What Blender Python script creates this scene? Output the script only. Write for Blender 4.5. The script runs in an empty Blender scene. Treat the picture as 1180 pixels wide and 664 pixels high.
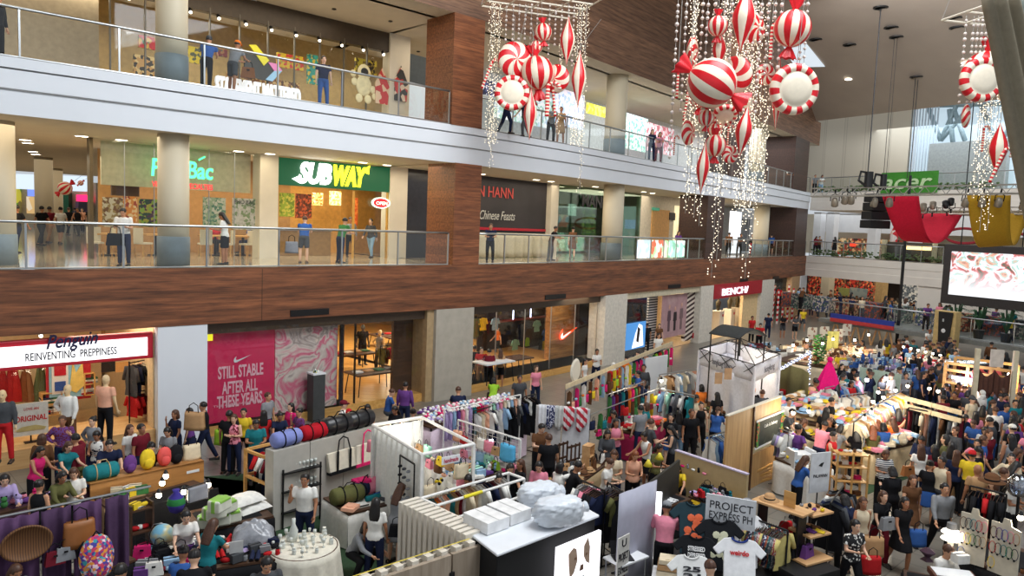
import bpy,bmesh,random
from math import *
from mathutils import Vector as V_,Matrix
en=enumerate;iI=isinstance;RU=random.uniform;RH=random.choice
random.seed(7)
SC=bpy.context.scene
COL=SC.collection
OL=COL.objects.link
PI=pi
prj=lambda a,b,h:(a,h,b)
ORD=['','first','second','third','fourth','fifth','sixth','seventh','eighth','ninth','tenth','eleventh','twelfth','thirteenth','fourteenth','fifteenth','sixteenth','seventeenth','eighteenth','nineteenth','twentieth']
FPX=850.0;PITCH=radians(4.86);ROLL=radians(2.2);EZ=6.6
_sp,_cp,_sr,_cr=sin(PITCH),cos(PITCH),sin(ROLL),cos(ROLL)
_F=V_((0,_cp,-_sp));_R0=V_((1,0,0));_D0=V_((0,-_sp,-_cp))
_R=_cr*_R0-_sr*_D0;_D=_sr*_R0+_cr*_D0
def ray(px,py):return _F+(px-590)/FPX*_R+(py-332)/FPX*_D
def G(px,py,z=0.0):

 d=ray(px,py);t=(z-EZ)/d.z
 return V_((d.x*t,d.y*t,z))
def AtY(px,py,y):
 d=ray(px,py);t=y/d.y
 return V_((d.x*t,y,EZ+d.z*t))
def proj(p):
 q=V_(p)-V_((0,0,EZ));k=q.dot(_F)
 return(590+FPX*q.dot(_R)/k,332+FPX*q.dot(_D)/k)
_E=[(-22.5,7.5),(-19,11.2),(-15.6,14.6),(-12.35,17.8),(-10.3,19.65),(-7.9,21.9),(-5.5,24.2),(-2.4,27.1),(-1.3,28.2),(2.1,32.1),(5.5,36.4),(8.5,40.2),(12,44.6),(17.2,51.3),(24,60.5)]
def _cat(P):
 out=[]
 for i in range(len(P)-1):
  p0=V_(P[max(i-1,0)]);p1=V_(P[i]);p2=V_(P[i+1]);p3=V_(P[min(i+2,len(P)-1)])
  for k in range(8):
   t=k/8
   out.append(.5*((2*p1)+(-p0+p2)*t+(2*p0-5*p1+4*p2-p3)*t*t+(-p0+3*p1-3*p2+p3)*t**3))
 out.append(V_(P[-1]));return out
_EC=_cat(_E);_ES=[0.0]
for a,b in zip(_EC,_EC[1:]):_ES.append(_ES[-1]+(b-a).length)
SMAX=_ES[-1]
def Cp(s,off=0.0):

 if s<=0:i=0
 else:
  i=0
  while i<len(_ES)-2 and _ES[i+1]<s:i+=1
 a,b=_EC[i],_EC[i+1]
 t=(b-a).normalized();p=a+t*(s-_ES[i])
 j=max(i-1,0);k=min(i+2,len(_EC)-1)
 tt=(_EC[k]-_EC[j]).normalized()
 return p+V_((-tt.y,tt.x))*off,tt
def FP(px,py,off=0.0):

 d=ray(px,py);best=None
 prev=None;s=-6.0
 while s<SMAX+14:
  p,t=Cp(s,off);c=p.x*d.y-p.y*d.x
  if prev is not None and(c>0)!=(prev[1]>0):
   k=prev[1]/(prev[1]-c);q=prev[2].lerp(p,k)
   if q.y>0:return(prev[0]+(s-prev[0])*k,EZ+d.z*q.y/d.y)
  prev=(s,c,p);s+=.2
 return(SMAX,0)
def FZ(s):p,t=Cp(s);return atan2(t.y,t.x)
Z1,Z2,Z3=5.05,10.15,14.1
CEIL=17.3
_M={}
def _new(name):
 m=bpy.data.materials.new(name);m.use_nodes=True
 nt=m.node_tree;b=nt.nodes['Principled BSDF']
 return m,nt,b
def _n(nt,t,**kw):
 n=nt.nodes.new(t)
 for k,v in kw.items():
  if k.startswith('i_'):
   n.inputs[k[2:].replace('_',' ')].default_value=v
  else:setattr(n,k,v)
 return n
def _coords(nt,kind='Object',scale=(1,1,1),rot=(0,0,0)):
 tc=_n(nt,'ShaderNodeTexCoord');mp=_n(nt,'ShaderNodeMapping')
 mp.inputs['Scale'].default_value=scale;mp.inputs['Rotation'].default_value=rot
 nt.links.new(tc.outputs[kind],mp.inputs['Vector']);return mp.outputs[0]
def _ramp(nt,fac,stops,interp='LINEAR'):
 r=_n(nt,'ShaderNodeValToRGB');r.color_ramp.interpolation=interp
 els=r.color_ramp.elements
 while len(els)>1:els.remove(els[-1])
 els[0].position=stops[0][0];els[0].color=(*stops[0][1],1)
 for p,c in stops[1:]:
  e=els.new(p);e.color=(*c,1)
 nt.links.new(fac,r.inputs[0]);return r.outputs[0]
def lin(c):

 if iI(c,str):c=tuple(int(c[i:i+2],16)for i in(1,3,5))
 return tuple(((v/255)/12.92 if v/255<=.04045 else((v/255+.055)/1.055)**2.4)for v in c)
def mul(c,k):return tuple(min(1,v*k)for v in c)
def so(name,c,ro=.6,metal=0,var=.12,scale=6,bump=0,coord='Object',spec=None):

 if name in _M:return _M[name]
 m,nt,b=_new(name);c=lin(c)
 nz=_n(nt,'ShaderNodeTexNoise',i_Scale=scale,i_Detail=3.0)
 nt.links.new(_coords(nt,coord),nz.inputs['Vector'])
 nt.links.new(_ramp(nt,nz.outputs['Fac'],[(.3,mul(c,1-var)),(.7,mul(c,1+var))]),b.inputs['Base Color'])
 b.inputs['Roughness'].default_value=ro;b.inputs['Metallic'].default_value=metal
 if spec is not None:b.inputs['Specular IOR Level'].default_value=spec
 if bump:
  bp=_n(nt,'ShaderNodeBump',i_Strength=bump,i_Distance=.02);nt.links.new(nz.outputs['Fac'],bp.inputs['Height']);nt.links.new(bp.outputs[0],b.inputs['Normal'])
 _M[name]=m;return m
def cM(c,name=None):

 key='fabric_%02x%02x%02x'%tuple(int(v)for v in(c if not iI(c,str)else[int(c[i:i+2],16)for i in(1,3,5)]))
 return so(name or key,c,ro=.85,var=.07,scale=14,bump=.2,spec=.2)
def stripes(name,c1,c2,freq=8,axis=2,duty=.5,ro=.7,coord='Object',ang=0,soft=0.0):
 if name in _M:return _M[name]
 m,nt,b=_new(name)
 rot=[0,0,0];rot[1 if axis!=1 else 0]=ang
 v=_coords(nt,coord,rot=rot)
 sp=_n(nt,'ShaderNodeSeparateXYZ');nt.links.new(v,sp.inputs[0])
 mu=_n(nt,'ShaderNodeMath',operation='MULTIPLY');mu.inputs[1].default_value=freq;nt.links.new(sp.outputs[axis],mu.inputs[0])
 fr=_n(nt,'ShaderNodeMath',operation='FRACT');nt.links.new(mu.outputs[0],fr.inputs[0])
 nt.links.new(_ramp(nt,fr.outputs[0],[(0,lin(c1)),(duty,lin(c2))],'CONSTANT'),b.inputs['Base Color'])
 b.inputs['Roughness'].default_value=ro;_M[name]=m;return m
def wood(name,c1,c2,axis=0,scale=1.0,ro=.45,coord='Object',plank=0,line=.35):

 if name in _M:return _M[name]
 m,nt,b=_new(name)
 sc=[9*scale]*3;sc[axis]=.7*scale
 nz=_n(nt,'ShaderNodeTexNoise',i_Scale=1.0,i_Detail=6.0,i_Roughness=.65)
 nt.links.new(_coords(nt,coord,scale=sc),nz.inputs['Vector'])
 colr=_ramp(nt,nz.outputs['Fac'],[(.32,lin(c1)),(.68,lin(c2))])
 if plank:
  sp=_n(nt,'ShaderNodeSeparateXYZ');nt.links.new(_coords(nt,coord),sp.inputs[0])
  ax=1 if coord=='UV'else 2
  mu=_n(nt,'ShaderNodeMath',operation='DIVIDE');mu.inputs[1].default_value=plank;nt.links.new(sp.outputs[ax],mu.inputs[0])
  fl=_n(nt,'ShaderNodeMath',operation='FLOOR');nt.links.new(mu.outputs[0],fl.inputs[0])
  wn=_n(nt,'ShaderNodeTexWhiteNoise',noise_dimensions='1D');nt.links.new(fl.outputs[0],wn.inputs['W'])
  fr=_n(nt,'ShaderNodeMath',operation='FRACT');nt.links.new(mu.outputs[0],fr.inputs[0])
  j=_ramp(nt,fr.outputs[0],[(0,(line,)*3),(.035,(1,1,1))],'CONSTANT')
  sh=_ramp(nt,wn.outputs['Value'],[(0,(.78,)*3),(1,(1.15,)*3)])
  for q in(sh,j):
   mx=_n(nt,'ShaderNodeMix',data_type='RGBA',blend_type='MULTIPLY');mx.inputs['Factor'].default_value=1
   nt.links.new(colr,mx.inputs['A']);nt.links.new(q,mx.inputs['B']);colr=mx.outputs['Result']
 nt.links.new(colr,b.inputs['Base Color']);b.inputs['Roughness'].default_value=ro
 _M[name]=m;return m
def eS(name,c,strength=1.0,base=None):
 if name in _M:return _M[name]
 m,nt,b=_new(name);c=lin(c)
 b.inputs['Base Color'].default_value=(*mul(c,.6),1)
 b.inputs['Emission Color'].default_value=(*c,1);b.inputs['Emission Strength'].default_value=strength
 _M[name]=m;return m
def glass(name,tint=(.93,.96,.95),refl=.09,ro=.03):

 if name in _M:return _M[name]
 m=bpy.data.materials.new(name);m.use_nodes=True;nt=m.node_tree;nt.nodes.clear()
 o=_n(nt,'ShaderNodeOutputMaterial');mix=_n(nt,'ShaderNodeMixShader')
 tr=_n(nt,'ShaderNodeBsdfTransparent');tr.inputs[0].default_value=(*tint,1)
 gl=_n(nt,'ShaderNodeBsdfGlossy');gl.inputs['Roughness'].default_value=ro;gl.inputs[0].default_value=(1,1,1,1)
 lw=_n(nt,'ShaderNodeLayerWeight',i_Blend=.35)
 r=_ramp(nt,lw.outputs['Fresnel'],[(0,(refl*.5,)*3),(1,(min(1,refl*5),)*3)])
 nt.links.new(r,mix.inputs[0]);nt.links.new(tr.outputs[0],mix.inputs[1]);nt.links.new(gl.outputs[0],mix.inputs[2]);nt.links.new(mix.outputs[0],o.inputs[0])
 _M[name]=m;return m
def mT(name,cols,scale=4,ro=.8,coord='Object',kind='VORONOI',emit=0,stretch=(1,1,1),dist=0):

 if name in _M:return _M[name]
 m,nt,b=_new(name);v=_coords(nt,coord,scale=stretch)
 if kind=='VORONOI':
  t=_n(nt,'ShaderNodeTexVoronoi',i_Scale=scale);nt.links.new(v,t.inputs['Vector'])
  sp=_n(nt,'ShaderNodeSeparateColor');nt.links.new(t.outputs['Color'],sp.inputs[0]);f=sp.outputs[0];itp='CONSTANT'
  st=[(i/len(cols),lin(c))for i,c in en(cols)]
 else:
  t=_n(nt,'ShaderNodeTexNoise',i_Scale=scale,i_Detail=3.0,i_Distortion=dist);nt.links.new(v,t.inputs['Vector']);f=t.outputs['Fac'];itp='LINEAR'
  st=[(.25+.5*i/max(1,len(cols)-1),lin(c))for i,c in en(cols)]
 c=_ramp(nt,f,st,itp)
 nt.links.new(c,b.inputs['Base Color']);b.inputs['Roughness'].default_value=ro
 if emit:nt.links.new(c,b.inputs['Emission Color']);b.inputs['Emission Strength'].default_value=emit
 _M[name]=m;return m
def tiles(name,c1,c2,size=.6,grout=None,ro=.25,var=.1,gw=.012):
 if name in _M:return _M[name]
 m,nt,b=_new(name)
 br=_n(nt,'ShaderNodeTexBrick',offset=0.0,i_Scale=1.0)
 br.inputs['Brick Width'].default_value=size;br.inputs['Row Height'].default_value=size;br.inputs['Mortar Size'].default_value=gw
 br.inputs['Color1'].default_value=(*lin(c1),1);br.inputs['Color2'].default_value=(*lin(c2),1);br.inputs['Mortar'].default_value=(*lin(grout or c2),1)
 nt.links.new(_coords(nt,'Object',rot=(0,0,.8)),br.inputs['Vector'])
 nt.links.new(br.outputs['Color'],b.inputs['Base Color']);b.inputs['Roughness'].default_value=ro
 _M[name]=m;return m
class MB:
 def __init__(s):s.v=[];s.f=[];s.m=[];s.uv={}
 def quad(s,pts,m=0):
  n=len(s.v);s.v+=[tuple(p)for p in pts];s.f.append(tuple(range(n,n+len(pts))));s.m.append(m);return s
 def X_(s,c,d,m=0,rz=0,top=None):

  n=len(s.v);cr,sr=cos(rz),sin(rz);k=1
  for dz in(-.5,.5):
   kx=ky=1
   if top and dz>0:kx,ky=top if iI(top,tuple)else(top,top)
   for dx,dy in((-.5,-.5),(.5,-.5),(.5,.5),(-.5,.5)):
    x,y=dx*d[0]*kx,dy*d[1]*ky
    s.v.append((c[0]+x*cr-y*sr,c[1]+x*sr+y*cr,c[2]+dz*d[2]))
  for q in((3,2,1,0),(4,5,6,7),(0,1,5,4),(1,2,6,5),(2,3,7,6),(3,0,4,7)):s.f.append(tuple(n+i for i in q));s.m.append(m)
  return s
 def cyl(s,p0,p1,r0,r1=None,n=10,m=0,cap=True,side=None):
  p0,p1=V_(p0),V_(p1);r1=r0 if r1 is None else r1
  d=(p1-p0).normalized()if(p1-p0).length>1e-9 else V_((0,0,1));a=d.orthogonal().normalized();b=d.cross(a)
  k=len(s.v)
  for p,r in((p0,r0),(p1,r1)):
   for i in range(n):
    t=2*PI*i/n;s.v.append(tuple(p+(a*cos(t)+b*sin(t))*r))
  for i in range(n):
   j=(i+1)%n;s.f.append((k+i,k+j,k+n+j,k+n+i));s.m.append(m)
  if cap:s.f.append(tuple(k+i for i in reversed(range(n))));s.f.append(tuple(k+n+i for i in range(n)));s.m+=[m,m]
  return s
 def tube(s,pts,r,n=6,m=0):
  pts=[V_(p)for p in pts];k=len(s.v);up=None
  rs=r if iI(r,(list,tuple))else[r]*len(pts)
  for i,p in en(pts):
   d=(pts[min(i+1,len(pts)-1)]-pts[max(i-1,0)]).normalized()
   a=d.orthogonal().normalized()if up is None else(up-d*up.dot(d)).normalized()
   up=a;b=d.cross(a)
   for j in range(n):
    t=2*PI*j/n;s.v.append(tuple(p+(a*cos(t)+b*sin(t))*rs[i]))
  for i in range(len(pts)-1):
   for j in range(n):
    q=(j+1)%n;s.f.append((k+i*n+j,k+i*n+q,k+(i+1)*n+q,k+(i+1)*n+j));s.m.append(m)
  s.f.append(tuple(k+j for j in reversed(range(n))));s.f.append(tuple(k+(len(pts)-1)*n+j for j in range(n)));s.m+=[m,m]
  return s
 def la(s,prof,c=(0,0,0),n=16,m=0,mf=None,ax='z',sx=1,sy=1,twist=0):

  k=len(s.v)
  for q,(r,h)in en(prof):
   for j in range(n):
    t=2*PI*j/n+twist*q;x,y,z=r*cos(t)*sx,r*sin(t)*sy,h
    if ax=='y':x,y,z=x,z,y
    elif ax=='x':x,y,z=z,x,y
    s.v.append((c[0]+x,c[1]+y,c[2]+z))
  for i in range(len(prof)-1):
   for j in range(n):
    q=(j+1)%n;s.f.append((k+i*n+j,k+i*n+q,k+(i+1)*n+q,k+(i+1)*n+j));s.m.append(mf(i,j)if mf else m)
  if prof[0][0]>1e-6:s.f.append(tuple(k+j for j in reversed(range(n))));s.m.append(mf(0,0)if mf else m)
  if prof[-1][0]>1e-6:s.f.append(tuple(k+(len(prof)-1)*n+j for j in range(n)));s.m.append(mf(len(prof)-2,0)if mf else m)
  return s
 def sph(s,c,r,n=10,m=0,mf=None,ax='z'):
  r=(r,r,r)if iI(r,(int,float))else r;h=max(4,n*2//3)
  prof=[(max(1e-7,sin(PI*i/h)),-cos(PI*i/h))for i in range(h+1)]
  k=len(s.v);s.la(prof,(0,0,0),n,m,mf,ax)
  for i in range(k,len(s.v)):x,y,z=s.v[i];s.v[i]=(c[0]+x*r[0],c[1]+y*r[1],c[2]+z*r[2])
  return s
 def pR(s,poly,z0,z1,m=0,f=None):

  f=f or(lambda a,b,h:(a,b,h));n=len(poly);k=len(s.v)
  for h in(z0,z1):
   for a,b in poly:s.v.append(tuple(f(a,b,h)))
  s.f.append(tuple(k+i for i in reversed(range(n))));s.f.append(tuple(k+n+i for i in range(n)));s.m+=[m,m]
  for i in range(n):j=(i+1)%n;s.f.append((k+i,k+j,k+n+j,k+n+i));s.m.append(m)
  return s
 def grid(s,fn,nu,nv,m=0,thick=0,mf=None):

  def one(off,flip):
   k=len(s.v)
   for j in range(nv+1):
    for i in range(nu+1):s.v.append(tuple(fn(i/nu,j/nv,off)))
   for j in range(nv):
    for i in range(nu):
     q=(k+j*(nu+1)+i,k+j*(nu+1)+i+1,k+(j+1)*(nu+1)+i+1,k+(j+1)*(nu+1)+i)
     s.f.append(tuple(reversed(q))if flip else q);s.m.append(mf(i,j)if mf else m)
   return k
  a=one(0,False)
  if thick:
   b=one(thick,True);w=nu+1
   rim=[i for i in range(w)]+[j*w+nu for j in range(1,nv+1)]+[nv*w+i for i in range(nu-1,-1,-1)]+[j*w for j in range(nv-1,0,-1)]
   for p,q in zip(rim,rim[1:]+rim[:1]):s.f.append((a+q,a+p,b+p,b+q));s.m.append(m)
  return s
 def sw_(s,prof,s0,s1,ds=.8,m=0,closed=True,mlist=None):

  n=max(1,int(ceil((s1-s0)/ds)));k=len(s.v);np_=len(prof)
  for i in range(n+1):
   a=s0+(s1-s0)*i/n
   for o,z in prof:p,t=Cp(a,o);s.v.append((p.x,p.y,z))
  per=[0]
  for a,b in zip(prof,prof[1:]+prof[:1]):per.append(per[-1]+hypot(a[0]-b[0],a[1]-b[1]))
  cnt=np_ if closed else np_-1
  for i in range(n):
   for j in range(cnt):
    q=(j+1)%np_
    s.uv[len(s.f)]=[((s0+(s1-s0)*i/n),per[j]),((s0+(s1-s0)*(i+1)/n),per[j]),((s0+(s1-s0)*(i+1)/n),per[j+1]),((s0+(s1-s0)*i/n),per[j+1])]
    s.f.append((k+i*np_+j,k+(i+1)*np_+j,k+(i+1)*np_+q,k+i*np_+q));s.m.append(mlist[j]if mlist else m)
  if closed:
   s.f.append(tuple(k+j for j in range(np_)));s.f.append(tuple(k+n*np_+j for j in reversed(range(np_))));s.m+=[m,m]
  return s
 def mesh(s,name,mats,sm_=False):
  me=bpy.data.meshes.new(name);me.from_pydata(s.v,[],s.f);me.polygons.foreach_set('material_index',s.m)
  if s.uv:
   uvl=me.uv_layers.new(name='UVMap')
   for fi,uvs in s.uv.items():
    ls=me.polygons[fi].loop_start
    for q,uv in en(uvs):uvl.data[ls+q].uv=uv
  for x in(mats if iI(mats,(list,tuple))else[mats]):me.materials.append(x)
  if sm_:me.polygons.foreach_set('use_smooth',[True]*len(me.polygons))
  me.update();return me
 def B_(s,name,mats,parent=None,loc=(0,0,0),rz=0,sm_=False,bv=0,rot=None):
  o=bpy.data.objects.new(name,s.mesh(name,mats,sm_));OL(o);o.parent=parent
  o.location=loc;o.rotation_euler=rot or(0,0,rz)
  if bv:
   b=o.modifiers.new('bevel','BEVEL');b.width=bv;b.segments=2;b.limit_method='ANGLE'
  return o
def sT(o):o['kind']='structure';return o
def tg(o,lb,cat,gp=None,kind=None):
 o['label']=lb;o['category']=cat
 if gp:o['group']=gp
 if kind:o['kind']=kind
 return o
def eM(name,lb,cat,loc=(0,0,0),rz=0,gp=None,parent=None,scale=1):
 o=bpy.data.objects.new(name,None);OL(o);o.location=loc;o.rotation_euler=(0,0,rz);o.empty_display_size=.1
 o.scale=(scale,)*3
 return tg(o,lb,cat,gp)
def lM(name,me,parent=None,loc=(0,0,0),rz=0,mats=None,scale=None,rot=None):

 o=bpy.data.objects.new(name,me);OL(o);o.parent=parent;o.location=loc;o.rotation_euler=rot or(0,0,rz)
 if scale:o.scale=scale if iI(scale,(tuple,list))else(scale,)*3
 if mats:
  for i,x in en(mats):
   if x is not None:o.material_slots[i].link='OBJECT';o.material_slots[i].material=x
 return o
def copy_tree(o,loc=None,rz=None,lb=None,gp=None,parent=None,top=True):
 c=o.copy();OL(c);c.parent=parent
 if top:
  if loc is not None:c.location=loc
  if rz is not None:c.rotation_euler=(0,0,rz)
  if lb:c['label']=lb
  if gp:c['group']=gp
 for ch in list(o.children):copy_tree(ch,parent=c,top=False)
 return c
def text_mesh(body,size=1,extrude=.01,bold=0,shear=0,spacing=1,align='LEFT',squeeze=1):
 cu=bpy.data.curves.new('lettering','FONT');cu.body=body;cu.size=size;cu.extrude=extrude;cu.offset=bold;cu.shear=shear
 cu.space_character=spacing;cu.align_x=align;cu.resolution_u=3
 o=bpy.data.objects.new('lettering',cu);OL(o);bpy.context.view_layer.update()
 me=bpy.data.meshes.new_from_object(o.evaluated_get(bpy.context.evaluated_depsgraph_get()))
 bpy.data.objects.remove(o);bpy.data.curves.remove(cu)
 if squeeze!=1:
  for v in me.vertices:v.co.x*=squeeze
 return me
def text(body,mat,parent=None,loc=(0,0,0),rz=0,size=1,fit=None,tilt=0,name='lettering',**kw):

 me=text_mesh(body,size,**kw)
 if fit:
  xs=[v.co.x for v in me.vertices];w=max(xs)-min(xs)
  for v in me.vertices:v.co.x*=fit/w
 me.materials.clear();me.materials.append(mat)
 o=bpy.data.objects.new(name,me);OL(o);o.parent=parent;o.location=loc
 o.rotation_mode='XYZ';o.rotation_euler=(PI/2,tilt,rz);return o
def area(name,loc,size,power,color=(1,1,1),rot=(0,0,0),sy=None,spread=None):
 l=bpy.data.lights.new(name,'AREA');l.energy=power;l.color=color;l.shape='RECTANGLE';l.size=size;l.size_y=sy or size
 if spread:l.spread=spread
 o=bpy.data.objects.new(name,l);OL(o);o.location=loc;o.rotation_euler=rot;return o
def point(name,loc,power,color=(1,.9,.75),r=.08):
 l=bpy.data.lights.new(name,'POINT');l.energy=power;l.color=color;l.shadow_soft_size=r
 o=bpy.data.objects.new(name,l);OL(o);o.location=loc;return o
WH=so('white_paint',(226,228,230),.55,var=.03,scale=2)
OFFW=so('cream_paint',(222,214,196),.6,var=.04,scale=2)
SOFF=so('soffit_plaster',(206,196,180),.8,var=.04,scale=1.5)
GREYC=so('grey_base',(128,140,146),.6,var=.05)
ST=so('brushed_steel',(176,180,182),.28,metal=.9,var=.05,scale=30)
BK=so('black_metal',(22,22,24),.4,metal=.3,var=.1)
DARK=so('dark_plastic',(26,26,28),.5,var=.1)
WBROWN=wood('walnut_cladding',(74,42,26),(150,92,58),axis=0,coord='UV',plank=.2,ro=.5,line=.55)
WDARK=wood('dark_timber_band',(84,58,44),(146,108,82),axis=0,coord='UV',plank=.42,ro=.6,line=.4)
WCOL=wood('column_cladding',(92,50,30),(160,98,60),axis=0,scale=1.4,plank=.3,ro=.45,line=.5)
PLY=wood('plywood',(176,134,86),(206,166,112),axis=2,ro=.6)
PLYH=wood('plywood_flat',(186,138,90),(214,172,122),axis=0,ro=.6)
PINE=wood('pine_timber',(190,138,72),(222,176,108),axis=0,ro=.55)
DW=wood('dark_wood',(52,34,24),(88,58,38),axis=0,ro=.5)
GLASS=glass('rail_glass',(.86,.9,.9),.08)
SGLASS=glass('shop_glass',(.95,.96,.96),.02)
WC=cM((232,230,224));BC=cM((24,24,27))
# ================================================================ THE BUILDING
K=V_((24,60.5));KD=V_((.51,-.86)).normalized();KN=V_((-KD.y,KD.x))
def Kp(t,off=0.0):return K+KD*t+KN*off
def EP(px,py,off=0.0):

 d=ray(px,py);o=K+KN*off;n=KN
 k=(o.x*n.x+o.y*n.y)/(d.x*n.x+d.y*n.y);p=V_((d.x*k,d.y*k))
 return(p-K).dot(KD),EZ+d.z*k
KRZ=atan2(KD.y,KD.x)
def Sx(px,py=300,off=0.0):return FP(px,py,off)[0]
def FRM(s0,s1,off):
 a,_=Cp(s0,off);b,_=Cp(s1,off);d=b-a
 return V_((a.x,a.y,0)),atan2(d.y,d.x),d.length
def fbox(name,s0,s1,z0,z1,off,th,mat,parent=None,bv=0):

 o,rz,w=FRM(s0,s1,off)
 return MB().X_((w/2,th/2,(z0+z1)/2),(w,th,z1-z0)).B_(name,mat,parent,(o.x,o.y,0),rz,bv=bv)
def kbox(name,t0,t1,z0,z1,off,th,mat,parent=None,bv=0):
 o=Kp(t0,off);return MB().X_(((t1-t0)/2,th/2,(z0+z1)/2),(t1-t0,th,z1-z0)).B_(name,mat,parent,(o.x,o.y,0),KRZ,bv=bv)
FLOORM=tiles('stone_floor',(112,108,100),(124,119,110),.6,(84,82,78),.3)
GALM=tiles('gallery_floor',(178,164,140),(190,176,152),.8,(150,138,118),.08)
sT(MB().quad([(-40,-4,0),(60,-4,0),(60,110,0),(-40,110,0)]).B_('floor',FLOORM))
W2=so('fascia_white',(222,226,232),.6,var=.02,scale=1)
GROOVE=so('fascia_groove',(150,150,150),.8)
sT(MB().sw_([(0,3.42),(0,5.05),(34,5.05),(34,3.42)],-6,SMAX,m=0,mlist=[0,1,2,2]).B_('floor_gallery',[WBROWN,GALM,SOFF]))
sT(MB().sw_([(.1,8.8),(.1,9.38),(.06,9.385),(.06,9.41),(.04,9.415),(.04,9.86),(.08,9.865),(.08,9.89),(0,9.9),(0,10.15),(34,10.15),(34,8.8)],-6,SMAX,mlist=[0,2,2,0,0,2,2,0,0,1,3,3]).B_('floor_upper_gallery',[W2,GALM,GROOVE,SOFF]))
for i,px in en((302,)):
 s=Sx(px,340);fbox('trim_%d'%(20+i),s-.008,s+.008,3.42,5.0,-.006,.01,so('panel_joint',(60,36,24)))
sT(bpy.data.objects['trim_20'])
for i,(px,py,w)in en(((357,360,1.35),(640,342,1.5),(777,330,1.5),(857,323,1.4),(894,320,1.4))):
 s,z=FP(px,py);o=fbox('air_grille',s-w/2,s+w/2,z-.1,z+.1,-.03,.04,BK)
 tg(o,'narrow black slot grille in the timber gallery front, %s'%['above the glass sportswear store','left of the clothing poster shop','above the striped poster wall','beside the red shop sign','nearest the far corner'][i],'vent','slot grilles in the timber front')
QZ=[(0,15.9),(3,17.6),(6,18.9),(10.5,20.2),(15.5,21.3),(25,22.4),(40,23.3),(90,24)]
def ceilz(x,y):
 q=-(V_((x,y))-K).dot(KN)
 if q<=0:return 15.9
 for(a,za),(b,zb)in zip(QZ,QZ[1:]):
  if q<=b:return za+(zb-za)*(q-a)/(b-a)
 return 24
mb=MB();n=70;a0=6
for i in range(n+1):
 s=a0+(SMAX+1.5-a0)*i/n;p,t=Cp(s);q,_=Cp(s,1.2);z=ceilz(p.x,p.y)+.05
 mb.v+=[(p.x,p.y,14.1),(p.x,p.y,z),(q.x,q.y,14.1)]
for i in range(n):
 s=a0+(SMAX+1.5-a0)*i/n;s2=a0+(SMAX+1.5-a0)*(i+1)/n
 mb.uv[len(mb.f)]=[(s,14.1),(s2,14.1),(s2,mb.v[3*i+4][2]),(s,mb.v[3*i+1][2])]
 mb.f.append((3*i,3*i+3,3*i+4,3*i+1));mb.m.append(0)
 mb.f.append((3*i,3*i+2,3*i+5,3*i+3));mb.m.append(1)
sT(mb.B_('wall_timber_band',[WDARK,SOFF]))
sT(MB().sw_([(1.0,14.1),(1.0,14.3),(34,14.3),(34,14.1)],-6,SMAX).B_('ceiling_gallery',SOFF))
CEILM=so('ceiling_taupe',(172,158,144),.85,var=.05,scale=.5)
mb=MB();qs=[q for q in(-.0,1.5,3,4.5,6,8,10.5,13,15.5,20,25,32,40,50,60)];ts=[-42,-20,0,15,30,46]
for q in qs:
 for t in ts:p=Kp(t,-q);mb.v.append((p.x,p.y,ceilz(p.x,p.y)))
for i in range(len(qs)-1):
 for j in range(len(ts)-1):a=i*len(ts)+j;mb.f.append((a,a+1,a+len(ts)+1,a+len(ts)));mb.m.append(0)
sT(mb.B_('ceiling',CEILM,sm_=True))
def on_ceiling(px,py):
 d=ray(px,py);k=10
 while k<110:
  p=V_((0,0,EZ))+d*k
  if p.z>ceilz(p.x,p.y):return p
  k+=.1
 return V_((0,0,EZ))+d*60
cab=[(1015,8,992,212,1),(1030,41,1024,150,2),(1056,88,1036,345,2)]
for i,(px,py)in en(((1015,8),(1027,31),(1033,42),(1056,88),(979,51),(940,45),(1100,20),(1103,31))):
 p=on_ceiling(px,py);r=.42
 t=eM('ceiling_socket','round black recessed ceiling socket, %s'%['dropping the long cable, highest of its row','without a cable, above the twin cable one','dropping two parallel thin cables','lowest one, above the tall lattice window','left of the long cable, on its own','nearest the bright roof hatch','upper of the pair beside the corner candy cluster','lower of the pair beside the corner candy cluster'][i],'ceiling socket',(p.x,p.y,p.z-.03),0,'black ceiling sockets')
 MB().la([(r,0),(r,-.05),(r*.75,-.06),(r*.7,.02)],n=20).B_('rim',BK,t)
 MB().la([(1e-6,-.035),(r*.7,-.035)],n=20).B_('baffle',so('socket_grey',(70,70,68)),t)
pts=[on_ceiling(*q)for q in((902,77),(951,76),(926,45),(899,50))]
mb=MB();mb.quad([p+V_((0,0,-.06))for p in pts]);sT(mb.B_('window_9',eS('roof_hatch_light',(214,226,236),.75)))
for i,(px,py)in en(((978,91),(1113,72))):
 p=on_ceiling(px,py);o=MB().la([(.22,0),(.25,-.06),(.1,-.08)],n=14).B_('ceiling_spotlight',eS('ceiling_spot_glow',(255,250,235),4),loc=p)
 tg(o,['small bright round ceiling spotlight below the roof hatch','small bright ceiling spotlight touching the corner candy cluster'][i],'ceiling light')
CC_=so('column_cream',(206,194,168),.55,var=.03,scale=1)
def round_col(px,py,floor,z1,off,r,name,base=True):
 s=Sx(px,py,off);p,_=Cp(s,off)
 sT(MB().la([(r,floor),(r,z1)],(p.x,p.y,0),28).B_(name,CC_,sm_=True))
 if base:sT(MB().la([(r+.02,floor),(r+.02,floor+.85),(r,floor+.86)],(p.x,p.y,0),28).B_(name+'_base',GREYC,sm_=True))
round_col(200,300,Z1,8.8,.9,.42,'column_a');round_col(198,90,Z2,14.1,.9,.42,'column_b')
round_col(704,295,Z1,8.8,.9,.52,'column_c');round_col(708,165,Z2,14.1,.9,.52,'column_d')
round_col(877,262,Z1,8.8,1.3,.55,'column_e');round_col(873,170,Z2,14.1,1.2,.55,'column_f')
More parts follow.
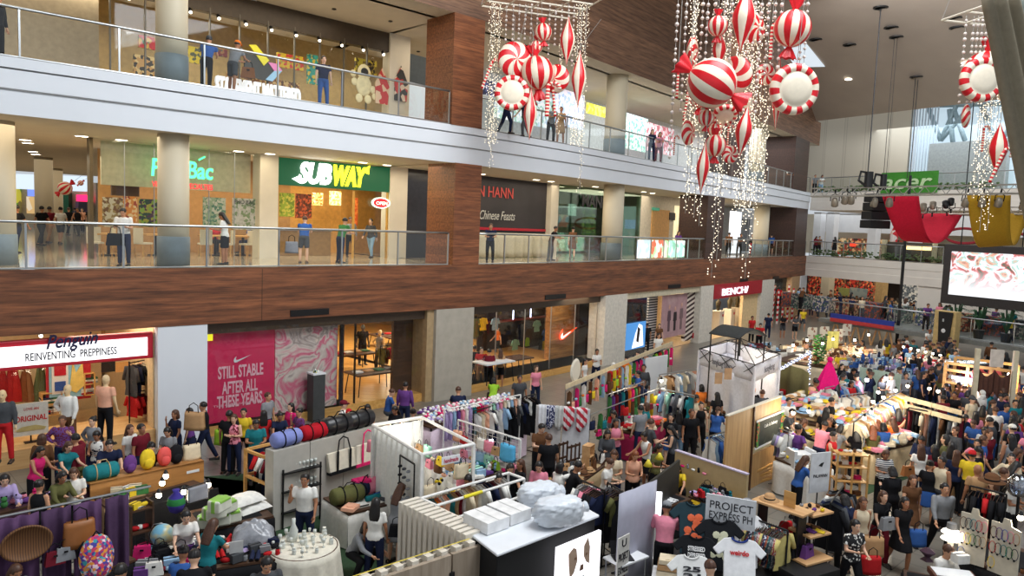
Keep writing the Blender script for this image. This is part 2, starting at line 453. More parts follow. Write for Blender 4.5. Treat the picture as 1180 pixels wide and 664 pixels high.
for i,(px,py,z,r)in en(((-1,240,8.8,.38),(51,250,8.8,.36),(66,250,8.8,.3))):
 d=ray(px,py);y=(19.5,33,42)[i];k=y/d.y
 sT(MB().la([(r,Z1),(r,z)],(d.x*k,y,0),24).B_('column_hall_%d'%i,CC_,sm_=True))
 if i<1:sT(MB().la([(r+.02,Z1),(r+.02,Z1+.8),(r,Z1+.81)],(d.x*k,y,0),24).B_('column_hall_base_%d'%i,GREYC,sm_=True))
def clad(px0,px1,py,z0,z1,name,mats,depth=1.25):
 s0,s1=Sx(px0,py,.0),Sx(px1,py,.0);o,rz,w=FRM(s0,s1,-.03)
 sT(MB().X_((w/2,depth/2,(z0+z1)/2),(w,depth,z1-z0)).B_(name,mats,None,(o.x,o.y,0),rz))
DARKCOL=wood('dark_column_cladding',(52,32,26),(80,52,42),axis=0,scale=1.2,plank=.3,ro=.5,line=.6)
CO=521
clad(521,551,300,Z1,8.8,'column_clad_a',WCOL,1.6);clad(521,556,100,Z2,14.1,'column_clad_b',WCOL,1.6)
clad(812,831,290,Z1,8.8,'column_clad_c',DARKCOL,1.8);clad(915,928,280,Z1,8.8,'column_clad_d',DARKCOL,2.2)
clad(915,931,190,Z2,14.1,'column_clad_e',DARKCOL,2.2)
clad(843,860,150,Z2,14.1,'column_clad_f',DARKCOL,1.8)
def rL(s0,s1,z,lb,name='railing',step=1.45,pts=None,posts_at_ends=True):
 t=eM(name,lb,'railing')
 n=max(1,round((s1-s0)/step));ps=[]
 if pts:ps=pts
 else:ps=[Cp(s0+(s1-s0)*i/n,.06)[0]for i in range(n+1)]
 fine=pts or[Cp(s0+(s1-s0)*i/(n*2),.06)[0]for i in range(n*2+1)]
 MB().tube([(p.x,p.y,z+1.18)for p in fine],.038,8).B_('handrail',ST,t,sm_=True)
 MB().tube([(p.x,p.y,z+.03)for p in fine],.025,6).B_('bottom_rail',ST,t)
 for i,p in en(ps):
  MB().X_((p.x,p.y,z+.6),(.045,.045,1.16),rz=FZ(s0)).B_('post',ST,t)
 for a,b in zip(ps,ps[1:]):
  d=(b-a).normalized()*.05;a2,b2=a+d,b-d
  MB().quad([(a2.x,a2.y,z+.08),(b2.x,b2.y,z+.08),(b2.x,b2.y,z+1.12),(a2.x,a2.y,z+1.12)]).B_('glass_pane',GLASS,t)
 return t
rL(4,Sx(517,290),Z1,'long steel and glass railing before the noodle and sandwich shops',step=2.1)
rL(Sx(552,290),Sx(819,285),Z1,'steel and glass railing before the hoarding and fashion store on middle floor')
rL(Sx(829,285),SMAX-.2,Z1,'short steel and glass railing at far end of middle floor',step=1.6)
rL(4,Sx(519,120),Z2,'steel and glass railing on top floor left of the brown column',step=2.1)
rL(Sx(556,125),SMAX-.2,Z2,'long steel and glass railing curving along top floor to the corner',step=1.8)
def krail(t0,t1,z,off,lb,step=1.6):
 n=max(1,round((t1-t0)/step));return rL(0,0,z,lb,pts=[Kp(t0+(t1-t0)*i/n,off)for i in range(n+1)])
krail(.2,24,Z2,.1,'glass railing across the far end wall, top floor');krail(.2,11,Z1,.1,'glass railing across the far end wall, middle floor')
CREAMW=so('end_wall_plaster',(230,224,214),.7,var=.03,scale=1)
def kband(name,t0,t1,prof,mats,mlist):
 mb=MB();k=len(prof)
 for t in(t0,t1):
  for o,z in prof:p=Kp(t,o);mb.v.append((p.x,p.y,z))
 for j in range(k):q=(j+1)%k;mb.f.append((j,k+j,k+q,q));mb.m.append(mlist[j])
 mb.f+=[tuple(range(k)),tuple(range(2*k-1,k-1,-1))];mb.m+=[0,0]
 return sT(mb.B_(name,mats))
kband('floor_end_gallery',0,30,[(0,3.42),(0,4.0),(.04,4.02),(.04,4.5),(0,4.52),(0,5.05),(9,5.05),(9,3.42)],[CREAMW,GALM,SOFF],[0,0,0,0,0,1,0,2])
kband('floor_end_upper_gallery',0,30,[(0,8.75),(0,9.4),(.04,9.42),(.04,10.15),(9,10.15),(9,8.75)],[CREAMW,GALM,SOFF],[0,0,0,1,0,2])
BEIGEP=tiles('beige_wall_panels',(196,186,168),(190,180,162),1.4,(168,158,142),.7,gw=.02)
t0,_=EP(950,180,5);t1,_=EP(1046,180,5);kbx=kbox('wall_end_beige',t0-6,t1,10.15,17.5,5,.3,BEIGEP);sT(kbx)
ta,tb=EP(1046,170,5.5)[0],EP(1180,170,5.5)[0]+14
SKYG=eS('window_daylight',(196,214,224),.62)
sT(kbox('window_1',ta,tb,10.15,18.5,6.6,.1,SKYG))
sT(kbox('wall_end_grey',EP(1070,180,4.6)[0],EP(1160,180,4.6)[0],10.15,EP(1110,163,4.6)[1],4.6,.5,so('grey_screen_wall',(150,156,156),.7)))
mb=MB();ta2=EP(1046,170,4.9)[0];tb2=EP(1077,170,4.9)[0]
for i in range(9):
 x=ta2+(tb2-ta2)*(i+.5)/9;p=Kp(x,5.2);q=Kp(x+.12,5.2)
 mb.X_((p.x,p.y,14.2),(.1,.06,8.2),rz=KRZ)
tg(mb.B_('window_drapery',cM((186,200,212))),'pale blue vertical strips hanging over the tall window','curtain')
TRUSS=so('pale_blue_steel',(146,166,172),.5,metal=.2)
t=eM('roof_truss','pale blue steel tube struts leaning before the tall far window','truss')
for(a,b,c,d)in((1070,125,1084,162),(1102,122,1084,162),(1084,162,1120,120),(1100,128,1112,162),(1070,122,1180,119),(1094,126,1098,164),(1130,120,1150,168),(1150,168,1180,122)):
 u=EP(a,b,5.9);v=EP(c,d,5.9);p,q=Kp(u[0],5.9),Kp(v[0],5.9)
 MB().cyl((p.x,p.y,u[1]),(q.x,q.y,v[1]),.17,n=10).B_('strut',TRUSS,t,sm_=True)
sT(kbox('wall_end_shops',-9,30,5.05,8.75,8.8,.2,OFFW))
sT(kbox('wall_end_header',-4,26,7.1,8.75,6.5,.15,WH))
for i,px in en((937,952,1000,1048)):
 t_,_=EP(px,265,4);sT(kbox('column_end_%d'%i,t_,t_+.7,5.05,8.75,4,.7,WH))
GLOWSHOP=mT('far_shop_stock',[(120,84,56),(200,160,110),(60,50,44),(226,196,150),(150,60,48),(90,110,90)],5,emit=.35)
for i,(a,b)in en(((960,995),(1005,1040))):
 u=EP(a,285,8)[0];v=EP(b,285,8)[0]
 o=kbox('shop_display',u,v,5.1,6.6,8,.6,GLOWSHOP);tg(o,['warm lit shop display behind the end railing, left one','warm lit shop display behind the end railing, right one'][i],'shop display')
o=kbox('shop_sign',EP(979,286,7.6)[0],EP(985,286,7.6)[0],5.9,6.2,7.6,.1,eS('red_sign_glow',(240,50,30),2));tg(o,'tiny glowing red sign inside the shop behind end railing','sign')
t=eM('escalator_box','dark box with a warm lit strip behind the end railing','escalator')
u,v=EP(1010,290,-.3)[0],EP(1075,290,-.3)[0]
mb=kbox('casing',u,v,5.05,6.45,.6,1.4,so('bronze_glass',(70,64,54),.2),t)
kbox('lit_strip',u+(v-u)*.42,u+(v-u)*.85,5.95,6.25,.55,.04,eS('warm_strip',(255,214,140),2.2),t)
for a in(.0,.9):kbox('end_post',u+(v-u)*a,u+(v-u)*(a+.06),5.05,6.6,.3,.25,so('cream_post',(206,196,160)),t)
sT(kbox('wall_far_back',-30,40,0,3.5,26,.3,so('far_wall',(120,104,88))))
sT(MB().quad([tuple(Kp(-30,0))+(3.45,),tuple(Kp(40,0))+(3.45,),tuple(Kp(40,26))+(3.45,),tuple(Kp(-30,26))+(3.45,)]).B_('ceiling_far_arcade',SOFF))
FS=[('far_fashion_stock',[(150,40,32),(70,40,30),(210,120,70),(40,30,28),(190,60,44),(120,90,60)]),('far_grey_stock',[(90,96,100),(150,150,148),(60,66,72),(190,186,176)])]
for i,(a,b,z0,z1,m,lab)in en(((930,946,0,3.4,0,'dark shop opening packed with brown goods beyond the end wall, left'),(953,985,1.0,3.3,0,'shop front packed with red and brown clothes beyond the crowd'),(985,1008,.9,3.2,0,'shop front with red garments beside the cream pillar'),(1032,1056,0.6,3.2,1,'shop with chandeliers and grey goods right of the cream pillar'))):
 u,v=EP(a,340,12)[0],EP(b,340,12)[0]
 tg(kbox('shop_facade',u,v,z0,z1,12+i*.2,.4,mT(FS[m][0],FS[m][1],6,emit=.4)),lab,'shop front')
for i,(a,b)in en(((945,954),(1008,1016))):
 u,v=EP(a,340,6)[0],EP(b,340,6)[0];sT(kbox('column_far_%d'%i,u,v,0,3.45,6,.8,[OFFW,so('warm_pillar',(214,182,130),.6)][i]))
tg(kbox('green_banner',EP(966,340,7)[0],EP(978,340,7)[0],1.5,2.2,7,.05,so('lime_board',(170,180,110))),'pale green banner above the far crowd','banner')
tg(kbox('notice_board',EP(978,340,7)[0],EP(998,340,7)[0],1.4,2.3,7.1,.05,mT('pale_blue_board',[(170,186,190),(150,170,180),(190,196,190)],3)),'pale blue notice board above the far crowd','board')
sT(kbox('wall_end_plaster',EP(1056,345,0)[0],24,0,3.5,0.1,.3,CREAMW))
def drape(name,mat,pts,y,lb,th=.25):
 top=[AtY(*p,y)for p in pts[:2]];bot=[AtY(*p,y)for p in pts[2:]]
 def fn(u,v,o):
  a=top[0].lerp(top[1],u);b=bot[0].lerp(bot[1],u);p=a.lerp(b,v)
  return V_((p.x,p.y+o+.06*sin(u*14),p.z))
 return tg(MB().grid(fn,24,12,thick=th).B_(name,mat,sm_=True),lb,'drape')
drape('hanging_drape',cM((150,140,120)),[(1143,-14),(1176,-14),(1196,260),(1236,260)],10,'tall beige fabric drape hanging at the upper right corner')
drape('hanging_drape',cM((158,166,158)),[(1166,-14),(1220,-14),(1215,240),(1260,240)],11.5,'grey green fabric panel behind the beige drape, upper right corner')
# ================================================================ THE SHOPS ALONG THE LEFT SIDE
class Loc:

 def __init__(s,s0,s1,off,base=0):s.o,s.rz,s.w=FRM(s0,s1,off);s.base=base
 def loc(s,x=0,y=0,z=0):c,k=cos(s.rz),sin(s.rz);return(s.o.x+x*c-y*k,s.o.y+x*k+y*c,z+s.base)
 def X_(s,name,x0,x1,z0,z1,y,th,mat,lb=None,cat=None,parent=None,gp=None,bv=0,st=False):
  o=MB().X_(((x1-x0)/2,th/2,(z1-z0)/2),(x1-x0,th,z1-z0)).B_(name,mat,None,s.loc(x0,y,z0),s.rz,bv=bv)
  if lb:tg(o,lb,cat,gp)
  if st:sT(o)
  if parent:keep(o,parent)
  return o
 def hit(s,px,py,y=0):

  d=ray(px,py);o=V_(s.loc(0,y,0));n=V_((-sin(s.rz),cos(s.rz)));k=(o.x*n.x+o.y*n.y)/(d.x*n.x+d.y*n.y)
  return(V_((d.x*k-o.x,d.y*k-o.y)).dot(V_((cos(s.rz),sin(s.rz)))),EZ+d.z*k-s.base)
 def rect(s,name,px0,py0,px1,py1,y,th,mat,lb=None,cat=None,**kw):
  a=s.hit(px0,py0,y);b=s.hit(px1,py1,y)
  return s.X_(name,min(a[0],b[0]),max(a[0],b[0]),min(a[1],b[1]),max(a[1],b[1]),y,th,mat,lb,cat,**kw)
def keep(o,parent):

 pm=parent.matrix_basis if parent.parent is None else parent.parent.matrix_basis@parent.matrix_basis
 m=o.matrix_basis.copy();o.parent=parent;o.matrix_basis=pm.inverted()@m
SKINM=so('mannequin_pale',(226,196,150),.5,var=.03);SKIND=so('mannequin_dark',(60,58,56),.4)
NAVY=(28,34,58);REDC=(196,34,44)
L=Loc(9.0,18.0,.35);W=L.w
RED=so('sign_red',(186,26,46),.4,var=.03)
WARMW=so('warm_shop_wall',(214,186,146),.7,var=.05)
L.X_('wall_shop_back_a',-4,W,0,3.42,5.2,.2,WARMW,st=True);L.X_('wall_shop_side_a',W+.1,W+.25,0,3.42,.1,5,WARMW,st=True)
L.X_('floor_shop_a',-4,W,0,.04,.1,5,so('shop_floor_pale',(206,176,130),.3),st=True)
x1=L.hit(175,400)[0]
t=eM('shop_sign','long white light box sign with red frame and black script above clothing shop','sign',L.loc(0,-.12,0),L.rz)
MB().X_((x1/2-2,.1,2.9),(x1+4,.2,.74)).B_('frame',RED,t,bv=.03)
MB().X_((x1/2-2.06,-.01,2.88),(x1+3.8,.04,.5)).B_('light_panel',eS('sign_white_glow',(250,250,252),1.15),t)
BLK=so('lettering_black',(20,20,30),.5);BLU=so('lettering_navy',(24,24,70),.4)
xa,xb=L.hit(27,410)[0],L.hit(132,403)[0]
text('REINVENTING  PREPPINESS',BLK,t,(xa,-.05,2.74),0,.29,fit=xb-xa,extrude=.008,bold=.003)
xa,xb=L.hit(50,395)[0],L.hit(110,392)[0]
text('Penguin',BLU,t,(xa,-.09,3.02),0,.5,fit=xb-xa,extrude=.02,shear=.4,bold=.006,tilt=-.05)
L.X_('window_ledge',-3,L.hit(186,520)[0],0,.5,-.15,1.9,wood('pale_ledge_wood',(196,150,96),(216,176,122),axis=0),'pale wooden display ledge along the front of the clothing shop','ledge')
ledge_top=so('ledge_top',(234,220,196),.5)
L.X_('wall_pilaster',L.hit(176,450)[0],L.hit(184,450)[0],0,3.42,-.05,.5,so('tan_pilaster',(226,200,160),.6),st=True)  # one even pale tan colour on the pilaster
gl=L.X_('window_shop_pane',-3,L.hit(176,450)[0],.5,2.5,-.02,.02,SGLASS,st=True)
art=eM('wall_artwork','pale blue artwork panel with red and yellow shapes on shop wall','artwork',L.loc(*[L.hit(60,455,3)[0],3],0),L.rz)
a=L.hit(60,455,3);b=L.hit(98,428,3);w_,h_=b[0]-a[0],1.15;z0=a[1]
MB().X_((w_/2,0,z0+h_/2-.1),(w_+.3,.05,h_+.25)).B_('red_backing',RED,art)
MB().X_((w_/2-.08,-.05,z0+h_/2-.12),(w_,.05,h_)).B_('blue_panel',so('art_blue',(140,190,216)),art)
mb=MB();mb.X_((w_*.22,-.1,z0+.72),(.3,.04,.3),0).X_((w_*.22,-.1,z0+.25),(.28,.04,.28),1).X_((w_*.22,-.085,z0+.5),(.42,.03,.95),2);mb.pR([(w_*.5,z0+.1),(w_*.7,z0),(w_*.95,z0+.2),(w_*.9,z0+.9),(w_*.7,z0+.6),(w_*.6,z0+.95)],-.1,-.07,3,prj)
mb.B_('painted_shapes',[RED,so('art_deep_blue',(40,80,160)),WH,so('art_yellow',(226,200,110))],art)
for i,(px0,py0,px1,py1,mm,lab)in en(((117,378+46,133,398+28,DARK,'small dark framed picture on the shop wall'),(133,418,148,428,None,'small sand coloured sign hanging in the clothing shop'))):
 L.rect('framed_picture',px0,418,px1,428,2.5,.05,mm or so('sand_sign',(200,150,90)),lab,'picture')
for i,(px,c,sc)in en(((12,(150,30,34),1),(18,(160,34,34),1.1),(28,(120,70,40),.95),(33,(136,92,60),.9),(45,(96,104,70),1),(49,(104,112,74),1.1),(57,(80,100,64),1.05),(4,(140,26,30),1))):
 p=L.hit(px,462,3.4);o=MB().la([(.2*sc,0),(.16*sc,.3),(.08*sc,.75),(.01,1.15*sc)],n=10).B_('cone_tree',cM(c),None,L.loc(p[0],3.4,p[1]))
 tg(o,'%s felt cone tree in the clothing shop, %s'%(['dark red','bright red','brown','tan brown','olive','pale olive','green','crimson'][i],['second from left end of its row','tallest red one','right of the red ones','beside the white shelf','left of the tall olive one','tallest olive one','nearest the blue artwork','at the left end of its row'][i]),'decoration','felt cone trees in the clothing shop')
def shelf_stack(L,px0,py0,px1,py1,y,cols,lab,boards=4):
 a,b=L.hit(px0,py1,y),L.hit(px1,py0,y);w,h=b[0]-a[0],b[1]-a[1]
 t=eM('shelf_unit',lab,'shelf',L.loc(a[0],y,a[1]),L.rz)
 mb=MB().X_((.02,.17,h/2),(.04,.34,h)).X_((w-.02,.17,h/2),(.04,.34,h));mb.B_('side_panel',PINE,t)
 for i in range(boards):MB().X_((w/2,.17,h*i/(boards-1)),(w-.04,.34,.03)).B_('shelf',PINE,t)
 return a,w,h
STACKN=['white','red','navy','grey','green','tan']
STACKC=[(226,224,218),(176,36,40),(40,48,80),(140,144,148),(70,110,80),(190,150,110)]
def folded(name,loc,rz,c,w=.32,d=.26,h=.05,parent=None):
 mb=MB();mb.X_((0,0,h/2),(w,d,h),0);mb.X_((.0,-.01,h*.93),(w*.4,d*.7,h*.2),0)
 o=mb.B_(name,cM(c),parent,loc,rz,bv=.015);return o
for(px0,py0,px1,py1,lab,cn)in((48,452,72,480,'low wooden shelf with folded clothes beside the blue artwork','under the blue artwork'),(97,430,110,456,'small wooden cube shelf with folded clothes between two dummies','between the two dummies')):
 a,w,h=shelf_stack(L,px0,py0,px1,py1,2.9,None,lab,3)
 for r in range(2):
  for c in range(2):
   for k in range(3):
    i=random.randrange(6);z=h*r/2+.02+k*.06;x=w*(.28+.44*c)
    o=folded('folded_shirt',L.loc(a[0]+x,3.05,a[1]+z),L.rz,STACKC[i]);tg(o,'%s folded shirt on the shelf %s'%(STACKN[i],cn),'shirt','folded shirts %s'%cn)
def spots(L,n,w,z,y,lab,gp,inten=9,col=(255,240,210),x0=0):
 for i in range(n):
  t=eM('track_spotlight',lab,'spotlight',L.loc(x0+w*(i+.5)/n,y,z),L.rz,gp)
  MB().cyl((0,0,0),(0,-.1,-.12),.06,.07,12).B_('can',BK,t);MB().sph((0,-.1,-.125),.05,8).B_('lamp',eS('spot_glow_warm',col,inten),t)
spots(L,7,W-2,3.3,1.2,'small spotlight inside the clothing shop window','spotlights in the clothing shop')
t=eM('placard','white cardboard placard reading ORIGINAL standing in shop window','sign',L.loc(L.hit(36,512,.4)[0],.4,.5),L.rz)
a=L.hit(16,512,.4);b=L.hit(56,478,.4);w_=b[0]-a[0]
MB().X_((0,0,.62),(w_,.03,.85)).B_('board',so('card_white',(214,208,196)),t);MB().cyl((0,.02,0),(0,.02,.3),.02).X_((0,.02,.01),(.3,.2,.02)).B_('stand',BK,t)
text('ORIGINAL',so('lettering_red',(200,34,40)),t,(-w_*.46,-.02,.58),0,.2,fit=w_*.92,extrude=.004,bold=.004)
text('LOVE AN',so('lettering_red',(200,34,40)),t,(-w_*.2,-.02,.86),0,.1,fit=w_*.42,extrude=.003)
MB().pR([(-.3,.32),(.3,.32),(.34,.38),(.1,.46),(-.2,.44),(-.34,.36)],-.03,-.02,0,prj).B_('painted_banner',so('gold_paint',(190,170,110)),t)
sT(fbox('wall_pier_a',18.0,19.36,0,3.42,.02,.5,W2))
L=Loc(19.38,27.6,.55);W=L.w
NF=wood('store_oak_floor',(196,140,70),(226,178,104),axis=0,ro=.3)
sT(MB().sw_([(.3,0),(.3,.3),(16,.3),(16,0)],19.38,38.6,mlist=[0,0,0,0]).B_('floor_store',NF))
sT(MB().sw_([(16,0),(16,3.42)],17,50,closed=False).B_('wall_store_back',so('store_back_wall',(150,112,70),.8)))
sT(fbox('wall_store_band',19.38,27.6,3.08,3.42,.25,.2,so('store_band',(70,54,40),.5)))
sT(fbox('wall_store_band_2',29.4,38.6,3.1,3.42,.25,.2,so('store_band',(70,54,40),.5)))
MAG=so('poster_magenta',(212,40,88),.5,var=.05)
x1=L.hit(316,450)[0];x2=L.hit(388,450)[0]
t=eM('window_poster','large magenta window poster with tall pink lettering','poster',L.loc(0,0,0),L.rz)
MB().X_((x1/2,.03,1.68),(x1,.05,2.75)).B_('sheet',MAG,t)
PK=so('lettering_pink',(240,190,200),.5,var=.02)
for txt,pl,pr,py in(('STILL STABLE',251,303,437),('AFTER ALL',256,297,454.5),('THESE YEARS',250,302,471)):
 a,b=L.hit(pl,py),L.hit(pr,py-1);text(txt,PK,t,(a[0],-.005,a[1]),0,.52,fit=b[0]-a[0],extrude=.006,bold=.012,tilt=0)
text('THE OFFICIAL STORE',PK,t,(.35,-.005,.78),0,.1,fit=x1-.7,extrude=.003)
def swoosh(t,x,y,z,sc,mat,d=.01):
 return MB().pR([(a*sc,b*sc)for a,b in[(0,.1),(.06,.0),(.18,.0),(1,.36),(.24,.13),(.15,.14),(.12,.2),(.16,.34),(.04,.22)]],0,d,0,lambda a,b,h:(x+a,y-h,z+b)).B_('curved_tick',mat,t)
a=L.hit(269,418);swoosh(t,a[0],-.005,a[1],.55,WH)
t=tg(L.X_('window_poster',x1+.02,x2,.3,3.05,0,.06,mT('marbled_print',[(150,130,126),(222,208,198),(206,188,178),(214,100,130),(222,206,196),(160,140,136),(226,210,200),(216,150,120)],1.1,kind='NOISE',dist=1.6)),'marbled pink and grey swirl print filling the store window','poster')
tg(L.X_('notice',.03,.3,2.85,3.2,-.1,.02,eS('yellow_notice',(250,240,40),.7)),'small bright yellow notice above the magenta poster','notice')
sT(L.X_('window_2',x2+.02,W,.3,3.08,-.2,.02,SGLASS));
sT(L.X_('window_3',0,x2,.1,3.2,-.35,.02,glass('clear_glass',(.98,.99,.99),.04)))
sT(L.X_('trim_1',x2-.01,x2+.1,0,3.1,-.25,.12,BK));sT(L.X_('trim_2',x2+.55,x2+.6,.3,3.1,-.2,.06,BK))
sT(L.X_('trim_3',-.02,x2+.4,0,.3,-.3,2.2,NF))
a=L.hit(366,505,-.6)
t=eM('display_plinth','tall dark sided plinth with pale top before the marbled print','plinth',L.loc(a[0],-.45,0),L.rz)
MB().X_((0,0,.78),(.42,.42,1.56)).B_('body',so('plinth_dark',(64,66,66),.5),t);MB().X_((0,0,1.58),(.46,.46,.05)).B_('top',WH,t)
sh=MB();sh.grid(lambda u,v,o:((u-.5)*.26,(v-.5)*.1*(1.1-.3*abs(u-.5)),.02+(.1*(1-u)**1.5+.04)*sin(PI*min(.999,max(.001,v)))+o),10,6,thick=-.02)
tg(sh.B_('sneaker',mT('sneaker_print',[(230,230,226),(40,90,60),(220,210,60)],20),None,L.loc(a[0],-.45,1.6),L.rz+.6,sm_=True),'small white and green sneaker on top of the dark plinth','shoe')
def dtable(loc,rz,w,d,h,lab,top=DW,n_leg=4):
 t=eM('display_table',lab,'table',loc,rz);MB().X_((0,0,h-.03),(w,d,.06)).B_('tabletop',top,t,bv=.005)
 for sx in(-1,1):
  for sy in(-1,1):MB().cyl((sx*w*.42,sy*d*.4,h-.05),(sx*w*.47,sy*d*.46,0),.02).B_('leg',BK,t)
 return t
def gfloor(px,py,z=.3):p=G(px,py,z);return(p.x,p.y,z)
TB=[(430,452,1.9,1.0,'wooden display table with papers seen through the sportswear window'),(406,428,1.7,1.1,'dark table of clothes at the back left of the sportswear store'),(452,398,2.2,1.2,'dark low table far at the back of sportswear store'),(483,425,1.2,.8,'small dark display table near the store doorway'),(470,402,2.0,1.0,'olive low table far back beside the shoe wall')]
for i,(px,py,w,d,lab)in en(TB):
 p=gfloor(px,py);dtable(p,.75,w,d,.8 if i<2 else.6,lab)
 for k in range(4):
  ci=(k*5+i)%6;o=folded('folded_shirt',(p[0]+(k-1.5)*w*.17,p[1]+(k-1.5)*w*.16,(.8 if i<2 else.6)+.3),.75,STACKC[ci],.3,.3,.05)
  tg(o,'%s folded shirt on the %s'%(STACKN[ci],['papered wooden store table','dark store table at back left','low table far at the back','small table near the doorway','olive table beside the shoe wall'][i]),'shirt','folded shirts on the store tables')
def garment_mesh(kind,mat):

 mb=MB();rnd=random.Random(kind)
 prof={'shirt':(.21,.24,.62,1),'dress':(.2,.27,1.0,0),'pants':(.17,.15,.85,0),'top':(.17,.19,.46,0),'coat':(.23,.27,.9,1),'scarf':(.07,.09,.75,0)}[kind]
 w0,w1,h,sl=prof
 def fn(u,v,o):
  y=(u-.5)*2;ww=w0+(w1-w0)*v;drop=-.045-.07*abs(y)*(1-v)
  if kind=='dress':ww=w0*(1-.35*sin(min(1,v*2.6)*PI)*.8)+(w1-w0)*v+.0
  th=.035+.02*sin(v*3+1);return V_((th*cos(y*PI/2)*.9*(1 if o==0 else-1)+.012*sin(v*11+y*6),y*ww,drop-h*v))
 mb.grid(lambda u,v,o:fn(u,v,0),8,8,0);mb.grid(lambda u,v,o:fn(1-u,v,1),8,8,0)
 k=len(mb.v)
 if sl:
  for sy in(-1,1):mb.cyl((0,sy*w0*.86,-.11),(0.0,sy*(w0+.1),-.5 if kind=='coat'else-.36),.055,.045,8)
 return mb.mesh(kind,mat,sm_=True)
HANGER=MB().tube([(0,0,.03),(0,.02,.05),(0,.03,.03),(0,.0,0),(0,0,-.05)],.004,5).tube([(0,-.2,-.12),(0,0,-.05),(0,.2,-.12)],.006,5).mesh('hanger',DW)
GM={k:garment_mesh(k,cM((120,120,120)))for k in('shirt','dress','pants','top','coat','scarf')}
GNAME={'shirt':'shirt','dress':'dress','pants':'pair of trousers','top':'sleeveless top','coat':'long coat','scarf':'scarf'}
CN={'white':(232,230,224),'cream':(222,206,176),'grey':(138,140,144),'dark grey':(74,76,80),'black':(24,24,28),'navy':(30,38,66),'blue':(52,92,160),'light blue':(150,184,214),'teal':(32,120,128),'green':(62,120,66),'olive':(98,98,58),'yellow':(228,196,50),'orange':(226,120,44),'red':(190,36,40),'maroon':(110,26,40),'pink':(230,140,160),'hot pink':(214,40,110),'purple':(104,62,130),'lilac':(178,160,206),'brown':(104,70,46),'tan':(186,146,104),'peach':(236,176,146),'mint':(160,214,190),'lime':(160,210,60)}
def gA(kind,cname,loc,rz,where,gp,tiny=False,mat=None):
 t=eM('hanging_'+{'shirt':'shirt','dress':'dress','pants':'trousers','top':'singlet','coat':'coat','scarf':'scarf'}[kind],'%s %s %s'%(cname,GNAME[kind],where),'clothing',loc,rz,gp)
 lM('fabric_body',GM[kind],t,mats=[mat or cM(CN[cname])])
 if not tiny and kind!='scarf':lM('hanger',HANGER,t)
 return t
def rO(p0,p1,z,items,where,gp,tiny=False,jitter=.15,face=None):

 if iI(items,str):items=[dict(s='shirt',d='dress',p='pants',o='top',c='coat',f='scarf')[i[0]]+i[1:].replace('_',' ')for i in items.split()]
 gp=gp or 'garments '+where
 p0,p1=V_(p0),V_(p1);d=p1-p0;rz=atan2(d.y,d.x);n=len(items);out=[]
 for i,it in en(items):
  kd,cn=it.split(':');q=p0+d*((i+.5)/n)
  out.append(gA(kd,cn,(q.x,q.y,z-.03),rz+RU(-jitter,jitter)+(face or 0),where,gp,tiny))
 return out
def cR(name,p0,p1,h,mat,lab,shelf=False):
 p0,p1=V_(p0),V_(p1);d=p1-p0;L_=d.length;t=eM(name,lab,'clothes rack',(p0.x,p0.y,0),atan2(d.y,d.x))
 MB().cyl((0,0,h),(L_,0,h),.018,n=8).B_('top_bar',mat,t)
 for x in(0,L_):
  MB().cyl((x,0,0),(x,0,h),.018,n=8).cyl((x,-.25,.03),(x,.25,.03),.018,n=8).B_('upright',mat,t)
 MB().cyl((0,0,.2),(L_,0,.2),.012,n=8).B_('lower_bar',mat,t)
 return t
L_keep=L;L=Loc(9.0,18.0,.35)
a=L.hit(160,500,.9);P0=L.loc(a[0]-.25,.9,.5);P1=L.loc(a[0]+.95,1.5,.5)
rO(P0[:2],P1[:2],2.25,'c:dark_grey c:navy s:black s:cream s:red s:orange s:white s:navy s:red s:maroon','on the window rail at right of the clothing shop',None)
rO(P0[:2],P1[:2],1.35,'s:red s:red s:maroon p:tan p:navy s:red p:tan','on the lower window rail of the clothing shop',None)
t=eM('garment_rail','two tier black garment rail at the right end of the clothing shop window','clothes rack',P0,L.rz)
q=V_(P1)-V_(P0);q=V_((q.length*cos(atan2(q.y,q.x)-L.rz),q.length*sin(atan2(q.y,q.x)-L.rz),0))
for z in(.85,1.75):MB().cyl((0,0,z),(q.x,q.y,z),.02,n=6).B_('top_bar',BK,t)
for x in(0,1):MB().cyl((q.x*x,q.y*x,0),(q.x*x,q.y*x,1.8),.02,n=6).B_('upright',BK,t)
L=L_keep
a,b=L.hit(437,450,2),L.hit(478,444,2)
P0=L.loc(a[0],2,0);P1=L.loc(b[0],2,0)
r=cR('clothes_rack',P0[:2],P1[:2],1.75,BK,'black clothes rail with bright tops inside the sportswear store');
rO(P0[:2],P1[:2],1.75,'s:olive s:brown o:hot_pink o:hot_pink s:red o:maroon s:blue s:navy o:white s:grey s:dark_grey','on the black rail in the sportswear store',None,True)
CONC=so('concrete_pier',(178,170,156),.85,var=.08,scale=3,bump=.2)
sT(fbox('wall_pier_b',27.6,29.42,0,3.42,-.05,1.1,CONC));sT(fbox('trim_4',27.3,27.6,0,3.42,.1,.9,so('warm_pier_side',(176,150,112))))
tg(fbox('timber_partition',26.4,27.25,.3,3.1,.9,.15,DW),'dark timber panel beside the concrete pier inside sportswear store','panel')
L2=Loc(29.42,38.6,.5);L=L2;W=L.w
sT(L.X_('window_4',0,W,.3,3.1,-.25,.02,SGLASS))
sT(L.X_('trim_5',0,W,0,.3,-.3,1.5,NF))
x1=L.hit(632,430,1.2)[0];x2=L.hit(681,430,1.2)[0]
SLAT=wood('slatted_oak',(120,76,36),(196,140,78),axis=0,plank=.14,ro=.4,line=.35)
t=tg(L.X_('slatted_wall',x1,x2,.3,3.42,1.2,.3,SLAT),'tall slatted oak wall inside the sportswear store','wall panel')
t=eM('lit_emblem','glowing red and white tick emblem on the slatted oak wall','sign',L.loc(0,1.05,0),L.rz)
